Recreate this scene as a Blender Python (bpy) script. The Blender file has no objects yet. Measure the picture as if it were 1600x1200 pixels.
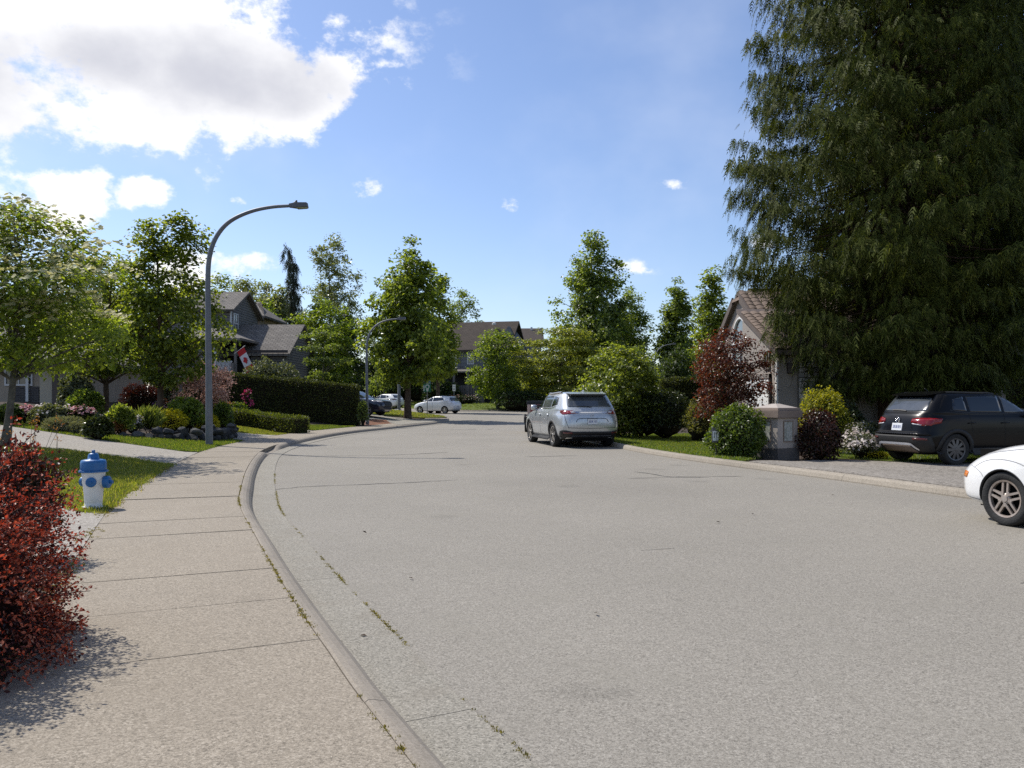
import bpy, bmesh, math
import numpy as np
from mathutils import Vector, Matrix
from mathutils.bvhtree import BVHTree
from mathutils.geometry import delaunay_2d_cdt

sc = bpy.context.scene
COL = sc.collection
R_ = math.radians

# ------------------------------------------------------------------ camera
CH, F, HZ = 1.43, 1244.0, 626.0          # eye height, focal length in px of the 1600 px wide photo, horizon row
cam_d = bpy.data.cameras.new('camera')
cam = bpy.data.objects.new('camera', cam_d); COL.objects.link(cam)
cam.location = (0, 0, CH); cam.rotation_euler = (R_(90), 0, 0)
cam_d.sensor_width = 36.0; cam_d.lens = 36.0 * F / 1600.0
cam_d.shift_y = (HZ - 600.0) / 1600.0
cam_d.clip_start = 0.05; cam_d.clip_end = 5000
sc.camera = cam

# ------------------------------------------------------------------ sky, sun, exposure
SUN_EL, SUN_AZ = R_(51), R_(-55)         # azimuth from +Y towards +X
SUN = Vector((math.sin(SUN_AZ) * math.cos(SUN_EL), math.cos(SUN_AZ) * math.cos(SUN_EL), math.sin(SUN_EL)))
SKY = 0.118
world = bpy.data.worlds.new('World'); sc.world = world; world.use_nodes = True
wn, wl = world.node_tree.nodes, world.node_tree.links
wn.clear()
def wnode(t, **kw):
    n = wn.new(t)
    for k, v in kw.items(): setattr(n, k, v)
    return n
def wmath(op, a, b=None, c=None, clamp=False):
    n = wnode('ShaderNodeMath', operation=op, use_clamp=clamp)
    for i, x in enumerate((a, b, c)):
        if x is None: continue
        if isinstance(x, (int, float)): n.inputs[i].default_value = x
        else: wl.new(x, n.inputs[i])
    return n.outputs[0]
def wramp(v, a, b, c=0.0, d=1.0):
    n = wnode('ShaderNodeMapRange', interpolation_type='SMOOTHSTEP')
    wl.new(v, n.inputs[0])
    for i, x in enumerate((a, b, c, d)): n.inputs[1 + i].default_value = x
    return n.outputs[0]
sky = wnode('ShaderNodeTexSky', sky_type='NISHITA', sun_disc=False)
sky.sun_elevation = SUN_EL; sky.sun_rotation = SUN_AZ
sky.air_density = 1.0; sky.dust_density = 0.6; sky.ozone_density = 2.2; sky.altitude = 50
tc = wnode('ShaderNodeTexCoord')
sx = wnode('ShaderNodeSeparateXYZ'); wl.new(tc.outputs['Generated'], sx.inputs[0])
az = wmath('ARCTAN2', sx.outputs[0], sx.outputs[1])
el = wmath('ARCSINE', sx.outputs[2])
# stretch the noise horizontally a little, warp by a second one
mp = wnode('ShaderNodeMapping'); mp.inputs['Scale'].default_value = (1, 1, 1.45)
wl.new(tc.outputs['Generated'], mp.inputs[0])
def wnoise(scale, detail, rough, off=0.0):
    n = wnode('ShaderNodeTexNoise'); n.inputs['Scale'].default_value = scale
    n.inputs['Detail'].default_value = detail; n.inputs['Roughness'].default_value = rough
    m = wnode('ShaderNodeMapping'); m.inputs['Location'].default_value = (off, off * .7, off * .3)
    wl.new(mp.outputs[0], m.inputs[0]); wl.new(m.outputs[0], n.inputs['Vector'])
    return n.outputs[0]
nA = wnoise(7.0, 9, 0.62)
nB = wnoise(20.0, 7, 0.66, 3.1)
def px2ae(u, v):
    x, y, z = (u - 800) / F, 1.0, (HZ - v) / F
    return math.atan2(x, y), math.atan2(z, math.hypot(x, y))
blobs = [  # clouds in view: centre (u, v) and half sizes in px, weight
    (70, 15, 310, 140, 1.0), (330, 110, 185, 85, 1.0), (455, 150, 95, 70, 1.0), (525, 140, 40, 50, .8), (40, 185, 120, 55, .85),
    (112, 300, 58, 44, .80), (142, 280, 36, 26, .7), (218, 302, 44, 28, .70), (-190, 80, 220, 130, 1.0), (150, 160, 160, 70, .9),
    (590, 293, 36, 24, .68), (618, 276, 28, 13, .5), (972, 271, 46, 11, .35), (992, 266, 26, 9, .33), (1048, 286, 40, 11, .37), (803, 323, 24, 20, .52), (375, 315, 22, 12, .42),
    (715, 333, 22, 10, .42), (375, 412, 90, 26, .85), (300, 430, 120, 30, .7), (968, 418, 40, 12, .36), (990, 424, 34, 9, .33), (1195, 378, 26, 14, .5),
    (45, 275, 40, 20, .4), (600, 100, 26, 10, .45)]
tot = None
for (u, v, a, b, w) in blobs:
    A, E = px2ae(u, v)
    da = wmath('MULTIPLY', wmath('SUBTRACT', az, A), F / a * math.cos(E))
    de = wmath('MULTIPLY', wmath('SUBTRACT', el, E), F / b)
    d2 = wmath('MULTIPLY_ADD', da, da, wmath('MULTIPLY', de, de))
    g = wmath('MULTIPLY', wmath('POWER', 2.718, wmath('MULTIPLY', d2, -0.9)), w)
    tot = g if tot is None else wmath('MAXIMUM', tot, g)
# broken cumulus elsewhere round the sky (behind and beside the view), fading in away from the frame
far_c = wmath('MULTIPLY', wramp(wnoise(2.2, 3, .5, 7.7), .52, .70), wramp(wmath('ABSOLUTE', az), .75, 1.1))
tot = wmath('MAXIMUM', tot, wmath('MULTIPLY', far_c, .75))
nz = wmath('MULTIPLY_ADD', nB, .45, wmath('MULTIPLY', nA, 1.0))          # about .72 +- .2
dens = wmath('ADD', tot, wmath('MULTIPLY', wmath('SUBTRACT', nz, .725), 2.4))
cover = wmath('MULTIPLY', wramp(dens, .36, .70), wramp(tot, .03, .22))
cover = wmath('MULTIPLY', cover, wramp(el, 0.02, 0.10))
# grey bases where the cloud is thick, white rims
gt = None
for (u, v, a, b, w) in ((370, 135, 175, 70, 1.0), (200, 105, 150, 50, .8), (20, 120, 120, 40, .5), (-250, 60, 200, 90, 1.0)):
    A, E = px2ae(u, v)
    da = wmath('MULTIPLY', wmath('SUBTRACT', az, A), F / a * math.cos(E)); de = wmath('MULTIPLY', wmath('SUBTRACT', el, E), F / b)
    g = wmath('MULTIPLY', wmath('POWER', 2.718, wmath('MULTIPLY', wmath('MULTIPLY_ADD', da, da, wmath('MULTIPLY', de, de)), -.8)), w)
    gt = g if gt is None else wmath('MAXIMUM', gt, g)
gt = wmath('MAXIMUM', gt, wmath('MULTIPLY', far_c, .8))
thick = wramp(wmath('ADD', gt, wmath('MULTIPLY', wmath('SUBTRACT', wnoise(5.5, 6, .55, 1.9), .5), 1.3)), .25, 1.0)
cc = wnode('ShaderNodeMix', data_type='RGBA')
wl.new(thick, cc.inputs[0])
k = 1.0 / SKY
cc.inputs[6].default_value = (.90 * k, .90 * k, .91 * k, 1)
cc.inputs[7].default_value = (.52 * k, .53 * k, .59 * k, 1)
veil = wmath('MULTIPLY', wramp(wnoise(3.0, 5, .55, 5.0), .45, .85), .26)
tint = wnode('ShaderNodeMix', data_type='RGBA', blend_type='MULTIPLY'); tint.inputs[0].default_value = 1.0
wl.new(sky.outputs[0], tint.inputs[6]); tint.inputs[7].default_value = (.97, .965, 1.05, 1)
vm = wnode('ShaderNodeMix', data_type='RGBA'); wl.new(veil, vm.inputs[0]); wl.new(tint.outputs[2], vm.inputs[6])
vm.inputs[7].default_value = (.78 * k, .82 * k, .92 * k, 1)
mx = wnode('ShaderNodeMix', data_type='RGBA')
wl.new(cover, mx.inputs[0]); wl.new(vm.outputs[2], mx.inputs[6]); wl.new(cc.outputs[2], mx.inputs[7])
bg = wnode('ShaderNodeBackground'); bg.inputs[1].default_value = SKY
wl.new(mx.outputs[2], bg.inputs[0])
wo = wnode('ShaderNodeOutputWorld'); wl.new(bg.outputs[0], wo.inputs[0])
world.cycles.sampling_method = 'MANUAL'; world.cycles.sample_map_resolution = 1024

sun_d = bpy.data.lights.new('sun', 'SUN'); sun_d.energy = 4.2; sun_d.angle = R_(0.53); sun_d.color = (1.0, .955, .88)
sun_o = bpy.data.objects.new('sun', sun_d); COL.objects.link(sun_o)
sun_o.rotation_euler = (-SUN).to_track_quat('-Z', 'Y').to_euler(); sun_o.location = SUN * 60

vs = sc.view_settings
sc.display_settings.display_device = 'sRGB'
vs.view_transform = 'Standard'; vs.look = 'None'; vs.exposure = 0.36; vs.gamma = 1.0; vs.use_curve_mapping = False
sc.cycles.max_bounces = 6; sc.cycles.diffuse_bounces = 3; sc.cycles.glossy_bounces = 3
sc.cycles.transmission_bounces = 4; sc.cycles.transparent_max_bounces = 6
sc.cycles.caustics_reflective = False; sc.cycles.caustics_refractive = False
sc.cycles.use_denoising = False

# ------------------------------------------------------------------ materials
def mat(name, base, rough=0.7, var=None, scale=8.0, detail=5, bump=0.0, bscale=None, metal=0.0, coat=0.0, spec=0.5, stops=(.35, .65), coords='Object'):
    """Principled; var = second colour mixed in by noise; bump by a finer noise."""
    m = bpy.data.materials.new(name); m.use_nodes = True
    n, l = m.node_tree.nodes, m.node_tree.links
    p = n['Principled BSDF']
    p.inputs['Base Color'].default_value = (*base, 1); p.inputs['Roughness'].default_value = rough
    p.inputs['Metallic'].default_value = metal; p.inputs['Coat Weight'].default_value = coat
    p.inputs['Coat Roughness'].default_value = .04
    p.inputs['Specular IOR Level'].default_value = spec
    t = n.new('ShaderNodeTexCoord')
    if var is not None:
        z = n.new('ShaderNodeTexNoise'); z.inputs['Scale'].default_value = scale; z.inputs['Detail'].default_value = detail
        z.inputs['Roughness'].default_value = .65
        l.new(t.outputs[coords], z.inputs['Vector'])
        r = n.new('ShaderNodeValToRGB'); r.color_ramp.elements[0].position, r.color_ramp.elements[1].position = stops
        r.color_ramp.elements[0].color = (*base, 1); r.color_ramp.elements[1].color = (*var, 1)
        l.new(z.outputs[0], r.inputs[0]); l.new(r.outputs[0], p.inputs['Base Color'])
    if bump:
        z2 = n.new('ShaderNodeTexNoise'); z2.inputs['Scale'].default_value = bscale or scale * 3; z2.inputs['Detail'].default_value = 4
        l.new(t.outputs[coords], z2.inputs['Vector'])
        b = n.new('ShaderNodeBump'); b.inputs['Strength'].default_value = bump; b.inputs['Distance'].default_value = .02
        l.new(z2.outputs[0], b.inputs['Height']); l.new(b.outputs[0], p.inputs['Normal'])
    return m

def leafmat(name, c1, c2, trans=0.45, rough=.42, tcol=None, spec=.38, c3=None):
    """Leaf: colour differs from leaf to leaf (random per island), thin so light comes through."""
    m = bpy.data.materials.new(name); m.use_nodes = True
    n, l = m.node_tree.nodes, m.node_tree.links
    p = n['Principled BSDF']; out = n['Material Output']
    g = n.new('ShaderNodeNewGeometry')
    r = n.new('ShaderNodeValToRGB')
    r.color_ramp.elements[0].color = (*c1, 1); r.color_ramp.elements[1].color = (*c2, 1)
    r.color_ramp.elements[0].position = .1; r.color_ramp.elements[1].position = .85
    if c3 is not None:
        e = r.color_ramp.elements.new(.97); e.color = (*c3, 1)
    l.new(g.outputs['Random Per Island'], r.inputs[0]); l.new(r.outputs[0], p.inputs['Base Color'])
    p.inputs['Roughness'].default_value = rough; p.inputs['Specular IOR Level'].default_value = spec
    t = n.new('ShaderNodeBsdfTranslucent')
    mul = n.new('ShaderNodeMix'); mul.data_type = 'RGBA'; mul.blend_type = 'MULTIPLY'; mul.inputs[0].default_value = 1
    l.new(r.outputs[0], mul.inputs[6]); mul.inputs[7].default_value = (*(tcol or (2.2, 2.1, .65)), 1)
    l.new(mul.outputs[2], t.inputs[0])
    mixs = n.new('ShaderNodeMixShader'); mixs.inputs[0].default_value = trans
    l.new(p.outputs[0], mixs.inputs[1]); l.new(t.outputs[0], mixs.inputs[2]); l.new(mixs.outputs[0], out.inputs[0])
    return m

def speckle(name, cols, big=(.9, 1.1), scale=70.0, rough=.9, bump=.25, stain=None, stain_scale=.35, spots=0):
    """Stone-in-binder surface: voronoi cells coloured at random + soft large variation + small relief."""
    m = bpy.data.materials.new(name); m.use_nodes = True
    n, l = m.node_tree.nodes, m.node_tree.links
    p = n['Principled BSDF']; p.inputs['Roughness'].default_value = rough; p.inputs['Specular IOR Level'].default_value = .3
    t = n.new('ShaderNodeTexCoord')
    def vor(s):
        v = n.new('ShaderNodeTexVoronoi'); v.inputs['Scale'].default_value = s; l.new(t.outputs['Object'], v.inputs['Vector'])
        sp = n.new('ShaderNodeSeparateColor'); l.new(v.outputs['Color'], sp.inputs[0]); return sp.outputs[0], v.outputs['Distance']
    a, dist = vor(scale); b, _ = vor(scale * .55)
    mixv = n.new('ShaderNodeMath'); mixv.operation = 'MULTIPLY_ADD'; l.new(b, mixv.inputs[0]); mixv.inputs[1].default_value = .45
    sc_ = n.new('ShaderNodeMath'); sc_.operation = 'MULTIPLY'; l.new(a, sc_.inputs[0]); sc_.inputs[1].default_value = .55
    l.new(sc_.outputs[0], mixv.inputs[2])
    r = n.new('ShaderNodeValToRGB'); r.color_ramp.elements[0].color = (*cols[0], 1); r.color_ramp.elements[1].color = (*cols[-1], 1)
    r.color_ramp.elements[0].position = .08; r.color_ramp.elements[1].position = .95
    for i, c in enumerate(cols[1:-1]):
        e = r.color_ramp.elements.new(.08 + .87 * (i + 1) / (len(cols) - 1)); e.color = (*c, 1)
    l.new(mixv.outputs[0], r.inputs[0])
    z = n.new('ShaderNodeTexNoise'); z.inputs['Scale'].default_value = stain_scale; z.inputs['Detail'].default_value = 6; z.inputs['Roughness'].default_value = .6
    l.new(t.outputs['Object'], z.inputs['Vector'])
    mr = n.new('ShaderNodeMapRange'); mr.inputs[1].default_value = .3; mr.inputs[2].default_value = .7
    mr.inputs[3].default_value = big[0]; mr.inputs[4].default_value = big[1]; l.new(z.outputs[0], mr.inputs[0])
    mm = n.new('ShaderNodeVectorMath'); mm.operation = 'SCALE'; l.new(r.outputs[0], mm.inputs[0]); l.new(mr.outputs[0], mm.inputs['Scale'])
    col = mm.outputs[0]
    if stain:
        z3 = n.new('ShaderNodeTexNoise'); z3.inputs['Scale'].default_value = stain_scale * 4.5; z3.inputs['Detail'].default_value = 5
        l.new(t.outputs['Object'], z3.inputs['Vector'])
        m3 = n.new('ShaderNodeMapRange'); m3.inputs[1].default_value = .52; m3.inputs[2].default_value = .75; m3.inputs[4].default_value = .5
        l.new(z3.outputs[0], m3.inputs[0])
        mc = n.new('ShaderNodeMix'); mc.data_type = 'RGBA'; l.new(m3.outputs[0], mc.inputs[0]); l.new(col, mc.inputs[6]); mc.inputs[7].default_value = (*stain, 1)
        col = mc.outputs[2]
    if spots:      # drips of oil, worn patches
        for sc2, lim, amt in ((.55, .10, .16), (1.7, .07, .12), (.16, .30, .07)):
            v = n.new('ShaderNodeTexVoronoi'); v.inputs['Scale'].default_value = sc2
            wz = n.new('ShaderNodeTexNoise'); wz.inputs['Scale'].default_value = 5 * sc2; wz.inputs['Detail'].default_value = 5
            l.new(t.outputs['Object'], wz.inputs['Vector'])
            va = n.new('ShaderNodeVectorMath'); va.operation = 'MULTIPLY_ADD'; l.new(wz.outputs['Color'], va.inputs[0]); va.inputs[1].default_value = (.35 / sc2,) * 3
            l.new(t.outputs['Object'], va.inputs[2]); l.new(va.outputs[0], v.inputs['Vector'])
            mr2 = n.new('ShaderNodeMapRange'); mr2.interpolation_type = 'SMOOTHSTEP'; l.new(v.outputs['Distance'], mr2.inputs[0])
            mr2.inputs[1].default_value = lim * .3; mr2.inputs[2].default_value = lim * 1.6; mr2.inputs[3].default_value = 1 - amt; mr2.inputs[4].default_value = 1.0
            ms = n.new('ShaderNodeVectorMath'); ms.operation = 'SCALE'; l.new(col, ms.inputs[0]); l.new(mr2.outputs[0], ms.inputs['Scale']); col = ms.outputs[0]
    l.new(col, p.inputs['Base Color'])
    if bump:
        bp = n.new('ShaderNodeBump'); bp.inputs['Strength'].default_value = bump; bp.inputs['Distance'].default_value = .006
        l.new(dist, bp.inputs['Height']); l.new(bp.outputs[0], p.inputs['Normal'])
    return m

def rows_mat(name, c1, c2, w, h, mortar=(.02, .02, .02), msize=.012, rough=.9, bump=.5, axes='XZ', off=.5):
    """Courses too far away to be built singly (far shingles, lap siding)."""
    m = bpy.data.materials.new(name); m.use_nodes = True
    n, l = m.node_tree.nodes, m.node_tree.links
    p = n['Principled BSDF']; p.inputs['Roughness'].default_value = rough; p.inputs['Specular IOR Level'].default_value = .25
    t = n.new('ShaderNodeTexCoord'); s = n.new('ShaderNodeSeparateXYZ'); l.new(t.outputs['Object'], s.inputs[0])
    c = n.new('ShaderNodeCombineXYZ'); l.new(s.outputs['XYZ'.index(axes[0])], c.inputs[0]); l.new(s.outputs['XYZ'.index(axes[1])], c.inputs[1])
    b = n.new('ShaderNodeTexBrick'); l.new(c.outputs[0], b.inputs['Vector'])
    b.offset = off
    b.inputs['Color1'].default_value = (*c1, 1); b.inputs['Color2'].default_value = (*c2, 1); b.inputs['Mortar'].default_value = (*mortar, 1)
    b.inputs['Scale'].default_value = 1.0; b.inputs['Mortar Size'].default_value = msize
    b.inputs['Brick Width'].default_value = w; b.inputs['Row Height'].default_value = h
    z = n.new('ShaderNodeTexNoise'); z.inputs['Scale'].default_value = 1.6; z.inputs['Detail'].default_value = 6
    l.new(t.outputs['Object'], z.inputs['Vector'])
    mr = n.new('ShaderNodeMapRange'); mr.inputs[3].default_value = .75; mr.inputs[4].default_value = 1.25; l.new(z.outputs[0], mr.inputs[0])
    mm = n.new('ShaderNodeVectorMath'); mm.operation = 'SCALE'; l.new(b.outputs[0], mm.inputs[0]); l.new(mr.outputs[0], mm.inputs['Scale'])
    l.new(mm.outputs[0], p.inputs['Base Color'])
    bp = n.new('ShaderNodeBump'); bp.inputs['Strength'].default_value = bump; bp.inputs['Distance'].default_value = .02; bp.invert = True
    l.new(b.outputs['Fac'], bp.inputs['Height']); l.new(bp.outputs[0], p.inputs['Normal'])
    return m

# ------------------------------------------------------------------ object helpers
def link(o, parent=None):
    COL.objects.link(o)
    if parent is not None: o.parent = parent
    return o
def tag(o, label=None, cat=None, group=None, kind=None):
    if label: o['label'] = label
    if cat: o['category'] = cat
    if group: o['group'] = group
    if kind: o['kind'] = kind
    return o
def thing(name, label, cat, loc=(0, 0, 0), rz=0.0, group=None):
    o = bpy.data.objects.new(name, None); o.empty_display_size = .2
    o.location = loc; o.rotation_euler = (0, 0, rz)
    link(o); return tag(o, label, cat, group)

def np_mesh(name, V, faces, mats, parent=None, smooth=False, midx=None, origin=None):
    """faces: (m,3) or (m,4) array, or a list of arrays/lists of mixed size."""
    V = np.asarray(V, dtype=np.float32)
    if origin is not None: V = V - np.asarray(origin, dtype=np.float32)
    me = bpy.data.meshes.new(name)
    if isinstance(faces, np.ndarray):
        k = faces.shape[1]; flat = faces.ravel().astype(np.int32)
        tot = np.full(len(faces), k, np.int32)
    else:
        tot = np.array([len(f) for f in faces], np.int32)
        flat = np.concatenate([np.asarray(f, np.int32) for f in faces]) if len(faces) else np.zeros(0, np.int32)
    me.vertices.add(len(V)); me.vertices.foreach_set('co', V.ravel())
    me.loops.add(len(flat)); me.loops.foreach_set('vertex_index', flat)
    st = np.zeros(len(tot), np.int32); st[1:] = np.cumsum(tot)[:-1]
    me.polygons.add(len(tot)); me.polygons.foreach_set('loop_start', st); me.polygons.foreach_set('loop_total', tot)
    me.polygons.foreach_set('use_smooth', np.full(len(tot), bool(smooth)))
    if not isinstance(mats, (list, tuple)): mats = [mats]
    for m in mats: me.materials.append(m)
    if midx is not None: me.polygons.foreach_set('material_index', np.asarray(midx, np.int32))
    me.update(calc_edges=True); me.validate()
    o = bpy.data.objects.new(name, me)
    return link(o, parent)

class MB:
    """Collects simple solids, then becomes one mesh object."""
    def __init__(s): s.v, s.f, s.m = [], [], []
    def add(s, V, Fs, m=0):
        b = len(s.v); s.v += [tuple(p) for p in V]
        for f in Fs: s.f.append([b + i for i in f]); s.m.append(m)
        return s
    def box(s, x0, x1, y0, y1, z0, z1, m=0):
        return s.add([(x0,y0,z0),(x1,y0,z0),(x1,y1,z0),(x0,y1,z0),(x0,y0,z1),(x1,y0,z1),(x1,y1,z1),(x0,y1,z1)],
                     [(3,2,1,0),(4,5,6,7),(0,1,5,4),(1,2,6,5),(2,3,7,6),(3,0,4,7)], m)
    def hexa(s, b, t, m=0):               # bottom ring and top ring of equal length
        n = len(b)
        return s.add(list(b) + list(t), [tuple(range(n))[::-1], tuple(range(n, 2 * n))] + [(i, (i+1) % n, n + (i+1) % n, n + i) for i in range(n)], m)
    def extrude(s, poly, d, m=0):         # planar 3-D polygon pushed along vector d
        d = Vector(d); return s.hexa([Vector(p) for p in poly], [Vector(p) + d for p in poly], m)
    def tube(s, pts, rad, n=8, m=0, cap=True):
        V, Fq = tube(pts, rad, n)
        b = len(s.v); s.v += [tuple(p) for p in V]
        for f in Fq: s.f.append([b + int(i) for i in f]); s.m.append(m)
        if cap:
            s.f.append([b + i for i in range(n)][::-1]); s.m.append(m)
            e = b + (len(pts) - 1) * n; s.f.append([e + i for i in range(n)]); s.m.append(m)
        return s
    def lathe(s, prof, n=24, axis='z', c=(0, 0, 0), m=0):
        V, Fs = [], []
        for (r, h) in prof:
            for i in range(n):
                a = 2 * math.pi * i / n; p = (r * math.cos(a), r * math.sin(a), h)
                if axis == 'y': p = (p[0], p[2], p[1])
                if axis == 'x': p = (p[2], p[0], p[1])
                V.append((p[0] + c[0], p[1] + c[1], p[2] + c[2]))
        for k in range(len(prof) - 1):
            for i in range(n):
                j = (i + 1) % n; Fs.append((k*n + i, k*n + j, (k+1)*n + j, (k+1)*n + i))
        Fs.append(tuple(range(n))[::-1]); Fs.append(tuple((len(prof) - 1) * n + i for i in range(n)))
        return s.add(V, Fs, m)
    def build(s, name, mats, parent=None, smooth=False, origin=None, bevel=0.0, fix=True):
        o = np_mesh(name, np.array(s.v, dtype=np.float32), s.f, mats, parent, smooth, s.m, origin)
        if fix or bevel:
            bm = bmesh.new(); bm.from_mesh(o.data)
            bmesh.ops.recalc_face_normals(bm, faces=bm.faces)
            if bevel:
                ed = [e for e in bm.edges if e.is_manifold and e.calc_face_angle(0) > .6]
                bmesh.ops.bevel(bm, geom=ed, offset=bevel, segments=2, profile=.6, affect='EDGES', clamp_overlap=True)
            bm.to_mesh(o.data); bm.free()
        return o

def tube(pts, rad, n=8):
    P = np.asarray(pts, float); m = len(P)
    r = np.full(m, rad, float) if np.isscalar(rad) else np.asarray(rad, float)
    T = np.gradient(P, axis=0); T /= np.linalg.norm(T, axis=1, keepdims=True) + 1e-9
    up = np.array([0, 0, 1.0]) if abs(T[0, 2]) < .9 else np.array([1.0, 0, 0])
    V = np.zeros((m, n, 3)); a = np.arange(n) * 2 * np.pi / n
    u = np.cross(T[0], up); u /= np.linalg.norm(u)
    for i in range(m):
        u = u - T[i] * np.dot(u, T[i]); u /= np.linalg.norm(u) + 1e-9
        w = np.cross(T[i], u)
        V[i] = P[i] + r[i] * (np.cos(a)[:, None] * u + np.sin(a)[:, None] * w)
    idx = np.arange(m * n).reshape(m, n)
    Fq = np.stack([idx[:-1], np.roll(idx[:-1], -1, 1), np.roll(idx[1:], -1, 1), idx[1:]], -1).reshape(-1, 4)
    return V.reshape(-1, 3), Fq

def smooth_line(pts, step=.25):
    """Catmull-Rom through the points, resampled at even steps."""
    P = np.asarray(pts, float); Q = np.vstack([2*P[0]-P[1], P, 2*P[-1]-P[-2]]); out = []
    for i in range(1, len(Q) - 2):
        t = np.linspace(0, 1, 24, endpoint=False)[:, None]
        a, b, c, d = Q[i-1], Q[i], Q[i+1], Q[i+2]
        out.append(.5 * (2*b + (c-a)*t + (2*a-5*b+4*c-d)*t**2 + (3*b-a-3*c+d)*t**3))
    out = np.vstack(out + [P[-1:]])
    L = np.r_[0, np.cumsum(np.linalg.norm(np.diff(out, axis=0), axis=1))]
    s = np.linspace(0, L[-1], max(2, int(L[-1] / step) + 1))
    return np.stack([np.interp(s, L, out[:, k]) for k in range(out.shape[1])], 1)
def offset(line, d):
    """Shift a 2-D line to its left by d."""
    T = np.gradient(line, axis=0); T /= np.linalg.norm(T, axis=1, keepdims=True)
    return line + np.stack([-T[:, 1], T[:, 0]], 1) * np.asarray(d).reshape(-1, 1)

# ------------------------------------------------------------------ the lie of the land
L_PTS = [(5.2,-9),(2.9,-4),(1.35,-.3),(.45,1.6),(-.48,3.52),(-.786,4.2),(-1.066,4.82),(-1.675,6.22),(-2.25,7.6),(-3.31,10.2),(-4.15,12.8),(-4.88,15.2),
         (-5.72,18.2),(-6.4,21),(-6.85,24),(-7.13,27.6),(-7.12,32),(-6.8,35.6),(-6.05,40),(-5.1,45.6),(-4.45,50),(-4.3,54.5),(-5.2,60),
         (-8.7,70),(-13,82),(-19,96),(-27,112)]
R_PTS = [(14.6,-9),(12.4,-4),(10.4,1),(8.9,5),(7.62,8.6),(6.61,11.7),(6.09,13.4),(5.53,15.1),(4.42,18.3),(3.6,21.5),(3.14,24.5),(2.75,28),(2.5,32),
         (2.75,36.5),(3.9,41),(6.4,46),(10.4,50.6),(17.5,55.2),(31,59.5),(60,62.5)]
FAR_PTS = [(60,73),(30,76.5),(12,80),(2,80),(-1,78),(-4,77.5),(-7,79),(-11,84),(-17,93),(-24,103),(-32,114)]
L = smooth_line(L_PTS, .25); RR = smooth_line(R_PTS, .25); FARL = smooth_line(FAR_PTS, .5)
_coarse = {}
def sdist(line, X, Y):
    """signed distance to the left of a line, and index of the nearest vertex"""
    P = line[::2] if len(line) > 300 else line
    X = np.atleast_1d(np.asarray(X, float)); Y = np.atleast_1d(np.asarray(Y, float))
    out = np.empty(len(X))
    A, B = P[:-1], P[1:]; D = B - A; DD = (D**2).sum(1)
    for s in range(0, len(X), 4000):
        x, y = X[s:s+4000, None], Y[s:s+4000, None]
        t = np.clip(((x - A[:, 0]) * D[:, 0] + (y - A[:, 1]) * D[:, 1]) / DD, 0, 1)
        qx, qy = A[:, 0] + t * D[:, 0] - x, A[:, 1] + t * D[:, 1] - y
        d2 = qx*qx + qy*qy; k = d2.argmin(1); r = np.arange(len(k))
        cr = D[k, 0] * (-qy[r, k]) - D[k, 1] * (-qx[r, k])
        out[s:s+4000] = np.sqrt(d2[r, k]) * np.sign(cr)
    return out
SW_IN, SW_OUT = .18, 1.64
def sstep(x, a, b):
    t = np.clip((x - a) / (b - a), 0, 1); return t * t * (3 - 2 * t)
def H(X, Y):
    """height of the finished surface"""
    X = np.atleast_1d(np.asarray(X, float)); Y = np.atleast_1d(np.asarray(Y, float))
    far = .013 * np.clip(Y - 48, 0, 75)
    dl = sdist(L, X, Y); dr = -sdist(RR, X, Y)
    z = far + np.where(dl > 0, .125, 0.0)
    rise = .115 * np.clip(dl - 2.2, 0, 11) * (1 - .8 * sstep(Y, 50, 62)) * sstep(Y, 2, 9)
    z = z + np.where(dl > 0, rise, 0)
    df = sdist(FARL, X, Y)
    z = z + np.where(dr > 0, .118 - .11 * sstep(dr, .3, 2.6), 0.0) + np.where((df < 0) & (Y > 70), .125, 0.0)
    z = z + np.where((df < 0) & (Y > 70), .05 * np.clip(-df - .5, 0, 8), 0)
    return z
def H1(x, y): return float(H(x, y)[0])
_Ys = np.concatenate([np.linspace(2.5, 40, 700), np.linspace(40.1, 150, 700)])
def G(u, v):
    """where the line of sight through pixel (u, v) meets the ground"""
    X = (u - 800) / F * _Ys; Z = CH - (v - HZ) / F * _Ys
    h = H(X, _Ys); k = np.nonzero(Z <= h)[0]
    k = k[0] if len(k) else len(_Ys) - 1
    if k == 0: y = _Ys[0]
    else:
        a, b = Z[k-1] - h[k-1], Z[k] - h[k]; t = a / (a - b) if abs(a - b) > 1e-9 else 0
        y = _Ys[k-1] + (_Ys[k] - _Ys[k-1]) * np.clip(t, 0, 1)
    x = (u - 800) / F * y
    return float(x), float(y), H1(x, y)
def at(u, Y, dz=0.0):
    """ground point at distance Y in the direction of column u"""
    x = (u - 800) / F * Y
    return (x, Y, H1(x, Y) + dz)
def ZV(v, Y): return CH - (v - HZ) / F * Y

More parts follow.
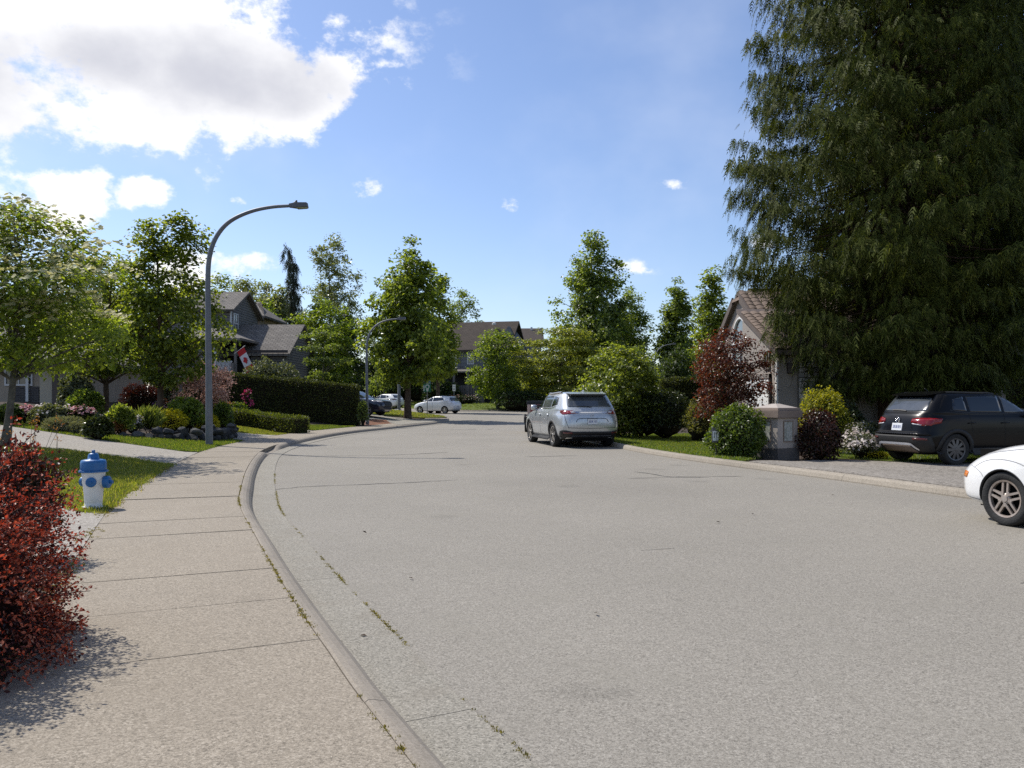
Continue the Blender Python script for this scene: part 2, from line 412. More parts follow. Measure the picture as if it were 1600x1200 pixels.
def densify(poly, step=.5):
    out = []
    for i in range(len(poly)):
        a, b = np.array(poly[i][:2], float), np.array(poly[(i + 1) % len(poly)][:2], float)
        n = max(1, int(np.linalg.norm(b - a) / step))
        out += [a + (b - a) * k / n for k in range(n)]
    return np.array(out)
def clamp_to(line, P, dmin, snap, side=1):
    """push points to at least dmin from a kerb line (and pull those nearly there onto it)"""
    P = P.copy(); d = side * sdist(line, P[:, 0], P[:, 1])
    for i in np.nonzero(d < dmin + snap)[0]:
        k = ((line - P[i])**2).sum(1).argmin(); k = min(max(k, 1), len(line) - 2)
        t = line[k+1] - line[k-1]; t /= np.linalg.norm(t)
        P[i] = line[k] + side * dmin * np.array([-t[1], t[0]])
    keep = [0] + [i for i in range(1, len(P)) if np.linalg.norm(P[i] - P[i-1]) > .06]
    return P[keep]
def cdt(poly, cell):
    P = np.asarray(poly, float); n = len(P)
    lo, hi = P.min(0), P.max(0)
    gx, gy = np.meshgrid(np.arange(lo[0] + cell / 2, hi[0], cell), np.arange(lo[1] + cell / 2, hi[1], cell))
    pts = [Vector(p) for p in P] + [Vector((a, b)) for a, b in zip(gx.ravel(), gy.ravel())]
    v, e, f, *_ = delaunay_2d_cdt(pts, [(i, (i + 1) % n) for i in range(n)], [list(range(n))], 1, 1e-4)
    return np.array([(p.x, p.y) for p in v]), [list(t) for t in f]
def sheet(name, poly, zoff, m, cell=.8, skirt=.22, height=None, parent=None):
    V2, Fs = cdt(poly, cell)
    z = (H(V2[:, 0], V2[:, 1]) if height is None else height(V2[:, 0], V2[:, 1])) + zoff
    V = np.column_stack([V2, z])
    if skirt:
        ec = {}
        for f in Fs:
            for a, b in zip(f, f[1:] + f[:1]): ec[(a, b)] = 1
        rim = [(a, b) for (a, b) in ec if (b, a) not in ec]
        low = {}; V = list(map(tuple, V))
        for a, b in rim:
            for q in (a, b):
                if q not in low: low[q] = len(V); V.append((V[q][0], V[q][1], V[q][2] - skirt))
        Fs = Fs + [[b, a, low[a], low[b]] for a, b in rim]
    o = np_mesh(name, np.array(V), Fs, m, parent)
    return o

# ------------------------------------------------------------------ ground, road, kerbs, pavement
M_asphalt = speckle('asphalt', [(.128,.117,.098),(.211,.193,.163),(.262,.241,.204),(.348,.323,.278)], (.94,1.06), 185, .92, .25, stain=(.225,.208,.172), stain_scale=.30, spots=1)
M_gutter = speckle('gutter_concrete', [(.115,.106,.088),(.208,.193,.160),(.27,.25,.208),(.38,.352,.30)], (.93,1.07), 180, .9, .25, stain=(.20,.175,.14), stain_scale=.7)
M_kerb = speckle('kerb_concrete', [(.205,.178,.142),(.262,.229,.186),(.312,.275,.226)], (.85,1.12), 170, .88, .1, stain=(.17,.15,.12), stain_scale=.8)
M_kerb2 = speckle('extruded_kerb', [(.23,.20,.16),(.29,.255,.205),(.34,.30,.245)], (.82,1.12), 80, .9, .15)
M_slab = speckle('pavement_concrete', [(.142,.122,.095),(.236,.203,.158),(.290,.250,.196),(.40,.352,.284)], (.95,1.06), 180, .92, .25, stain=(.235,.20,.155), stain_scale=.4, spots=1)
M_drive = speckle('exposed_aggregate', [(.14,.124,.104),(.245,.222,.19),(.315,.288,.25),(.43,.395,.345)], (.92,1.08), 75, .9, .4)
M_drive2 = speckle('aggregate_drive', [(.10,.088,.072),(.19,.17,.145),(.25,.226,.195),(.36,.33,.285)], (.85,1.15), 38, .9, .5)
M_soil = speckle('soil', [(.022,.015,.010),(.05,.034,.024),(.08,.055,.037)], (.7,1.2), 30, .95, .6)
M_bark = speckle('bark_mulch', [(.10,.042,.022),(.17,.075,.04),(.22,.11,.065)], (.8,1.15), 26, .95, .7)
M_turf = mat('turf', (.06,.088,.018), .95, (.125,.15,.036), 3.5, 6, .5, 60, spec=.1)
M_turf_dry = mat('dry_turf', (.085,.105,.024), .95, (.19,.18,.065), 2.2, 6, .5, 60, spec=.1)
M_crack = mat('crack_seal', (.045,.042,.038), .8)
M_blade = leafmat('grass_blade', (.06,.10,.016), (.145,.19,.036), .45, .5, c3=(.24,.21,.09))
M_blade_dry = leafmat('dry_grass_blade', (.095,.13,.022), (.22,.23,.055), .45, .55, c3=(.30,.25,.12))

# one ground sheet out to the horizon, always a little under what lies on it
xs = np.concatenate([[-1500,-700,-350,-180,-110], np.arange(-80, 81, 1.6), [110,180,350,700,1500]])
ys = np.concatenate([[-400,-150,-60,-25], np.arange(-12, 125, 1.6), [135,160,220,350,700,1800]])
gx, gy = np.meshgrid(xs, ys)
gz = H(gx.ravel(), gy.ravel()) - .22
gz = np.minimum(gz, 4)
nx, ny = len(xs), len(ys)
idx = np.arange(nx * ny).reshape(ny, nx)
gf = np.stack([idx[:-1, :-1], idx[:-1, 1:], idx[1:, 1:], idx[1:, :-1]], -1).reshape(-1, 4)
M_ground = mat('ground_cover', (.045,.055,.018), .95, (.085,.08,.035), .5, 6, .4, 6, spec=.1)
tag(np_mesh('ground', np.column_stack([gx.ravel(), gy.ravel(), gz]), gf, M_ground), kind='structure')

def Hroad(X, Y): return .013 * np.clip(np.asarray(Y) - 48, 0, 75)
rp = np.vstack([L[::2], FARL[::-1][::2], RR[::-1][::2]])
road = tag(sheet('road', rp, 0.0, M_asphalt, 2.0, .15, Hroad), kind='structure')

def dip(Y):      # lowered kerb at the drive
    return 1 - .85 * math.exp(-((Y - 22.0) / 1.3)**4)
def kerb(name, line, side, m, y0, y1, dipped, seg=3.0, prof=((0,-.05),(0,.008),(.02,.045),(.05,.088),(.085,.114),(.125,.127),(.158,.131),(.172,.122),(.172,-.05))):
    root = tag(thing(name, None, None), kind='structure')
    k0 = np.nonzero(line[:, 1] > y0)[0][0]; k1 = np.nonzero(line[:, 1] < y1)[0][-1]
    per = int(seg / .25); parts = []
    for a in range(k0, k1 - 2, per):
        b = min(a + per, k1); sub = line[max(a-2, 0):b + 3]; off = a - max(a-2, 0)
        n = b - a + 1; V = []; Fs = []
        pr = np.asarray(prof)
        for j, (d, z) in enumerate(pr):
            q = offset(sub, side * d)[off:off + n].copy()
            t = q[1] - q[0]; t /= np.linalg.norm(t); q[0] += t * .003; q[-1] -= t * .003   # open joint
            zz = [(z * (dip(y) if dipped and z > 0 else 1)) + float(Hroad(0, y)) for y in q[:, 1]]
            V.append(np.column_stack([q, zz]))
        V = np.array(V); m_ = len(pr); ids = np.arange(m_ * n).reshape(m_, n)
        Fs = [[ids[i, j], ids[i, j+1], ids[i+1, j+1], ids[i+1, j]] for i in range(m_ - 1) for j in range(n - 1)]
        Fs += [[int(x) for x in ids[:, 0]], [int(x) for x in ids[::-1, -1]]]
        if side > 0: Fs = [f[::-1] for f in Fs]
        parts.append(np_mesh('kerb_segment' if prof[-1][0] > 0 else 'gutter_panel', V.reshape(-1, 3), Fs, m, root, smooth=False))
    return root
kerb('pavement_kerb', L, 1, M_kerb, -2, 57, True)
kerb('gutter', L, 1, M_gutter, -2, 57, False, prof=((-.33,-.05),(-.33,.010),(0.0,.006),(0.0,-.05))[::1])
kerb('lawn_kerb', RR, -1, M_kerb2, -3, 58, False, prof=((0,-.05),(0,.02),(.03,.085),(.07,.118),(.16,.125),(.215,.10),(.215,-.05)))
kerb('corner_kerb', L, 1, M_kerb, 57.4, 110, False, seg=12)
kerb('green_kerb', FARL[::-1], 1, M_kerb, 77, 112, False, seg=12)

# pavement: slabs with open joints
pav = tag(thing('pavement', None, None), kind='structure')
k0 = np.nonzero(L[:, 1] > -2)[0][0]; k1 = np.nonzero(L[:, 1] < 56)[0][-1]
rng = np.random.default_rng(5)
Lin, Lout = offset(L, SW_IN), offset(L, SW_OUT)
a = k0; step = 4
while a + step <= k1:
    n = step if L[a, 1] < 30 else step * 5
    b = min(a + n, k1); A, B = Lin[a:b+1].copy(), Lout[a:b+1].copy()
    for q in (A, B):
        t = q[1] - q[0]; t /= np.linalg.norm(t); g = .0015 + .003 * rng.random(); q[0] += t * g; q[-1] -= t * g
    dz = rng.normal(0, .0025); tz = rng.normal(0, .0015)
    za = .128 + dz + Hroad(0, A[:, 1]); zb = .13 + dz + tz + Hroad(0, B[:, 1])
    top = np.vstack([np.column_stack([A, za]), np.column_stack([B[::-1], zb[::-1]])])
    mb = MB(); low = top.copy(); low[:, 2] -= .14
    mb.hexa([tuple(p) for p in low], [tuple(p) for p in top])
    mb.build('slab', M_slab, pav)
    a = b
bed = np.vstack([offset(L, .172)[k0:k1], offset(L, SW_OUT - .01)[k0:k1][::-1]])
tag(sheet('pavement_bed', bed[::2], 0, M_soil, 2, 0, lambda X, Y: .095 + Hroad(X, Y)), kind='structure')

def px(*pts): return [G(u, v)[:2] for u, v in pts]
def left_poly(pts, dmin=SW_OUT + .006, snap=.3, step=.4):
    return clamp_to(L, densify(pts, step), dmin, snap, 1)
def right_poly(pts, dmin=.222, snap=.25, step=.5):
    return clamp_to(RR, densify(pts, step), dmin, snap, -1)

# base soil of the gardens on both sides
sw = offset(L, SW_OUT + .004)
i0 = np.nonzero(sw[:, 1] > -3)[0][0]; i1 = np.nonzero(sw[:, 1] < 55)[0][-1]
lp = [tuple(p) for p in sw[i0:i1:4]] + [(-30, 55), (-42, 30), (-34, 8), (-20, -3)]
tag(sheet('garden_soil', lp, -.012, M_soil, 1.0), kind='structure')
ro = offset(RR, -.219); j0 = np.nonzero(ro[:, 1] > -3)[0][0]; j1 = np.nonzero(ro[:, 1] < 58)[0][-1]
rpoly = [tuple(p) for p in ro[j0:j1:4]] + [(46, 58), (46, 10), (30, -3)]
tag(sheet('garden_soil', rpoly, -.012, M_soil, 1.2), kind='structure')

# left: verge lawn, drives, strips of grass
lawn_a = left_poly(px((-160,690),(0,697),(102,703.5),(212,717.6),(288,728),(262,745),(235,765),(212,785),(190,803),(160,806),(120,800),(60,770),(-60,745)))
tag(sheet('verge_lawn', lawn_a, .006, M_turf_dry, .6), kind='structure')
drive_a = left_poly(px((-260,637),(0,664.5),(85,677),(170,690),(276,705),(345,711.5),(320,722),(289,728.2),(212,717.8),(102,703.8),(0,697.2),(-200,686)))
tag(sheet('driveway', drive_a, .012, M_drive, .7), kind='structure')
strip = left_poly(px((-260,633),(0,657),(64,662),(138,674.5),(176,681),(250,686),(320,690),(357,687),(399,690.8),(372,697),(331,706),(300,706.5),(276,704.6),(170,689.6),(85,676.6),(0,664.2),(-260,636.6)))
tag(sheet('grass_strip', strip, .016, M_turf, .5), kind='structure')
drive_b = left_poly(px((230,660),(357,674.7),(420,678.5),(474,682.3),(470,688),(430,692),(400,691),(376,688.5),(358,687.5),(300,678),(230,668)))
tag(sheet('driveway', drive_b, .010, M_drive, .7), kind='structure')
strip_b = left_poly(px((300,657),(352,664),(410,672.5),(472,680),(474,682.1),(440,680),(357,674.5),(300,667)))
tag(sheet('grass_strip', strip_b, .016, M_turf_dry, .5), kind='structure')
lawn_c = left_poly(px((478,665),(520,665.5),(563,667),(568,670),(548,674.5),(525,676.3),(500,674),(481,672.5)))
tag(sheet('grass_strip', lawn_c, .016, M_turf, .5), kind='structure')
walk_c = left_poly(px((473,672.5),(481,672.7),(525,676.5),(560,675),(540,680),(500,684),(478,683)))
tag(sheet('garden_path', walk_c, .014, M_drive, .5), kind='structure')
mulch = left_poly(px((568,659),(585,655.5),(604,657),(622,664),(600,667.5),(570,669)))
tag(sheet('bark_mulch', mulch, .02, M_bark, .5), kind='structure')
drive_c = left_poly(px((560,648),(592,648),(600,651),(640,655),(688,657.6),(680,662),(640,665),(622,664.3),(604,657),(585,655.3),(568,656)), SW_IN + .01)
tag(sheet('driveway', drive_c, .026, M_gutter, .7), kind='structure')
isl = left_poly([(-4.6,56.2),(-5.4,60.2),(-8.9,70),(-13.2,82),(-17,92),(-20,88),(-17,76),(-13.5,64),(-11.3,57),(-9,55.5),(-6,55.6)], SW_IN + .01, .3, 1.0)
tag(sheet('corner_lawn', isl, .03, M_turf_dry, 1.0), kind='structure')
path_n = left_poly([(-3.0,9.9),(-4.4,10.2),(-5.6,10.3),(-6.6,9.0),(-5.6,7.0),(-4.8,5.6),(-3.2,5.6),(-2.6,7.5)])
tag(sheet('gravel_patch', path_n, .004, M_drive, .5), kind='structure')

# right: lawn behind the kerb and the aggregate drive
lawn_r = right_poly(px((960,697),(1000,702),(1067,709),(1133,718),(1160,722),(1190,716),(1150,690),(1100,678),(1040,678),(990,678),(960,680)))
tag(sheet('front_lawn', lawn_r, .006, M_turf, .6), kind='structure')
lawn_s = right_poly(px((1290,716),(1330,717),(1420,722),(1500,722),(1580,715),(1500,692),(1400,688),(1330,690),(1290,700)))
tag(sheet('side_lawn', lawn_s, .006, M_turf, .6), kind='structure')
drive_r = right_poly([G(1160,722.5)[:2], G(1205,720)[:2], G(1290,718)[:2], G(1400,722.5)[:2], G(1500,724)[:2], (13.5,18.6), (20,20.5), (24,14), (20,6), (11.5,4.2), (7.5,5.0), (5.8,11.5), (4.6,15.2)])
tag(sheet('driveway', drive_r, .012, M_drive2, .8), kind='structure')
fg = [(p[0], p[1]) for p in offset(FARL[::-1], .19)[::2]]
gi = [p for p in fg if p[0] < 14]
tag(sheet('green', gi + [(16,84),(14,96),(0,98),(-14,108),(-24,118)], .02, M_turf, 2.0), kind='structure')

# cracks in the asphalt, each a shallow dark seam
rng = np.random.default_rng(11)
def crack(pxs, w=.022):
    P = smooth_line([G(u, v)[:2] for u, v in pxs], .18); P = P + rng.normal(0, .018, P.shape)
    T = np.gradient(P, axis=0); T /= np.linalg.norm(T, axis=1, keepdims=True) + 1e-9; N = np.stack([-T[:, 1], T[:, 0]], 1)
    ww = w * rng.uniform(.4, 1.1, len(P))[:, None]; ww[0] = ww[-1] = .003
    A, B = P + N * ww, P - N * ww; n = len(P)
    z = Hroad(0, P[:, 1]) + .004
    V = np.vstack([np.column_stack([A, z]), np.column_stack([B, z])])
    f = np.array([[i + n, i + n + 1, i + 1, i] for i in range(n - 1)])
    np_mesh('crack', V, f, M_crack, road)
crack([(422,711.5),(500,712.5),(580,712),(650,709.5),(702,706.5)], .028)
crack([(424,766),(470,761),(560,757.5),(640,754),(716,750)], .022)
crack([(820,714),(860,713),(900,712)], .03); crack([(990,737),(1020,741),(1050,745.5),(1110,746)], .022)
crack([(978,748),(1050,745.5),(1165,744)], .018); crack([(762,671),(772,670)], .03); crack([(700,672),(730,671)], .02)
crack([(1590,912),(1640,906)], .01)
crack([(1000,860),(1030,858),(1052,856)], .006)

# ------------------------------------------------------------------ grass and weeds
def tri_pts(o, n, rng):
    me = o.data; me.calc_loop_triangles()
    T = np.empty(len(me.loop_triangles) * 3, np.int32); me.loop_triangles.foreach_get('vertices', T); T = T.reshape(-1, 3)
    V = np.empty(len(me.vertices) * 3, np.float32); me.vertices.foreach_get('co', V); V = V.reshape(-1, 3)
    a, b, c = V[T[:, 0]], V[T[:, 1]], V[T[:, 2]]
    nz = np.cross(b - a, c - a); w = np.abs(nz[:, 2]); w = w / w.sum()
    k = rng.choice(len(T), n, p=w); r1, r2 = np.sqrt(rng.random(n))[:, None], rng.random(n)[:, None]
    return a[k] * (1 - r1) + b[k] * r1 * (1 - r2) + c[k] * r1 * r2
def blades(name, P, h, m, rng, w=.006, per=5, spread=.03, kind='stuff', label=None):
    n = len(P) * per
    B = np.repeat(P, per, 0) + np.column_stack([rng.normal(0, spread, (n, 2)), np.zeros(n)])
    a = rng.random(n) * 2 * np.pi; hh = h * rng.uniform(.5, 1.25, n); lean = rng.uniform(.1, .7, n) * hh
    d = np.column_stack([np.cos(a), np.sin(a), np.zeros(n)]); s = np.column_stack([-np.sin(a), np.cos(a), np.zeros(n)]) * (w * rng.uniform(.7, 1.3, n))[:, None]
    tip = B + d * lean[:, None] + np.array([0, 0, 1.0]) * hh[:, None]
    V = np.stack([B - s, B + s, tip], 1).reshape(-1, 3)
    o = np_mesh(name, V, np.arange(n * 3).reshape(-1, 3), m)
    return tag(o, label=label, kind=kind)
grass_jobs = [('verge_lawn', 9000, .045, M_blade_dry, .007), ('grass_strip', 5500, .05, M_blade, .010), ('grass_strip.001', 3000, .045, M_blade_dry, .012),
              ('grass_strip.002', 2000, .06, M_blade, .014), ('corner_lawn', 3000, .07, M_blade_dry, .022), ('front_lawn', 9000, .05, M_blade, .010),
              ('side_lawn', 3500, .05, M_blade, .009), ('green', 2600, .10, M_blade, .03)]
for nm, n, h, m, w in grass_jobs:
    r = np.random.default_rng(abs(hash(nm)) % 1000 if False else len(nm) + n)
    P = tri_pts(bpy.data.objects[nm], n, r); blades('grass', P, h, m, r, w, 6, .05)
# weeds in the joints along the kerb, the gutter seam and the pavement's outer edge
r = np.random.default_rng(3); W = []
for d, z, dens, y1, s in ((.176, .125, 46, 14, .007), (-.335, .006, 40, 16, .006), (SW_OUT + .02, .13, 130, 16, .05)):
    ln = offset(L, d); k = np.nonzero((ln[:, 1] > 1) & (ln[:, 1] < y1))[0]
    n = int(len(k) * .25 * dens); f = r.uniform(k[0], k[-1] - 1, n)
    # patchy
    f = f[(np.sin(f * .31) + np.sin(f * .83 + 1) + r.normal(0, .6, n)) > .15]
    i = f.astype(int); q = ln[i] + (ln[i + 1] - ln[i]) * (f - i)[:, None] + r.normal(0, s, (len(f), 2))
    W.append(np.column_stack([q, np.full(len(q), z)]))
blades('weeds', np.vstack(W), .011, leafmat('weed', (.11,.11,.025), (.24,.19,.06), .3), r, .004, 9, .009)
# a few dry leaves and bits of bark in the gutter and on the road
r = np.random.default_rng(77); q = []
for u, v in ((521,975),(578,997),(412,845),(600,1075),(1175,805),(1128,818),(1300,775),(575,835),(640,905),(930,960),(250,960),(330,900),(480,1010),(1430,700)):
    x, y, z = G(u, v); q.append((x, y, (0.012 if v > 700 else z)))
q = np.array(q) + r.normal(0, .01, (len(q), 3)) * [1, 1, 0]; n = len(q); a = r.random(n) * 6.28
d = np.column_stack([np.cos(a), np.sin(a), r.normal(.1, .1, n)]); nn = r.normal(0, .35, (n, 3)) + [0, 0, 1]
d /= np.linalg.norm(d, axis=1, keepdims=True); s_ = np.cross(d, nn); s_ /= np.linalg.norm(s_, axis=1, keepdims=True)
V = np.stack([q, q + d * .025 + s_ * .012 + [0, 0, .008], q + d * .055, q + d * .025 - s_ * .012 + [0, 0, .006]], 1).reshape(-1, 3); b = np.arange(n)[:, None] * 4
tag(np_mesh('leaf_litter', V, np.concatenate([b + [0, 1, 2], b + [0, 2, 3]], 1).reshape(-1, 3), mat('dry_leaf', (.06,.035,.02), .9)), kind='stuff')

# ------------------------------------------------------------------ plants
def unit(A): return A / (np.linalg.norm(A, axis=-1, keepdims=True) + 1e-9)
def rdir(rng, n): return unit(rng.normal(size=(n, 3)))
def leaf_geo(P, D, N, ln, wr=.55, fold=.12):
    """one folded rhombus per leaf: two triangles"""
    n = len(P); D = unit(D); S = unit(np.cross(D, N)); Nn = np.cross(S, D)
    ln = np.broadcast_to(ln, n)[:, None]; wd = ln * np.broadcast_to(wr, n)[:, None] * .5
    mid = P + D * ln * .48
    V = np.stack([P, mid + S * wd + Nn * ln * fold, P + D * ln, mid - S * wd + Nn * ln * fold], 1).reshape(-1, 3)
    b = np.arange(n)[:, None] * 4
    Fc = np.concatenate([b + [0, 1, 2], b + [0, 2, 3]], 1).reshape(-1, 3)
    return V, Fc
def join(parts):
    V, Fc, o = [], [], 0
    for v, f in parts: V.append(v); Fc.append(f + o); o += len(v)
    return np.vstack(V), np.vstack(Fc)
def tubes_obj(name, tl, m, parent, origin):
    V, Fc = join(tl); return np_mesh(name, V, Fc, m, parent, True, origin=origin)

M_bark_grey = mat('bark_grey', (.085,.075,.062), .95, (.17,.155,.13), 6, 6, .6, 30, spec=.15)
M_bark_brown = mat('bark_brown', (.06,.043,.03), .95, (.13,.095,.068), 6, 6, .6, 30, spec=.15)
M_bark_red = mat('bark_cedar', (.055,.034,.025), .95, (.12,.08,.058), 5, 6, .7, 22, spec=.1)
M_twig = mat('dark_twigs', (.018,.016,.010), .95, (.035,.03,.018), 14, 4, spec=.1)

def env_round(t): return np.sqrt(np.clip(1 - (2 * t - 1)**2, 0, 1))
def env_oak(t): return np.where(t < .28, .62 + .38 * np.sin(np.clip(t / .28, 0, 1) * np.pi / 2), np.cos(np.clip((t - .28) / .72, 0, 1) * np.pi / 2)**.82) 
def env_cone(t): return np.where(t < .15, .5 + .5 * t / .15, (1 - (t - .15) / .85)**.85 + .05)
def env_wide(t): return np.where(t < .55, .72 + .28 * np.sin(t / .55 * np.pi / 2), np.sqrt(np.clip(1 - ((t - .55) / .45)**2, 0, 1)))
def env_vase(t): return np.where(t < .6, .35 + .65 * t / .6, np.sqrt(np.clip(1 - ((t - .6) / .4)**2, 0, 1)))
def env_open(t): return np.where(t < .35, .6 + .4 * t / .35, 1 - .62 * ((t - .35) / .65)**1.3)

def tree(name, label, base, h, R, env, mat_leaf, bark, seed, z0=.2, clumps=70, cr=.6, per=90, leaf=.16, lw=.55, tr=.14, squash=.7,
         lean=(0, 0), group=None, cat='tree', droop=.35, inner=.5, lump=.25, up=.6, blossom=None, ry=1.0, extra=None, limbs=30, trunk_top=.85, layer=0, heads=None):
    rng = np.random.default_rng(seed); base = np.array(base, float)
    root = thing(name, label, cat, base, 0, group)
    ch = h * (1 - z0); bz = h * z0
    t = rng.random(clumps * 6); w = env(t); keep = rng.random(len(t)) < (w / w.max())**1.3; t = t[keep][:clumps]
    n = len(t); a = rng.random(n) * 2 * np.pi; ph = rng.random(4) * 6.28
    lum = 1 + lump * (.5 * np.sin(3 * a + ph[0] + 4 * t) + .5 * np.sin(2 * a + ph[1] - 7 * t)) + rng.normal(0, lump * .35, n)
    rho = (R - cr * .6) * env(t) * rng.random(n)**inner * lum
    if layer: t = (np.floor(t * layer) + .5 + rng.normal(0, .12, n)) / layer
    C = np.column_stack([rho * np.cos(a), rho * np.sin(a) * ry, bz + t * ch])
    C[:, 0] += lean[0] * C[:, 2] / h; C[:, 1] += lean[1] * C[:, 2] / h
    if extra is not None: C = np.vstack([C, np.asarray(extra, float)])
    n = len(C)
    m = n * per; k = np.repeat(np.arange(n), per)
    u = rdir(rng, m) * rng.random(m)[:, None]**.55
    sz = cr * rng.uniform(.65, 1.25, n)[k][:, None]
    P = C[k] + u * sz * np.array([1, 1, squash])
    outw = unit(P - np.array([lean[0] * .5, lean[1] * .5, bz + ch * .4]))
    N = unit(rdir(rng, m) * .75 + np.array([0, 0, up]) + outw * .35)
    D = unit(np.cross(N, rdir(rng, m)) + np.array([0, 0, -droop]) + outw * .25)
    V, Fc = leaf_geo(P, D, N, leaf * rng.uniform(.6, 1.25, m), lw)
    np_mesh('crown', V + base, Fc, mat_leaf, root, origin=base)
    # trunk and limbs
    top = h * trunk_top; s = np.linspace(0, 1, 9)
    wob = np.column_stack([np.sin(s * 5 + ph[2]), np.cos(s * 4 + ph[3])]) * tr * .8 * s[:, None]
    ax = np.column_stack([lean[0] * s * trunk_top + wob[:, 0] - wob[0, 0], lean[1] * s * trunk_top + wob[:, 1] - wob[0, 1], s * top])
    rad = tr * (1 - s)**.8 * .92 + tr * .08; rad[0] *= 1.35
    tl = [tube(ax, rad, 10)]
    sel = rng.permutation(n)[:limbs]
    for i in sel:
        c = C[i]; zt = np.clip(c[2] - np.hypot(c[0], c[1]) * rng.uniform(.45, .9), bz * .85, top * .95)
        f = np.clip(zt / top, 0, 1); p0 = np.array([np.interp(f, s, ax[:, j]) for j in range(3)])
        q = np.linspace(0, 1, 5)[:, None]; mid = (p0 + c) / 2 + np.array([0, 0, .12 * np.linalg.norm(c - p0)])
        pts = (1 - q)**2 * p0 + 2 * q * (1 - q) * mid + q**2 * c
        r0 = max(.012, tr * (1 - f) * .42 + .008); tl.append(tube(pts, np.linspace(r0, r0 * .22, 5), 5))
    tubes_obj('trunk', [(v + base, f) for v, f in tl], bark, root, base)
    if blossom:
        bm_, cnt, size, zmin = blossom
        outs = np.nonzero((rng.random(n) < .9) & (C[:, 2] > h * zmin))[0]
        kk = rng.choice(outs, cnt); u = rdir(rng, cnt); u[:, 2] = np.abs(u[:, 2]) * .9
        Pb = C[kk] + u * cr * np.array([1, 1, squash]) * 1.02 + [0, 0, .03]
        parts = []
        Nb = unit(rdir(rng, cnt) * .62 + [0, -.25, .9])
        for j in range(2):
            Db = unit(np.cross(Nb, rdir(rng, cnt))); parts.append(leaf_geo(Pb - Db * size * .5, Db, Nb, size, .8, .05))
        V, Fc = join(parts); tag(np_mesh('blossom', V + base, Fc, bm_, root, origin=base), kind='stuff')
    return root

def bush(name, label, base, rx, ry, h, mat_leaf, n, leaf, seed, cat='shrub', lw=.55, flowers=None, group=None, core=.72, power=.35, lump=.16, up=.35, erect=0.0, z0=0.0, stems=10, bottom=.12, bark=None):
    """lumpy mound of leaves round a dark twiggy heart"""
    rng = np.random.default_rng(seed); base = np.array(base, float)
    root = thing(name, label, cat, base, 0, group)
    ph = rng.random(6) * 6.28
    def shell(d):
        a = np.arctan2(d[:, 1], d[:, 0]); z = d[:, 2]
        return 1 + lump * (np.sin(3 * a + ph[0] + 2 * z) * .5 + np.sin(5 * a + ph[1] - 5 * z) * .35 + np.sin(7 * z + ph[2] + 2 * a) * .35)
    d = rdir(rng, n); d[:, 2] = np.where(d[:, 2] < -bottom * 3, -d[:, 2], d[:, 2]); d = unit(d)
    r = shell(d) * (1 - (1 - rng.random(n)**power) * .55) + rng.normal(0, .03, n)
    zc = z0 * h + (h - z0 * h) * .45; S = np.array([rx, ry, (h - z0 * h) * .55])
    P = d * r[:, None] * S + [0, 0, zc]; P[:, 2] = np.maximum(P[:, 2], .015)
    Nn = unit(d / S * S.min() + rdir(rng, n) * .7 + [0, 0, up])
    D = unit(np.cross(Nn, rdir(rng, n)) + d * .45 + np.array([0, 0, erect - .05]))
    V, Fc = leaf_geo(P, D, Nn, leaf * rng.uniform(.6, 1.3, n), lw)
    np_mesh('foliage', V + base, Fc, mat_leaf, root, origin=base)
    tl = []
    for i in range(stems):
        q = rdir(rng, 1)[0]; q[2] = abs(q[2]) + .15; e = q * shell(q[None])[0] * S * .8 + [0, 0, zc * .9]
        b = np.array([q[0] * rx * .15, q[1] * ry * .15, 0]); s = np.linspace(0, 1, 4)[:, None]
        tl.append(tube(b + (e - b) * s + np.array([0, 0, .1 * h]) * np.sin(s * np.pi), np.linspace(.02, .005, 4) * min(1.5, h + .2), 5))
    tubes_obj('stems', [(v + base, f) for v, f in tl], bark or M_twig, root, base)
    if core:
        nu, nv = 14, 8; uu = np.arange(nu) * 2 * np.pi / nu; vv = np.linspace(-.42 * np.pi, .5 * np.pi, nv)
        dd = np.array([[np.cos(b) * np.cos(a), np.cos(b) * np.sin(a), np.sin(b)] for b in vv for a in uu])
        Vc = dd * (shell(dd) * core)[:, None] * S + [0, 0, zc]; Vc[:, 2] = np.maximum(Vc[:, 2], .01)
        ids = np.arange(nu * nv).reshape(nv, nu)
        Fq = np.stack([ids[:-1], np.roll(ids[:-1], -1, 1), np.roll(ids[1:], -1, 1), ids[1:]], -1).reshape(-1, 4)
        np_mesh('twigs', Vc + base, Fq, M_twig, root, origin=base)
    if flowers:
        fm, cnt, size, zmin, cluster = flowers
        k = max(1, cnt // cluster); fd = rdir(rng, k * 3); fd[:, 2] = np.abs(fd[:, 2]); fd = fd[fd[:, 2] > zmin][:k]
        k = len(fd); Pc = fd * (shell(fd) * 1.02)[:, None] * S + [0, 0, zc]
        j = np.repeat(np.arange(k), cluster); m = len(j)
        Pf = Pc[j] + rdir(rng, m) * size * (1.1 if cluster > 1 else 0)
        Nf = unit(fd[j] + rdir(rng, m) * .8 + [0, 0, .3]); Df = unit(np.cross(Nf, rdir(rng, m)))
        V, Fc = leaf_geo(Pf - Df * size * .5, Df, Nf, size * rng.uniform(.7, 1.2, m), .85, .1)
        tag(np_mesh('flowers', V + base, Fc, fm, root, origin=base), kind='stuff')
    return root

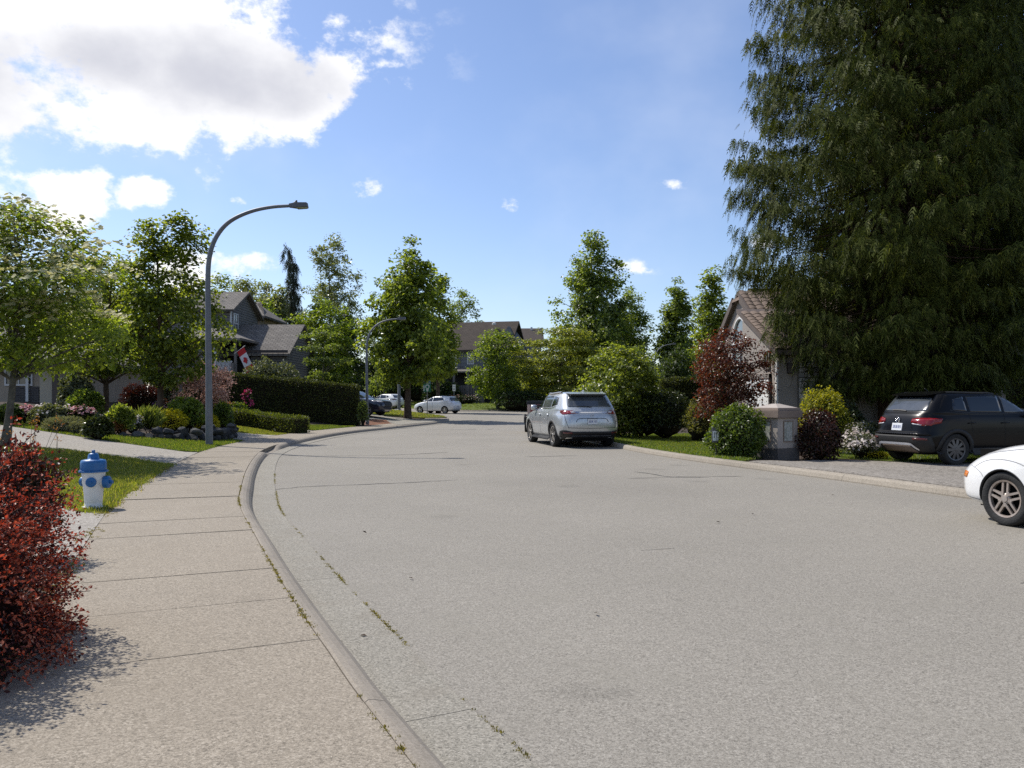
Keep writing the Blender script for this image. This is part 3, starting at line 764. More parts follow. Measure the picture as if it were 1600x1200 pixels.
def hedge(name, label, path, hgt, thick, mat_leaf, dens, leaf, seed, top_round=.12, z_of=None, taper=0.0, group=None, fuzz=.05, top_z=None):
    """clipped hedge along a line on the ground"""
    rng = np.random.default_rng(seed); P = smooth_line(path, .4) if len(path) > 2 else densify([*path, path[-1]], .4)[:-1]
    P = np.vstack([P, np.array(path[-1])]) if len(path) == 2 else P
    n = len(P); gz = H(P[:, 0], P[:, 1]); tz = gz + hgt if top_z is None else np.linspace(top_z[0], top_z[1], n)
    base = np.array([P[n // 2, 0], P[n // 2, 1], gz[n // 2]]); root = thing(name, label, 'hedge', base, 0, group)
    seg = np.linalg.norm(np.diff(P, axis=0), axis=1); s = np.r_[0, np.cumsum(seg)]; Lt = s[-1]
    T = np.gradient(P, axis=0); T /= np.linalg.norm(T, axis=1, keepdims=True); Nn = np.stack([-T[:, 1], T[:, 0]], 1)
    hm = (tz - gz).mean()
    area = [Lt * hm, Lt * hm, Lt * thick, thick * hm, thick * hm]; cnt = (np.array(area) * dens).astype(int)
    pts, nrm = [], []
    for side, c in enumerate(cnt):
        q = rng.random(c) * Lt if side < 3 else np.full(c, 0 if side == 3 else Lt)
        x = np.interp(q, s, P[:, 0]); y = np.interp(q, s, P[:, 1]); g0 = np.interp(q, s, gz); t1 = np.interp(q, s, tz)
        nx_, ny_ = np.interp(q, s, Nn[:, 0]), np.interp(q, s, Nn[:, 1]); tx, ty = np.interp(q, s, T[:, 0]), np.interp(q, s, T[:, 1])
        v = rng.random(c)
        if side < 2:
            sg = 1 if side == 0 else -1; off = sg * (thick / 2 - taper * v); z = g0 + v * (t1 - g0); nr = np.column_stack([nx_ * sg, ny_ * sg, np.full(c, .15)])
        elif side == 2: off = (v - .5) * (thick - 2 * taper); z = t1.copy(); nr = np.tile([0, 0, 1.0], (c, 1))
        else:
            sg = -1 if side == 3 else 1; off = (rng.random(c) - .5) * thick; z = g0 + v * (t1 - g0); nr = np.column_stack([tx * sg, ty * sg, np.full(c, .15)])
        bumpy = fuzz * (np.sin(q * 1.7 + z * 2.1) + np.sin(q * 3.9 - z * 3)) * .6
        p = np.column_stack([x + nx_ * off, y + ny_ * off, z]) + nr * (bumpy + rng.normal(0, fuzz, c))[:, None]
        pts.append(p); nrm.append(nr)
    Pp, N0 = np.vstack(pts), np.vstack(nrm); m = len(Pp)
    N1 = unit(N0 + rdir(rng, m) * .8); D = unit(np.cross(N1, rdir(rng, m)) + [0, 0, .35] + N0 * .4)
    V, Fc = leaf_geo(Pp, D, N1, leaf * rng.uniform(.6, 1.3, m), .5)
    np_mesh('foliage', V, Fc, mat_leaf, root, origin=base)
    h2 = thick / 2 - .07; A, B = P + Nn * h2, P - Nn * h2; i2 = np.arange(n)
    A2, B2 = P + Nn * (h2 - taper), P - Nn * (h2 - taper)
    Vc = np.vstack([np.column_stack([A, gz]), np.column_stack([B, gz]), np.column_stack([A2, tz - .06]), np.column_stack([B2, tz - .06])])
    Fq = []
    for i in range(n - 1): Fq += [[i, i+1, 2*n+i+1, 2*n+i], [n+i+1, n+i, 3*n+i, 3*n+i+1], [2*n+i, 2*n+i+1, 3*n+i+1, 3*n+i]]
    Fq += [[0, 2*n, 3*n, n], [n-1, 2*n-1, 4*n-1, 3*n-1]]
    np_mesh('twigs', Vc, Fq, M_twig, root, origin=base)
    return root

# feathery drooping spray, as on cedars and cypresses: an axis with leaflets to both sides, pointing down
def spray_template(nl=4, wid=.30, blade=.40, bw=.085):
    V, Fc = [], []
    for i in range(nl + 1):
        y = i / (nl + 1); x0 = .10 * math.sin(y * 2.2)
        for sg in ((-1, 1) if i < nl else (0,)):
            ln = blade * (1 - .45 * y); an = (.55 - .25 * y + .12 * math.sin(i * 2.7)) * sg
            b = np.array([sg * .012, y, -.06 * y]); tip = b + ln * np.array([math.sin(an) * wid / .3, math.cos(an), -.10])
            pr = np.array([math.cos(an), -math.sin(an), 0]) * bw * (1 - .3 * y)
            k = len(V); V += [b - pr * .5, b + pr * .5 + [0, .03, 0], tip]; Fc.append([k, k + 1, k + 2])
    return np.array(V), np.array(Fc)
def scatter_template(T, P, D, N, size):
    """place copies of template (x side, y axis, z normal) at P with axis D"""
    TV, TF = T; D = unit(D); S = unit(np.cross(D, N)); Nn = np.cross(S, D); sz = np.broadcast_to(size, len(P))[:, None, None]
    V = P[:, None, :] + sz * (TV[None, :, 0:1] * S[:, None] + TV[None, :, 1:2] * D[:, None] + TV[None, :, 2:3] * Nn[:, None])
    Fc = (np.arange(len(P)) * len(TV))[:, None, None] + TF[None]
    return V.reshape(-1, 3), Fc.reshape(-1, 3)

def conifer(name, label, base, h, R, env, mat_leaf, bark, seed, zb=1.2, boughs=260, sprays=90, size=.6, tr=.5, droop=.9, upturn=.2, tmpl=None, face=None, sag=.35, cat='tree', lean=None, sub=True, dead=.12, group=None):
    rng = np.random.default_rng(seed); base = np.array(base, float); root = thing(name, label, cat, base, 0, group)
    T = tmpl or spray_template(); Pl, Dl, Nl, Sl, tl = [], [], [], [], []
    s = np.linspace(0, 1, 14); ax = np.column_stack([np.zeros(14), np.zeros(14), s * h])
    if lean is not None: ax += lean(s)
    tl.append(tube(ax, tr * (1 - s)**.9 + .02, 12))
    ga = 2.399963
    for i in range(boughs):
        f = ((i + rng.random()) / boughs)**1.15; z = zb + (h - zb) * f * .985
        a = i * ga + rng.normal(0, .3)
        ln = R * env(f) * (rng.uniform(.80, 1.05) if sub else rng.uniform(.25, 1.35))
        if face is not None: ln *= face(a, f)
        if ln < .12: continue
        q = np.linspace(0, 1, 7); c0 = np.array([np.interp(z / h, s, ax[:, j]) for j in range(3)])
        dz = ln * (-sag * np.sin(q * np.pi * .62) * 1.1 + upturn * q**2.5)
        hx = ln * q; br = np.column_stack([c0[0] + np.cos(a) * hx, c0[1] + np.sin(a) * hx, z + dz + .15 * hx * (1 - q)])
        tl.append(tube(br[:5], np.linspace(max(.014, .022 * ln**.7), .006, 5), 5)); bsz = rng.uniform(.75, 1.45); bdr = rng.uniform(-.1, .5)
        ns = max(3, int(sprays * (ln / R) * rng.uniform(.8, 1.2)))
        qq = np.r_[rng.beta(2.3, 1.0, ns) * .96 + .04, rng.uniform(.84, 1.0, ns // 4 + 5)]; ns = len(qq)
        p = np.column_stack([np.interp(qq, q, br[:, j]) for j in range(3)])
        side = rng.normal(0, .16 + .13 * ln * (1 - qq * .62) * (1 if sub else .4), ns)
        p += np.column_stack([-np.sin(a) * side, np.cos(a) * side, -np.abs(side) * .35 - rng.random(ns) * .15])
        d = np.column_stack([np.cos(a) * .45 - np.sin(a) * np.sign(side) * .4 + rng.normal(0, .42, ns), np.sin(a) * .45 + np.cos(a) * np.sign(side) * .4 + rng.normal(0, .42, ns), -droop - bdr - rng.random(ns) * .7])
        Pl.append(p); Dl.append(d); Nl.append(np.column_stack([np.cos(a) + rng.normal(0, .5, ns), np.sin(a) + rng.normal(0, .5, ns), rng.normal(.35, .3, ns)]))
        Sl.append(size * bsz * rng.uniform(.55, 1.25, ns))
    P, D, N, S = np.vstack(Pl), np.vstack(Dl), np.vstack(Nl), np.concatenate(Sl)
    V, Fc = scatter_template(T, P, D, N, S)
    np_mesh('crown', V + base, Fc, mat_leaf, root, origin=base)
    tubes_obj('trunk', [(v + base, f) for v, f in tl], bark, root, base)
    return root

# leaf colours
K_maple = leafmat('maple_leaf', (.052,.080,.015), (.195,.230,.042), .52, .38, c3=(.15,.19,.03))
K_dogwood = leafmat('dogwood_leaf', (.062,.100,.016), (.20,.255,.045), .50, .38)
K_bract = leafmat('dogwood_bract', (.62,.60,.32), (.80,.77,.52), .55, .6, tcol=(1, 1, .92))
K_oak = leafmat('oak_leaf', (.058,.090,.017), (.205,.250,.050), .52, .36)
K_oak2 = leafmat('oak_leaf_far', (.058,.092,.026), (.19,.235,.062), .50, .38)
K_olive = leafmat('layered_leaf', (.082,.105,.022), (.235,.262,.065), .50, .36, c3=(.19,.20,.06))
K_bright = leafmat('bright_leaf', (.06,.100,.016), (.175,.225,.040), .5, .38)
K_limegreen = leafmat('lime_leaf', (.06,.09,.018), (.20,.235,.055), .5, .36)
K_poplar = leafmat('poplar_leaf', (.085,.105,.055), (.20,.225,.125), .4, .32)
K_pale = leafmat('pale_leaf', (.075,.11,.035), (.15,.19,.065), .5, .45)
K_deep = leafmat('deep_leaf', (.018,.034,.008), (.045,.07,.014), .35, .45)
K_rhodo = leafmat('rhododendron_leaf', (.016,.028,.008), (.05,.065,.018), .25, .35)
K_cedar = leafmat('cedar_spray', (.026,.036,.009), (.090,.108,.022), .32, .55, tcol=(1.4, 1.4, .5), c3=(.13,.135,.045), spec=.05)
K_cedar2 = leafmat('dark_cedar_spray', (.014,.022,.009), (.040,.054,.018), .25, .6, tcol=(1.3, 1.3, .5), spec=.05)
K_cypress = leafmat('cypress_spray', (.014,.022,.012), (.036,.047,.024), .2, .6)
K_hedge = leafmat('hedge_leaf', (.024,.038,.008), (.125,.150,.024), .35, .5)
K_thuja = leafmat('thuja_leaf', (.012,.019,.006), (.085,.100,.018), .25, .6)
K_plum = leafmat('plum_leaf', (.05,.020,.013), (.165,.075,.042), .38, .3, tcol=(1.7, .65, .35), c3=(.14,.10,.03))
K_burg = leafmat('burgundy_leaf', (.022,.014,.010), (.075,.030,.020), .3, .32, tcol=(1.6, .6, .35), c3=(.07,.06,.02))
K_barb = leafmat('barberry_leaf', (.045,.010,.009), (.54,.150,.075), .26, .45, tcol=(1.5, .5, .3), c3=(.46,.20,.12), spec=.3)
K_barbshade = leafmat('shaded_barberry_leaf', (.016,.007,.007), (.080,.022,.019), .2, .45, tcol=(1.5, .5, .3), spec=.3)  # inner leaves: the bush's own shade is put into this darker colour
K_yellow = leafmat('gold_leaf', (.36,.32,.014), (.62,.56,.03), .5, .5, tcol=(1.2, 1.15, .4))
K_gold = leafmat('gold_green_leaf', (.12,.15,.014), (.50,.46,.03), .48, .5, tcol=(1.25, 1.2, .4))
K_azalea = leafmat('gold_azalea_leaf', (.05,.06,.018), (.21,.20,.055), .4, .5)
K_box = leafmat('round_shrub_leaf', (.035,.062,.010), (.105,.15,.022), .42, .35, c3=(.16,.2,.05))
K_grey = leafmat('grey_foliage', (.13,.14,.09), (.23,.235,.165), .2, .7)
K_silver = leafmat('silver_green_leaf', (.05,.065,.035), (.15,.165,.095), .3, .5)
K_pinkbl = leafmat('pink_blossom', (.36,.21,.18), (.56,.40,.34), .35, .7, tcol=(1.0, .9, .85))
K_pink = leafmat('pink_petal', (.55,.24,.27), (.72,.44,.44), .35, .6, tcol=(1.1, .8, .8))
K_white = leafmat('white_petal', (.62,.55,.52), (.78,.72,.68), .35, .6, tcol=(1, .95, .95))
K_magenta = leafmat('magenta_petal', (.42,.03,.12), (.55,.06,.20), .35, .6, tcol=(1.2, .5, .7))
K_violet = leafmat('violet_petal', (.25,.10,.30), (.36,.2,.42), .3, .6)
K_iris = leafmat('iris_blade', (.09,.13,.03), (.26,.29,.10), .4, .5)
K_rusty = leafmat('rusty_leaf', (.14,.055,.02), (.26,.13,.04), .4, .5)

# ------------------------------------------------------------------ vehicles (local +x forward, +y to the car's left)
M_tyre = mat('tyre_rubber', (.018,.018,.018), .8, (.03,.03,.03), 12, 4, .3, 60, spec=.3)
M_black_trim = mat('black_trim', (.016,.016,.017), .55, spec=.4)
M_cladding = mat('grey_cladding', (.020,.020,.021), .6, (.028,.028,.028), 20, 3, spec=.3)
M_glass = mat('dark_glass', (.010,.013,.015), .04, spec=.8)
M_glass2 = mat('grey_glass', (.045,.052,.058), .06, (.075,.082,.088), 1.6, 4, spec=.9)
M_chrome = mat('chrome', (.72,.72,.72), .12, metal=1.0)
M_alloy = mat('alloy', (.52,.50,.47), .3, metal=.85)
M_alloy_dirty = mat('dusty_alloy', (.42,.37,.33), .5, (.30,.24,.20), 9, 4, metal=.5)
M_alloy_black = mat('black_alloy', (.085,.085,.09), .32, metal=.4)
M_red = mat('tail_lamp_red', (.20,.006,.010), .2, coat=.5)
M_reddark = mat('dark_red_lens', (.10,.006,.008), .2, coat=.6)
M_clear = mat('clear_lens', (.62,.62,.64), .12, coat=.8)
M_amber = mat('amber_lens', (.70,.22,.015), .25, (.62,.16,.01), 25, 3, coat=.6)
M_well = mat('wheel_well', (.006,.006,.006), .95, spec=.1)
M_plate = mat('plate_white', (.66,.68,.70), .45)
M_plateink = mat('plate_ink', (.08,.11,.28), .5)
M_seam = mat('panel_gap', (.012,.012,.012), .9)
M_seam_w = mat('panel_gap_pale', (.28,.28,.28), .9)
def paint(name, c, metal=.0, rough=.35, coat=1.0, var=None):
    return mat(name, c, rough, var or tuple(x * .93 for x in c), 2.5, 3, metal=metal, coat=coat, spec=.2 if max(c) < .01 else .5)
M_silver = paint('silver_paint', (.50,.525,.54), .55, .33)
M_blackp = paint('black_paint', (.0025,.0025,.0032), .0, .3, .12)
M_white = paint('white_paint', (.80,.80,.79), .0, .35)
M_white2 = paint('pearl_white_paint', (.74,.75,.76), .1, .35)
M_navy = paint('navy_paint', (.010,.013,.030), .2, .25)
M_maroon = paint('maroon_paint', (.16,.03,.035), .2, .3)

def round_poly(P, r, k=3):
    P = [np.array(p, float) for p in P]; out = []
    for i, b in enumerate(P):
        a, c = P[i-1], P[(i+1) % len(P)]; u, v = a - b, c - b; lu, lv = np.linalg.norm(u), np.linalg.norm(v)
        q = min(r, lu * .45, lv * .45); p0, p1 = b + u / lu * q, b + v / lv * q
        for t in np.linspace(0, 1, k + 1): out.append((1-t)**2 * p0 + 2*t*(1-t) * b + t*t * p1)
    return np.array(out)

class Car:
    def __init__(s, name, label, loc, heading, keys, arches, Ra, M_paint, sub=5, nx=110, group=None, pitch=0.0):
        """keys: rows (front x, front z, rear x, rear z, half width, squareness)"""
        s.root = thing(name, label, 'car', loc, math.atan2(heading[1], heading[0]), group)
        if pitch: s.root.rotation_euler[1] = pitch
        K = np.array(keys, float); Q = np.vstack([2*K[0]-K[1], K, 2*K[-1]-K[-2]]); lev = []
        for i in range(1, len(Q) - 2):
            for t in np.arange(sub) / sub:
                a, b, c, d = Q[i-1], Q[i], Q[i+1], Q[i+2]
                lev.append(.5 * (2*b + (c-a)*t + (2*a-5*b+4*c-d)*t**2 + (3*b-a-3*c+d)*t**3))
        lev.append(K[-1]); lev = np.array(lev); s.keys = K
        yy = np.array([0, .18, .36, .52, .65, .76, .85]); V = []; M = None
        for (fx, fz, rx, rz, w, n) in lev:
            xe = (1 - yy**n)**(1 / n); xm = np.linspace(xe[-1], -xe[-1], nx)[1:-1]; ym = (1 - np.abs(xm)**n)**(1 / n)
            cx = np.r_[xe, xm, -xe[::-1]]; cy = np.r_[yy, ym, yy[::-1]]
            c, a = (fx + rx) / 2, (fx - rx) / 2; t = (cx + 1) / 2
            x = c + a * cx; z = rz + (fz - rz) * t; y = w * cy
            V.append(np.column_stack([np.r_[x, x[-2:0:-1]], np.r_[y, -y[-2:0:-1]], np.r_[z, z[-2:0:-1]]]))
        V = np.array(V); m, n = V.shape[:2]; ids = np.arange(m * n).reshape(m, n); V = V.reshape(-1, 3)
        Fq = np.stack([ids[:-1], np.roll(ids[:-1], -1, 1), np.roll(ids[1:], -1, 1), ids[1:]], -1).reshape(-1, 4)
        s.bvh = BVHTree.FromPolygons([tuple(p) for p in V], [tuple(int(i) for i in f) for f in Fq] + [tuple(int(i) for i in ids[-1])])
        dead = np.zeros(len(Fq), bool); fc = V[Fq].mean(1)
        for (ax, az) in arches: dead |= (np.hypot(fc[:, 0] - ax, fc[:, 2] - az) < Ra) & (np.abs(fc[:, 1]) > .5)
        gone = np.unique(Fq[dead]); kept = np.unique(Fq[~dead]); edge = np.intersect1d(gone, kept)
        V2 = V.copy()
        for (ax, az) in arches:
            d = np.hypot(V2[edge, 0] - ax, V2[edge, 2] - az); e = edge[(d < Ra + .15)]
            dx, dz = V2[e, 0] - ax, V2[e, 2] - az; d = np.hypot(dx, dz) + 1e-6
            V2[e, 0] = ax + dx / d * Ra; V2[e, 2] = az + dz / d * Ra
        cap = [[int(i) for i in ids[-1]]]
        faces = [list(map(int, f)) for f in Fq[~dead]] + cap + [[int(i) for i in ids[0][::-1]]]
        s.body = np_mesh('body', V2, faces, M_paint, s.root, True)
        s.W = K[:, 4].max(); s.arch = arches; s.Ra = Ra; s.x0, s.x1 = K[:, 2].min(), K[:, 0].max()
        MB().box(s.x0 + .25, s.x1 - .25, -(s.W - .30), s.W - .30, K[0, 1] - .03, .85).build('underbody', M_well, s.root)
    def hit(s, p, mode):
        a, b = float(p[0]), float(p[1])
        o, d = {'L': ((a, 4, b), (0, -1, 0)), 'R': ((a, -4, b), (0, 1, 0)), 'rear': ((-6, a, b), (1, 0, 0)), 'front': ((6, a, b), (-1, 0, 0)), 'top': ((a, b, 5), (0, 0, -1))}[mode]
        h = s.bvh.ray_cast(Vector(o), Vector(d))
        if h[0] is None:
            o2 = {'L': (a, s.W, b), 'R': (a, -s.W, b), 'rear': (s.x0, a, b), 'front': (s.x1, a, b), 'top': (a, b, 1.3)}[mode]
            h = s.bvh.find_nearest(Vector(o2)); q = Vector(o2) if abs(h[0].z - o2[2]) > .03 else h[0]
            return q, -Vector(d)
        n = h[1]; n = n if n.dot(Vector(d)) < 0 else -n
        return h[0], n
    def patch(s, name, poly, mode, m, off=.004, cell=.07, r=.03, parent=None, label=None, rim=.012):
        P = round_poly(poly, r) if r else np.array(poly, float)
        P = densify(P, cell); V2, Fs = cdt(P, cell); V = []
        nb = len(P)
        for p in V2:
            q, n = s.hit(p, mode); V.append(q + n * off)
        # turn the rim down into the body so the panel has thickness
        ec = {(a, b) for f in Fs for a, b in zip(f, f[1:] + f[:1])}; low = {}
        V = [tuple(v) for v in V]; base = len(V)
        for a, b in list(ec):
            if (b, a) in ec: continue
            for q in (a, b):
                if q not in low:
                    h, n = s.hit(V2[q], mode); low[q] = len(V); V.append(tuple(h - n * rim))
            Fs.append([b, a, low[a], low[b]])
        o = np_mesh(name, np.array(V), Fs, m, parent or s.root, False)
        o.data.polygons.foreach_set('use_smooth', np.array([len(p.vertices) == 3 for p in o.data.polygons]))
        if label: o['label'] = label
        return o
    def both(s, name, poly, m, **k):
        return [s.patch(name, poly, 'L', m, **k), s.patch(name, poly, 'R', m, **k)]
    def mirror_ends(s, name, poly, mode, m, **k):
        return [s.patch(name, poly, mode, m, **k), s.patch(name, [(-a, b) for a, b in poly], mode, m, **k)]
    def strip(s, name, pts, mode, m, w=.012, off=.004, parent=None, step=.05, thick=None):
        P = smooth_line(pts, step) if len(pts) > 2 else np.linspace(pts[0], pts[1], max(3, int(np.hypot(pts[1][0]-pts[0][0], pts[1][1]-pts[0][1]) / step)))
        T = np.gradient(P, axis=0); T /= np.linalg.norm(T, axis=1, keepdims=True) + 1e-9; N = np.stack([-T[:, 1], T[:, 0]], 1) * w / 2
        V = []
        for a, b in ((N, off), (-N, off)):
            for p, q in zip(P, a):
                h, n = s.hit(p + q, mode); V.append(h + n * b)
        n = len(P); Fq = [[i, i + 1, n + i + 1, n + i] for i in range(n - 1)]
        if thick:
            for a in (N, -N):
                for p, q in zip(P, a):
                    h, nn = s.hit(p + q, mode); V.append(h - nn * .01)
            Fq += [[i + 1, i, 2*n + i, 2*n + i + 1] for i in range(n - 1)] + [[n + i, n + i + 1, 3*n + i + 1, 3*n + i] for i in range(n - 1)]
        return np_mesh(name, np.array([tuple(v) for v in V]), Fq, m, parent or s.root, True)
    def arch_trim(s, m, w=.07, a0=-12, a1=192, off=.012):
        for (ax, az) in s.arch:
            for mode in ('L', 'R'):
                V, n = [], 28
                for rr, o in ((s.Ra - .012, off - .03), (s.Ra - .012, off), (s.Ra + w, off), (s.Ra + w, -.01)):
                    for i in range(n):
                        t = R_(a0 + (a1 - a0) * i / (n - 1)); p = (ax + rr * math.cos(t), max(az + rr * math.sin(t), .16)); h, nn = s.hit(p, mode)
                        V.append(tuple(h + nn * o))
                Fq = [[k*n+i, k*n+i+1, (k+1)*n+i+1, (k+1)*n+i] for k in range(3) for i in range(n - 1)]
                np_mesh('wheel_arch', np.array(V), Fq, m, s.root, True)
    def wheels(s, R, w, rr, style, m_rim, inset=.02, parts=5):
        for (ax, _) in s.arch:
            for sg in (1, -1):
                yo = sg * (s.W - inset - w / 2); c = (ax, yo, R)
                hub = MB().lathe([(.02, -.05), (rr * .62, -.05), (rr * .62, .0), (.02, .0)], 20, 'y', c)
                hub.lathe([(rr * .97, -w * .35), (rr * .97, w * .1)], 24, 'y', c)
                wo = hub.build('wheel', M_well, s.root, fix=False)
                prof = [(rr, -w*.40), (R*.90, -w*.5), (R*.965, -w*.46), (R, -w*.33), (R, w*.33), (R*.965, w*.46), (R*.90, w*.5), (rr*1.10, w*.475), (rr, w*.40)]
                V, Fs = [], []; n = 40
                for (r, h) in prof: V += [(ax + r*math.cos(t*2*math.pi/n), yo + h, R + r*math.sin(t*2*math.pi/n)) for t in range(n)]
                for k in range(len(prof) - 1): Fs += [(k*n+i, k*n+(i+1) % n, (k+1)*n+(i+1) % n, (k+1)*n+i) for i in range(n)]
                np_mesh('tyre', np.array(V), np.array(Fs), M_tyre, wo, True)
                f = sg * w * .36; mb = MB()
                for (r0, r1) in ((rr * .90, rr * 1.0),):
                    V, Fs = [], []
                    for r, h in ((r0, f - sg*.03), (r0, f + sg*.008), (r1, f + sg*.014), (r1 + .006, f - sg*.01), (r1, -f)):
                        V += [(ax + r*math.cos(t*2*math.pi/n), yo + h, R + r*math.sin(t*2*math.pi/n)) for t in range(n)]
                    for k in range(4): Fs += [(k*n+i, k*n+(i+1) % n, (k+1)*n+(i+1) % n, (k+1)*n+i) for i in range(n)]
                    mb.add(V, Fs)
                def bar(t, off, w0, w1, ra, rb, th=.024):
                    ct, st = math.cos(t), math.sin(t); b, tp = [], []
                    for (r, q) in ((ra, off - w0/2), (rb, off * 1.0 - w1/2), (rb, off + w1/2), (ra, off + w0/2)):
                        X, Z = ax + r*ct - q*st, R + r*st + q*ct
                        dome = .014 * (1 - r / rr)
                        b.append((X, yo + f - sg*(th - dome), Z)); tp.append((X, yo + f + sg*dome, Z))
                    mb.hexa(b, tp)
                if style == 'double':
                    for i in range(5):
                        for o in (-.031, .031): bar(2*math.pi*i/5 + 1.57 + .0, o, .028, .024, .03, rr * .93)
                elif style == 'split':
                    for i in range(parts):
                        for o in (-.10, .10): bar(2*math.pi*i/parts + o * 1.5 + 1.57, 0, .03, .045, .03, rr * .93)
                else:
                    for i in range(parts): bar(2*math.pi*i/parts + 1.3, 0, .05, .07, .03, rr * .93)
                mb.lathe([(.002, f + sg*.020), (.036, f + sg*.018), (.044, f + sg*.004), (.044, f - sg*.03)], 18, 'y', (ax, yo, R))
                if style == 'double':
                    for i in range(5):
                        t = 2*math.pi*i/5 + 1.57 + .63; mb.lathe([(.001, f + sg*.012), (.009, f + sg*.010), (.009, f - sg*.01)], 6, 'y', (ax + .085*math.cos(t), yo, R + .085*math.sin(t)))
                    mb.lathe([(rr*.24, f + sg*.006), (rr*.30, f - sg*.004), (rr*.30, f - sg*.03)], 20, 'y', (ax, yo, R))
                mb.build('rim', m_rim, wo, fix=False)
    def mirrors(s, x, z, m, y=None):
        for sg, mode in ((1, 'L'), (-1, 'R')):
            h, n = s.hit((x, z), mode); mb = MB(); cy = h.y + sg * .14
            mb.lathe([(.02, -.10), (.075, -.085), (.092, 0), (.08, .085), (.02, .10)], 12, 'y', (x + .02, cy, z + .05))
            mb.tube([(x, h.y - sg*.03, z - .03), (x, cy, z)], .028, 6)
            o = mb.build('door_mirror', m, s.root, True, fix=False)
    def plate(s, y, z, w=.30, h=.152, mode='rear', chars='wwwwwww', frame=None):
        hit, n = s.hit((y, z), mode); sg = -1 if mode == 'rear' else 1; x = hit.x
        t = math.atan2(n.z, abs(n.x)); dz = math.tan(t) * h / 2 if abs(t) < .5 else 0
        def P(a, b, d): return (x + sg * d + (-sg) * dz * (b / (h / 2)) * (1), y + a, z + b)
        root = np_mesh('licence_plate', [P(-w/2, -h/2, .012), P(w/2, -h/2, .012), P(w/2, h/2, .012), P(-w/2, h/2, .012), P(-w/2-.01, -h/2-.01, -.01), P(w/2+.01, -h/2-.01, -.01), P(w/2+.01, h/2+.01, -.01), P(-w/2-.01, h/2+.01, -.01)],
                       [[0, 1, 2, 3], [0, 1, 5, 4], [1, 2, 6, 5], [2, 3, 7, 6], [3, 0, 4, 7]], [M_plate, frame or M_plate], s.root, midx=[0, 1, 1, 1, 1])
        mb = MB(); k = len(chars); cw = w * .84 / k
        for i, c in enumerate(chars):   # blocky figures: strokes only, they are a few pixels wide
            if c == ' ': continue
            a = -w * .42 + cw * (i + .14); b = a + cw * .68
            st = [((a, -.030), (a + .008, .038)), ((a, .031), (b, .038)), ((a, -.001), (b, .006))]
            if i % 2: st += [((b - .010, -.030), (b, .038))]
            else: st += [((a, -.030), (b, -.020))]
            for (p, q) in st: mb.add([P(p[0], p[1], .0145), P(q[0], p[1], .0145), P(q[0], q[1], .0145), P(p[0], q[1], .0145)], [(0, 1, 2, 3)])
        tag(mb.build('figures', M_plateink, root, fix=False), kind='stuff')
        return root

# ---- silver seven-seat SUV parked at the right kerb
h = (-math.sin(R_(12.5)), math.cos(R_(12.5)))
W0 = np.array([1.37, 24.75]); lf = np.array([-h[1], h[0]])     # contact of its rear left wheel
ctr = W0 - lf * .83 + np.array(h) * 1.45
keysCX = [(2.25,.24,-2.22,.26,.86,7),(2.44,.36,-2.44,.40,.94,7),(2.52,.58,-2.52,.60,.975,7),(2.52,.72,-2.53,.78,.982,6.5),(2.46,.86,-2.50,.96,.975,6),(2.28,.98,-2.46,1.06,.95,5.5),
          (1.75,1.07,-2.42,1.13,.925,5.5),(1.06,1.14,-2.36,1.18,.905,6),(.62,1.38,-2.16,1.38,.83,6.5),(.28,1.56,-1.98,1.56,.755,7),(.02,1.64,-1.88,1.645,.69,7),(-.28,1.685,-1.72,1.69,.60,6),(-.6,1.705,-1.4,1.71,.35,4),(-.9,1.712,-1.1,1.715,.06,2)]
cx = Car('parked_car', 'silver SUV parked at the lawn kerb, seen from behind', (ctr[0], ctr[1], 0), h, keysCX, [(1.48, .37), (-1.45, .37)], .405, M_silver)
cx.wheels(.375, .25, .275, 'split', M_alloy, parts=5)
cx.arch_trim(M_cladding, .055)
cx.both('sill_cladding', [(-1.02,.20),(1.06,.20),(1.06,.31),(-1.02,.31)], M_cladding, off=.012, r=.01)
cx.both('sill_trim', [(-1.0,.335),(1.04,.335),(1.04,.36),(-1.0,.36)], M_chrome, off=.008, r=.005)
cx.both('side_window', [(.98,1.19),(.0,1.20),(.0,1.585),(.20,1.545),(.58,1.36)], M_glass, off=.003)
cx.both('side_window', [(-.07,1.20),(-1.02,1.22),(-1.02,1.575),(-.07,1.60)], M_glass2, off=.003)
cx.both('side_window', [(-1.09,1.225),(-1.70,1.31),(-1.58,1.53),(-1.09,1.57)], M_glass, off=.003)
for md in ('L', 'R'):
    cx.strip('window_trim', [(.95,1.165),(0,1.175),(-1.1,1.19),(-1.78,1.29)], md, M_chrome, .018, .006)
    cx.strip('door_seam', [(-.03,1.16),(-.04,.75),(-.02,.36)], md, M_seam, .010, .002)
    cx.strip('door_seam', [(-1.05,1.16),(-1.0,.90),(-.98,.62)], md, M_seam, .010, .002)
    cx.strip('door_seam', [(.92,1.14),(1.0,.85),(1.02,.36)], md, M_seam, .010, .002)
    for x in (-.14, -1.12):
        hh, nn = cx.hit((x, .99), md); sg = 1 if md == 'L' else -1
        MB().tube([(x + .03, hh.y, .985), (x + .05, hh.y + sg*.035, .99), (x + .21, hh.y + sg*.035, 1.0), (x + .23, hh.y, 1.0)], .014, 6).build('door_handle', M_silver, cx.root, True, fix=False)
    cx.strip('roof_rail', [(-1.55,.66 if md == 'L' else -.66),(-.6,.70 if md == 'L' else -.70),(-.05,.66 if md == 'L' else -.66)], 'top', M_alloy, .03, .045, thick=True)
cx.patch('rear_window', [(-.70,1.235),(.70,1.235),(.60,1.585),(-.60,1.585)], 'rear', M_glass2, off=.004, r=.07)
cx.patch('windscreen', [(-.72,1.20),(.72,1.20),(.60,1.60),(-.60,1.60)], 'front', M_glass, off=.004, r=.05)
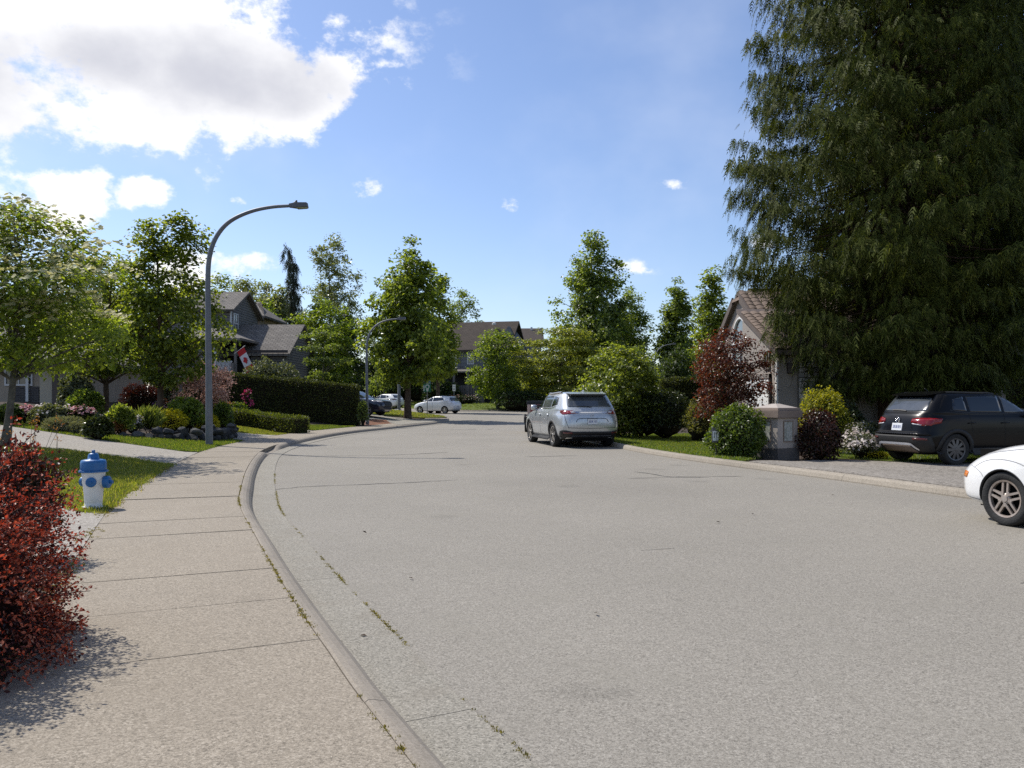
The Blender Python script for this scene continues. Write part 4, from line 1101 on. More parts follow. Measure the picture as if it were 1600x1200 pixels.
sp = MB(); sp.hexa([(-1.80,-.62,1.655),(-1.80,.62,1.655),(-2.12,.56,1.62),(-2.12,-.56,1.62)], [(-1.78,-.63,1.69),(-1.78,.63,1.69),(-2.13,.57,1.645),(-2.13,-.57,1.645)])
sp.build('spoiler', M_silver, cx.root, bevel=.012)
MB().box(-2.085,-2.05,-.56,.56,1.575,1.62).build('spoiler_shade', M_black_trim, cx.root)
cx.patch('tail_lamp', [(.42,1.055),(.85,1.005),(.875,1.08),(.85,1.13),(.60,1.115)], 'rear', M_red, off=.010, r=.02)
cx.patch('tail_lamp', [(-.42,1.055),(-.85,1.005),(-.875,1.08),(-.85,1.13),(-.60,1.115)], 'rear', M_red, off=.010, r=.02)
cx.patch('tail_lamp_wrap', [(-2.40,1.02),(-2.02,1.09),(-2.06,1.135),(-2.40,1.13)], 'L', M_red, off=.008, r=.02)
cx.patch('tail_lamp_wrap', [(-2.40,1.02),(-2.02,1.09),(-2.06,1.135),(-2.40,1.13)], 'R', M_red, off=.008, r=.02)
cx.mirror_ends('lamp_lens', [(.50,1.065),(.62,1.055),(.66,1.10),(.56,1.105)], 'rear', M_clear, off=.013, r=.01)
cx.strip('chrome_bar', [(-.66,1.075),(0,1.07),(.66,1.075)], 'rear', M_chrome, .028, .010)
cx.strip('tailgate_seam', [(-.80,1.12),(-.80,.86),(-.72,.60)], 'rear', M_seam, .010, .003)
cx.strip('tailgate_seam', [(.80,1.12),(.80,.86),(.72,.60)], 'rear', M_seam, .010, .003)
cx.strip('tailgate_seam', [(-.74,.62),(0,.60),(.74,.62)], 'rear', M_seam, .012, .003)
cx.strip('plate_recess', [(-.50,.79),(-.42,.885),(0,.90),(.42,.885),(.50,.79)], 'rear', M_seam, .018, .003)
cx.plate(0, .80, .31, .155, frame=M_black_trim, chars='ww wwww')
em = MB(); hx = cx.hit((0, .985), 'rear')[0].x
em.tube([(hx - .012, .055 * math.cos(t), .985 + .042 * math.sin(t)) for t in np.linspace(0, 6.283, 15)], .006, 5)
em.tube([(hx - .012, .05, 1.0), (hx - .012, .0, .965), (hx - .012, -.05, 1.0)], .006, 5)
em.build('emblem', M_chrome, cx.root, True, fix=False)
cx.patch('rear_bumper', [(-.88,.56),(-.89,.40),(-.80,.27),(.80,.27),(.89,.40),(.88,.56),(.60,.50),(-.60,.50)], 'rear', M_black_trim, off=.014, r=.03)
cx.both('bumper_corner', [(-2.0,.34),(-2.16,.52),(-2.30,.54),(-2.28,.40),(-2.1,.33)], M_black_trim, off=.012, r=.02)
cx.strip('bumper_trim', [(-.62,.385),(0,.385),(.62,.385)], 'rear', M_chrome, .022, .022)
cx.mirror_ends('reflector', [(.60,.44),(.84,.45),(.84,.49),(.62,.49)], 'rear', M_reddark, off=.022, r=.01)
cx.mirror_ends('tail_pipe', [(.55,.27),(.74,.27),(.74,.33),(.55,.33)], 'rear', M_chrome, off=.024, r=.02)
cx.strip('wiper', [(-.05,1.225),(.18,1.245),(.42,1.245)], 'rear', M_black_trim, .022, .02)
cx.mirrors(.72, 1.15, M_silver)
cx.mirror_ends('headlamp', [(.50,.82),(.93,.86),(.90,.93),(.55,.88)], 'front', M_clear, off=.006, r=.02)
cx.patch('grille', [(-.48,.50),(.48,.50),(.56,.80),(-.56,.80)], 'front', M_black_trim, off=.006, r=.06)
fin = MB(); fin.hexa([(-1.66,-.03,1.70),(-1.66,.03,1.70),(-1.40,.012,1.71),(-1.40,-.012,1.71)], [(-1.66,-.006,1.765),(-1.66,.006,1.765),(-1.60,.005,1.765),(-1.60,-.005,1.765)])
fin.build('antenna', M_silver, cx.root)

# ---- black compact SUV on the aggregate drive
h = np.array([.968, .25]); h /= np.linalg.norm(h); rt = np.array([h[1], -h[0]])
W0 = np.array([9.72, 17.55]); ctr = W0 - rt * .79 + h * 1.36
keysT = [(2.0,.26,-1.98,.28,.82,7),(2.16,.38,-2.15,.42,.89,7),(2.22,.60,-2.20,.60,.915,7),(2.22,.76,-2.16,.74,.92,6.5),(2.17,.92,-2.12,.95,.915,6),(2.02,1.02,-2.08,1.06,.90,5.5),
         (1.45,1.08,-2.04,1.12,.88,5.5),(.92,1.11,-1.98,1.18,.87,6),(.52,1.33,-1.84,1.36,.80,6.5),(.18,1.50,-1.70,1.51,.735,7),(-.06,1.575,-1.64,1.575,.68,7),(-.3,1.615,-1.5,1.62,.58,6),(-.55,1.632,-1.2,1.638,.34,4),(-.8,1.64,-.95,1.645,.06,2)]
ta = Car('parked_car', 'black SUV on the aggregate driveway with chrome ring on its tailgate', (ctr[0], ctr[1], .008), h, keysT, [(1.33, .345), (-1.36, .345)], .385, M_blackp)
ta.wheels(.35, .225, .245, 'ten', M_alloy_black, parts=10)
ta.arch_trim(M_cladding, .075)
ta.both('sill_cladding', [(-.93,.22),(.92,.22),(.92,.38),(-.93,.38)], M_cladding, off=.014, r=.02)
ta.both('side_window', [(.86,1.15),(-.04,1.16),(-.04,1.53),(.12,1.505),(.48,1.32)], M_glass2, off=.003)
ta.both('side_window', [(-.12,1.16),(-.98,1.18),(-.98,1.52),(-.12,1.535)], M_glass, off=.003)
ta.both('side_window', [(-1.06,1.185),(-1.42,1.22),(-1.36,1.46),(-1.06,1.515)], M_glass, off=.003)
for md in ('L', 'R'):
    ta.strip('window_trim', [(.9,1.125),(0,1.135),(-1.0,1.155),(-1.5,1.21)], md, M_black_trim, .02, .006)
    ta.strip('door_seam', [(-.08,1.13),(-.08,.8),(-.06,.40)], md, M_seam, .010, .002)
    ta.strip('door_seam', [(-1.02,1.14),(-.98,.90),(-.92,.62)], md, M_seam, .010, .002)
    ta.strip('body_crease', [(1.2,.985),(0,.985),(-1.3,.99),(-1.9,1.0)], md, M_blackp, .025, .006)
    for x in (-.2, -1.1):
        hh, nn = ta.hit((x, .93), md); sg = 1 if md == 'L' else -1
        MB().tube([(x + .03, hh.y, .925), (x + .05, hh.y + sg*.035, .93), (x + .20, hh.y + sg*.035, .935), (x + .22, hh.y, .935)], .014, 6).build('door_handle', M_blackp, ta.root, True, fix=False)
    sy = .63 if md == 'L' else -.63
    ta.strip('roof_rail', [(-1.42,sy),(-.6,sy * 1.05),(-.12,sy)], 'top', M_black_trim, .03, .022, thick=True)
ta.patch('rear_window', [(-.66,1.19),(.66,1.19),(.57,1.49),(-.57,1.49)], 'rear', M_glass2, off=.004, r=.05)
ta.patch('windscreen', [(-.68,1.16),(.68,1.16),(.58,1.53),(-.58,1.53)], 'front', M_glass, off=.004, r=.05)
sp = MB(); sp.hexa([(-1.52,-.60,1.575),(-1.52,.60,1.575),(-1.80,.55,1.535),(-1.80,-.55,1.535)], [(-1.5,-.61,1.615),(-1.5,.61,1.615),(-1.82,.56,1.565),(-1.82,-.56,1.565)])
sp.build('spoiler', M_blackp, ta.root, bevel=.012)
ta.mirror_ends('tail_lamp', [(.40,.93),(.81,.87),(.83,1.02),(.76,1.04),(.42,1.02)], 'rear', M_red, off=.010, r=.02)
ta.both('tail_lamp_wrap', [(-2.08,.86),(-1.74,.93),(-1.68,1.03),(-2.08,1.04)], M_red, off=.008, r=.02)
ta.mirror_ends('lamp_lens', [(.44,.90),(.74,.865),(.74,.895),(.44,.93)], 'rear', M_clear, off=.008, r=.008)
hx, nn = ta.hit((0, .985), 'rear'); hx = hx.x - .014
em = MB(); em.tube([(hx, .062 * math.cos(t), .985 + .062 * math.sin(t)) for t in np.linspace(0, 6.283, 21)], .007, 6)
em.tube([(hx, -.026, 1.036), (hx, 0, .985), (hx, .026, 1.036)], .006, 5); em.tube([(hx, -.052, 1.015), (hx, -.024, .935), (hx, 0, .98), (hx, .024, .935), (hx, .052, 1.015)], .006, 5)
em.build('emblem', M_chrome, ta.root, True, fix=False)
ta.plate(0, .83, .31, .155, chars='wwwwwww')
ta.strip('tailgate_seam', [(-.62,.735),(0,.725),(.62,.735)], 'rear', M_seam, .014, .003)
let = MB()
lx = ta.hit((0, .70), 'rear')[0].x - .012
for i in range(5): let.box(lx - .004, lx, -.09 + i * .038, -.064 + i * .038, .685, .71)          # small raised letters under the plate, too small to read
for i in range(3): let.box(lx - .004, lx, -.50 + i * .034, -.476 + i * .034, .685, .708)
tag(let.build('lettering', M_chrome, ta.root, fix=False), kind='stuff')
ta.patch('rear_bumper', [(-.84,.66),(-.84,.44),(-.76,.29),(.76,.29),(.84,.44),(.84,.66),(.5,.64),(-.5,.64)], 'rear', M_cladding, off=.016, r=.03)
ta.patch('bumper_shelf', [(-.84,.655),(.84,.655),(.82,.695),(-.82,.695)], 'rear', M_blackp, off=.03, r=.015)
ta.strip('skid_trim', [(-.60,.36),(-.50,.455),(-.42,.47),(0,.472),(.42,.47),(.50,.455),(.60,.36)], 'rear', M_clear, .045, .034)
ta.patch('skid_plate', [(-.50,.28),(.50,.28),(.44,.43),(-.44,.43)], 'rear', mat('brown_grey_skid', (.11,.085,.07), .5), off=.022, r=.02)
ta.mirror_ends('reflector', [(.54,.555),(.80,.56),(.80,.60),(.54,.60)], 'rear', M_reddark, off=.022, r=.008)
ta.strip('wiper', [(-.10,1.185),(.10,1.20),(.34,1.20)], 'rear', M_black_trim, .022, .02)
ta.mirrors(.62, 1.12, M_blackp)
ta.mirror_ends('headlamp', [(.48,.82),(.86,.84),(.84,.94),(.50,.92)], 'front', M_clear, off=.006, r=.02)
ta.patch('grille', [(-.46,.80),(.46,.80),(.46,.92),(-.46,.92)], 'front', M_black_trim, off=.006, r=.02)
MB().tube([(-1.30,0,1.63),(-1.40,0,1.70)], .01, 6).build('antenna', M_black_trim, ta.root, True, fix=False)

# ---- white compact parked at the near right kerb, its front just in view
a = R_(16); h = np.array([-math.sin(a), math.cos(a)]); lf = np.array([-h[1], h[0]])
W0 = np.array([5.66, 9.10]); ctr = W0 - lf * .76 - h * 1.27
keysF = [(1.88,.19,-1.86,.24,.76,6),(2.03,.27,-2.02,.36,.82,6),(2.08,.42,-2.10,.50,.845,5.5),(2.08,.55,-2.12,.64,.85,5.2),(2.02,.655,-2.08,.80,.85,4.6),(1.86,.765,-2.05,.90,.845,4.2),(1.50,.885,-2.0,.95,.835,4.6),
         (1.10,.955,-1.95,.99,.825,5),(.86,.99,-1.88,1.0,.82,5.5),(.45,1.18,-1.55,1.18,.74,6),(.12,1.33,-1.25,1.33,.67,6.5),(-.12,1.395,-1.05,1.395,.60,6),(-.3,1.42,-.8,1.42,.36,4),(-.45,1.428,-.65,1.428,.06,2)]
fo = Car('parked_car', 'white compact car at the near kerb with dusty five-spoke wheel', (ctr[0], ctr[1], 0), h, keysF, [(1.27, .305), (-1.34, .305)], .345, M_white, nx=150)
fo.wheels(.31, .205, .215, 'double', M_alloy_dirty, inset=.035)
fo.arch_trim(M_black_trim, .0, off=.004)
fo.both('side_window', [(.70,1.0),(-.22,1.0),(-.22,1.34),(.05,1.31),(.42,1.14)], M_glass, off=.003)
fo.both('side_window', [(-.30,1.0),(-1.15,1.02),(-1.05,1.30),(-.30,1.34)], M_glass, off=.003)
for md in ('L', 'R'):
    sg = 1 if md == 'L' else -1
    fo.strip('bumper_seam', [(2.0,.645),(1.80,.648),(1.62,.60),(1.55,.54)], md, M_seam_w, .009, .002)
    fo.strip('bumper_seam', [(1.98,.285),(1.80,.27),(1.60,.255)], md, M_seam_w, .009, .002)
    fo.strip('bonnet_seam', [(1.80,.775),(1.45,.83),(1.0,.895),(.80,.92)], md, M_seam_w, .010, .003)
    fo.strip('arch_crease', [(1.72,.64),(1.58,.715),(1.36,.755),(1.10,.74),(.92,.68),(.82,.61)], md, M_seam_w, .010, .002)
    fo.strip('door_seam', [(.78,.93),(.72,.7),(.70,.30)], md, M_seam_w, .010, .002)
    fo.strip('door_seam', [(-.26,.97),(-.26,.7),(-.24,.30)], md, M_seam_w, .010, .002)
    fo.patch('side_marker', [(1.965,.505),(1.845,.505),(1.815,.575),(1.94,.580)], md, M_amber, off=.006, r=.012)
    fo.patch('door_handle', [(.0,.83),(-.16,.83),(-.16,.855),(.0,.855)], md, M_white, off=.02, r=.01)
fo.mirror_ends('headlamp', [(.20,.64),(.46,.65),(.44,.71),(.22,.70)], 'front', M_clear, off=.004, r=.02)
fo.patch('grille', [(-.30,.34),(.30,.34),(.34,.46),(-.34,.46)], 'front', M_black_trim, off=.004, r=.03)
fo.patch('windscreen', [(-.62,1.0),(.62,1.0),(.52,1.34),(-.52,1.34)], 'front', M_glass, off=.003, r=.05)
fo.patch('rear_window', [(-.58,1.03),(.58,1.03),(.48,1.32),(-.48,1.32)], 'rear', M_glass, off=.003, r=.05)
fo.mirror_ends('tail_lamp', [(.60,.78),(.80,.78),(.78,1.0),(.64,1.0)], 'rear', M_red, off=.005, r=.02)
fo.mirrors(.62, .98, M_white)
mf = MB()
for sg in (1, -1): mf.box(.86, .89, sg*.60 if sg > 0 else -.80, .80 if sg > 0 else -.60, .17, .40)
mf.build('mud_flap', M_black_trim, fo.root)

# ---- white hatchback and white crossover on the branch street, simpler: they are small in view
def small_car(name, label, loc, h, keys, wb, R, mp, glass, rim=M_alloy, rear=None, pitch=0.0):
    c = Car(name, label, loc, h, keys, [(wb / 2, R - .01), (-wb / 2, R - .01)], R + .045, mp, nx=80, pitch=pitch)
    c.wheels(R, .21, R * .68, 'ten', rim, parts=5)
    c.arch_trim(M_well if mp is not M_navy else M_black_trim, .012, off=.003)
    for poly in glass: c.both('side_window', poly, M_glass, off=.004)
    zt = keys[-4][1]; zb = keys[7][1] + .05
    c.patch('windscreen', [(-.66, zb), (.66, zb), (.54, zt - .06), (-.54, zt - .06)], 'front', M_glass, off=.004, r=.05)
    for md in ('L', 'R'):
        c.strip('door_seam', [(-.05, keys[7][1]), (-.05, .34)], md, M_seam, .012, .003); c.strip('door_seam', [(.85, keys[7][1]), (.86, .36)], md, M_seam, .012, .003)
    c.mirrors(.70, keys[7][1] + .02, mp)
    return c
keysL = [(1.98,.22,-1.98,.26,.80,6),(2.14,.34,-2.14,.40,.86,6),(2.22,.52,-2.20,.58,.882,5.5),(2.20,.66,-2.22,.76,.885,5),(2.08,.80,-2.16,.94,.88,4.6),(1.78,.90,-2.02,1.05,.87,4.8),(1.45,.97,-1.93,1.12,.86,5),
         (1.10,1.03,-1.88,1.16,.84,5.5),(.62,1.26,-1.74,1.30,.75,6),(.25,1.42,-1.66,1.42,.68,6.5),(-.05,1.49,-1.62,1.485,.62,6),(-.3,1.525,-1.45,1.515,.52,6),(-.5,1.545,-1.1,1.54,.32,4),(-.7,1.55,-.9,1.55,.06,2)]
ha = R_(207); hL = np.array([-.86, .51])
pl = at(684, 71.0)
lf_ = small_car('parked_car', 'white hatchback with teardrop side windows behind the tree on the corner lawn', (pl[0], pl[1], .013 * (pl[1] - 48)), hL, keysL, 2.70, .315, M_white2,
    [[(1.0,1.06),(.0,1.07),(.0,1.44),(.22,1.40),(.62,1.22)], [(-.07,1.07),(-1.28,1.16),(-1.02,1.40),(-.07,1.45)]])
lf_.patch('rear_window', [(-.62,1.10),(.62,1.10),(.52,1.42),(-.52,1.42)], 'rear', M_glass, off=.004, r=.04)
lf_.mirror_ends('tail_lamp', [(.66,.84),(.80,.84),(.66,1.36),(.58,1.36)], 'rear', M_clear, off=.006, r=.02)
lf_.plate(0, .62, .31, .155)
keysN = [(2.05,.24,-2.05,.28,.84,6.5),(2.24,.36,-2.24,.42,.90,6.5),(2.32,.58,-2.30,.62,.92,6),(2.30,.76,-2.31,.80,.925,5.5),(2.20,.90,-2.27,.98,.915,5.2),(1.9,.99,-2.22,1.07,.90,5.2),(1.5,1.04,-2.18,1.13,.885,5.5),
         (1.05,1.09,-2.12,1.18,.87,6),(.6,1.32,-1.90,1.36,.79,6.5),(.25,1.49,-1.70,1.50,.72,7),(0,1.57,-1.6,1.575,.65,7),(-.3,1.61,-1.45,1.61,.55,6),(-.5,1.63,-1.2,1.63,.33,4),(-.75,1.64,-.95,1.64,.06,2)]
pn = at(602, 88.0)
nx_ = small_car('parked_car', 'white crossover beyond the corner lawn, farthest parked vehicle', (pn[0], pn[1], .013 * (pn[1] - 48) + .02), np.array([-.80, .60]), keysN, 2.66, .36, M_white,
    [[(.95,1.12),(.0,1.13),(.0,1.53),(.2,1.49),(.58,1.31)], [(-.07,1.13),(-.98,1.17),(-.85,1.50),(-.07,1.54)], [(-1.04,1.19),(-1.45,1.28),(-1.1,1.46),(-.95,1.48)]])
nx_.patch('rear_window', [(-.66,1.2),(.66,1.2),(.54,1.5),(-.54,1.5)], 'rear', M_glass, off=.004, r=.04)
nx_.mirror_ends('tail_lamp', [(.42,1.0),(.88,.97),(.9,1.06),(.6,1.08)], 'rear', M_reddark, off=.008, r=.02)
nx_.plate(0, .80, .31, .155)
pd = at(566, 50.0)
dk = small_car('parked_car', 'dark navy SUV nosing out of the driveway beside the tall hedge', (pd[0] - .5, pd[1] + .4, H1(pd[0], pd[1]) + .02), np.array([.87, -.30]) / np.hypot(.87, .30), keysN, 2.66, .37, M_navy,
    [[(.95,1.12),(.0,1.13),(.0,1.53),(.2,1.49),(.58,1.31)], [(-.07,1.13),(-.98,1.17),(-.85,1.50),(-.07,1.54)]], M_alloy_dirty)
dk.mirror_ends('headlamp', [(.50,.86),(.88,.88),(.86,.96),(.52,.93)], 'front', M_clear, off=.006, r=.02)
dk.patch('grille', [(-.45,.55),(.45,.55),(.48,.9),(-.48,.9)], 'front', M_black_trim, off=.006, r=.03)
dk.both('tail_lamp', [(-2.25,1.0),(-2.0,1.03),(-2.0,1.1),(-2.25,1.1)], M_red, off=.006, r=.02)

# ---- covered trailer ahead of the silver SUV, only its rear left corner shows
ap = R_(-2); hp = np.array([-math.sin(ap), math.cos(ap)]); lfp = np.array([-hp[1], hp[0]])
corner = np.array([.66, 35.0]); cp = corner - lfp * .95 + hp * 1.5
pk = thing('covered_trailer', 'black-covered trailer with red tail board, half hidden ahead of the silver SUV', 'trailer', (cp[0], cp[1], 0), math.atan2(hp[1], hp[0]))
M_bedside = paint('two_tone_paint', (.42,.33,.32), .3, .35)
mb = MB(); mb.hexa([(-1.46,-.92,.60),(1.4,-.92,.60),(1.4,.92,.60),(-1.46,.92,.60)], [(-1.50,-.94,1.28),(1.4,-.94,1.28),(1.4,.94,1.28),(-1.50,.94,1.28)]); mb.build('box', M_bedside, pk, bevel=.03)
mb = MB(); mb.hexa([(-1.56,-.98,1.285),(1.44,-.98,1.285),(1.44,.98,1.285),(-1.56,.98,1.285)], [(-1.53,-.94,1.42),(1.42,-.94,1.42),(1.42,.94,1.42),(-1.53,.94,1.42)]); mb.build('cover', M_black_trim, pk, bevel=.02)
mb = MB(); mb.box(-1.53,-1.48,-.56,.56,.64,1.26); mb.build('tail_board', M_maroon, pk, bevel=.012)
for sg in (1, -1):
    mb = MB(); mb.box(-1.535, -1.47, *(sorted((sg*.60, sg*.80))), .76, 1.25); mb.build('tail_lamp', M_red, pk, bevel=.012)
    mb = MB(); mb.tube([(-.55, sg*1.06, .42), (-.5, sg*1.06, .66), (-.3, sg*1.06, .78), (.1, sg*1.06, .78), (.3, sg*1.06, .66), (.35, sg*1.06, .42)], .05, 6); mb.box(-.4, .2, *(sorted((sg*.93, sg*1.06))), .74, .80); mb.build('mud_guard', M_black_trim, pk)
mb = MB(); mb.box(-1.58,-1.42,-.94,.94,.46,.60); mb.build('rear_beam', M_black_trim, pk, bevel=.02)
mb = MB(); mb.tube([(1.3,-.5,.5),(2.5,0,.46)], .04, 6); mb.tube([(1.3,.5,.5),(2.5,0,.46)], .04, 6); mb.tube([(2.3,0,.5),(2.3,0,.03)], .03, 6); mb.build('drawbar', M_black_trim, pk)
class _P: pass
pw = _P(); pw.arch = [(-.1, .34)]; pw.W = 1.10; pw.root = pk
Car.wheels(pw, .34, .2, .2, 'ten', M_alloy, parts=6)
MB().box(-1.3, 1.3, -.8, .8, .40, .599).build('underbody', M_well, pk)

# ------------------------------------------------------------------ houses
M_siding = rows_mat('lap_siding', (.175,.168,.160), (.19,.182,.172), 30, .16, (.06,.057,.054), .018, .8, .6)
M_siding_b = rows_mat('lap_siding_blue', (.20,.205,.215), (.215,.22,.23), 30, .17, (.09,.09,.095), .018, .8, .5)
M_shingle = rows_mat('roof_shingle', (.155,.140,.125), (.215,.195,.172), .33, .17, (.075,.068,.06), .02, .95, .5, 'XY')
M_shingle_b = rows_mat('brown_roof_shingle', (.060,.048,.040), (.078,.063,.052), .4, .19, (.04,.032,.027), .02, .95, .4, 'XY')
M_tan = mat('tan_stucco', (.40,.335,.26), .9, (.36,.30,.23), 3, 5, .2, 60, spec=.2)
M_beige = mat('beige_panel', (.50,.44,.33), .7, (.46,.40,.30), 2, 3)
M_taupe = mat('taupe_stucco', (.30,.265,.235), .9, (.265,.235,.208), 2.5, 5, .25, 70, spec=.2)
M_trimw = mat('white_trim', (.66,.65,.63), .55)
M_trimd = mat('dark_trim', (.055,.045,.040), .6)
M_trimb = mat('brown_trim', (.10,.075,.06), .65)
M_fascia = mat('grey_fascia', (.17,.15,.135), .7)
M_brickd = rows_mat('dark_brick', (.055,.05,.05), (.085,.075,.072), .22, .075, (.12,.115,.11), .012, .9, .4)
M_pane = mat('window_pane', (.045,.055,.062), .05, (.10,.115,.125), .6, 3, spec=.9)
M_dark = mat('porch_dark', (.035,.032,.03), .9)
M_gdoor = mat('garage_door_white', (.70,.70,.69), .5, (.64,.64,.63), 2, 3)
M_tile = speckle('roof_tile', [(.13,.095,.075),(.19,.142,.112),(.25,.19,.15)], (.75,1.2), 40, .9, .15, stain=(.16,.13,.11), stain_scale=.9)
M_stone = [mat('veneer_stone', c, .92, tuple(x * 1.5 for x in c), 9, 5, .6, 25, spec=.2) for c in ((.27,.26,.245), (.36,.335,.30), (.20,.195,.195), (.42,.39,.35))]
M_mortar = mat('mortar', (.14,.13,.12), .95)

def window(parent, c, w, h, face, m_frame=M_trimw, bars=(1, 1), depth=.06, fw=.07, arch=False):
    """framed window on a wall; c its centre on the wall face; face one of -x +x -y +y"""
    c = np.array(c, float); ax, sg = 'xy'.index(face[1]), (1 if face[0] == '+' else -1)
    def B(u0, u1, z0, z1, d0, d1):
        a, b = sorted((c[ax] + sg * d0, c[ax] + sg * d1)); o = 1 - ax
        u = sorted((c[o] + u0, c[o] + u1)); r = [0] * 4
        return (a, b, u[0], u[1], c[2] + z0, c[2] + z1) if ax == 0 else (u[0], u[1], a, b, c[2] + z0, c[2] + z1)
    fr = MB()
    if not arch:
        fr.box(*B(-w/2, w/2, -h/2, -h/2 + fw, 0, depth)).box(*B(-w/2, w/2, h/2 - fw, h/2, 0, depth))
        fr.box(*B(-w/2, -w/2 + fw, -h/2 + fw, h/2 - fw, 0, depth)).box(*B(w/2 - fw, w/2, -h/2 + fw, h/2 - fw, 0, depth))
        for i in range(1, bars[0] + 1):
            x = -w/2 + w * i / (bars[0] + 1); fr.box(*B(x - .022, x + .022, -h/2 + fw, h/2 - fw, .002, depth * .8))
        for i in range(1, bars[1] + 1):
            z = -h/2 + h * i / (bars[1] + 1); fr.box(*B(-w/2 + fw, w/2 - fw, z - .022, z + .022, .003, depth * .75))
    o = fr.build('window', m_frame, parent, origin=parent.location)
    pn = MB().box(*B(-w/2 + fw * .6, w/2 - fw * .6, -h/2 + fw * .6, h/2 - fw * .6, .006, .02)); q = pn.build('pane', M_pane, o, origin=parent.location)
    return o
def gable_roof(parent, x0, x1, y0, y1, ze, zr, m, over=.4, axis='x', thick=.14, name='roof'):
    mb = MB()
    if axis == 'x':
        ym = (y0 + y1) / 2; s = (zr - ze) / (ym - y0)
        for sg, ye in ((1, y0), (-1, y1)):
            e = ye - sg * over; z = ze - s * over
            mb.hexa([(x0-over, e, z-thick), (x1+over, e, z-thick), (x1+over, ym, zr-thick), (x0-over, ym, zr-thick)], [(x0-over, e, z), (x1+over, e, z), (x1+over, ym, zr), (x0-over, ym, zr)])
    else:
        xm = (x0 + x1) / 2; s = (zr - ze) / (xm - x0)
        for sg, xe in ((1, x0), (-1, x1)):
            e = xe - sg * over; z = ze - s * over
            mb.hexa([(e, y0-over, z-thick), (xm, y0-over, zr-thick), (xm, y1+over, zr-thick), (e, y1+over, z-thick)], [(e, y0-over, z), (xm, y0-over, zr), (xm, y1+over, zr), (e, y1+over, z)])
    return mb.build(name, m, parent, origin=parent.location)
def hip_roof(parent, x0, x1, y0, y1, ze, zr, m, over=.45, inset=None, thick=.14, name='roof'):
    x0 -= over; x1 += over; y0 -= over; y1 += over; i = inset or (y1 - y0) / 2; ym = (y0 + y1) / 2
    mb = MB(); low = [(x0,y0,ze-thick),(x1,y0,ze-thick),(x1,y1,ze-thick),(x0,y1,ze-thick)]; mid = [(x0,y0,ze),(x1,y0,ze),(x1,y1,ze),(x0,y1,ze)]
    mb.add(low + mid + [(x0+i, ym, zr), (x1-i, ym, zr)], [(3,2,1,0),(0,1,5,4),(1,2,6,5),(2,3,7,6),(3,0,4,7),(4,5,9,8),(5,6,9),(6,7,8,9),(7,4,8)])
    return mb.build(name, m, parent, origin=parent.location)
def gable_wall(mb, x0, x1, y0, y1, z0, ze, zr, axis='x', m=0):
    """box with gable ends"""
    mb.box(x0, x1, y0, y1, z0, ze, m)
    if axis == 'x':
        ym = (y0 + y1) / 2
        mb.hexa([(x0, y0, ze), (x0, y1, ze), (x0, ym, zr)], [(x1, y0, ze), (x1, y1, ze), (x1, ym, zr)], m)
    else:
        xm = (x0 + x1) / 2
        mb.hexa([(x0, y0, ze), (x1, y0, ze), (xm, y0, zr)], [(x0, y1, ze), (x1, y1, ze), (xm, y1, zr)], m)
    return mb

# ---- grey house with the flag, behind the tall hedge
gy = 50.0; g0 = 1.0
def UX(u, Y): return (u - 800) / F * Y
ha_ = thing('house', 'grey lap-sided house with a red and white flag at its porch', 'house', (UX(380, gy), gy, g0))
w = MB(); gable_wall(w, UX(392, 50), UX(448, 50), 50, 56.5, g0 - .4, ZV(547, 50), ZV(508, 53.25))
w.build('wall', M_siding, ha_, origin=ha_.location)
gable_roof(ha_, UX(352, 50), UX(445, 50), 50, 56.5, ZV(547, 50), ZV(507, 53.25), M_shingle, .42)
w = MB().box(UX(368, 50), UX(453, 50), 49.48, 49.56, ZV(551, 49.5), ZV(547, 49.5)); w.build('gutter', M_trimd, ha_, origin=ha_.location)
x0, x1 = UX(268, 52), UX(366, 52)
w = MB(); gable_wall(w, x0, x1, 51.2, 56.8, g0 - .4, ZV(481, 51.2), ZV(457, 54)); w.build('wall', M_siding, ha_, origin=ha_.location)
gable_roof(ha_, x0, x1, 51.2, 56.8, ZV(480, 51.2), ZV(456, 54), M_shingle, .35)
w = MB().box(x1 + .004, x1 + .05, 51.2, 51.45, g0 + 1, ZV(483, 51.2)); w.build('corner_board', M_trimw, ha_, origin=ha_.location)
window(ha_, (x1, 52.2, ZV(505, 52)), .9, 1.3, '+x')
window(ha_, (UX(300, 51.2), 51.2, ZV(505, 51.2)), 1.3, 1.2, '-y')
xb0, xb1 = UX(368, 58), UX(406, 58)
w = MB().box(xb0, xb1, 58, 63, g0, ZV(497, 58)); w.build('wall', M_tan, ha_, origin=ha_.location)
hip_roof(ha_, xb0, xb1, 58, 63, ZV(494, 58), ZV(472, 60.5), M_shingle, .5, inset=1.6)
window(ha_, (UX(392, 58), 58, ZV(503, 58)), .75, .75, '-y')
# porch wing
px0, px1 = UX(262, 48), UX(372, 48)
w = MB().box(px0, UX(331, 48), 48.3, 51.2, g0 - .4, ZV(531, 48)); w.build('wall', M_siding, ha_, origin=ha_.location)
hip_roof(ha_, px0, px1, 47.9, 53.2, ZV(529, 48), ZV(511, 50.5), M_shingle, .35, inset=2.4)
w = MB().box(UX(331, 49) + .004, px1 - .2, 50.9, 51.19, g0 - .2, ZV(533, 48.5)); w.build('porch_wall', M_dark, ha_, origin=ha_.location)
for u in (335, 367):
    w = MB().box(UX(u, 48) - .07, UX(u, 48) + .07, 48.05, 48.19, g0 + .3, ZV(531.5, 48)); w.build('porch_post', M_trimw if u == 335 else M_fascia, ha_, origin=ha_.location)
rl = MB().box(UX(335, 48) + .08, UX(362, 48), 48.08, 48.14, ZV(565, 48), ZV(563.6, 48))
o_r = rl.build('porch_railing', M_trimw, ha_, origin=ha_.location)
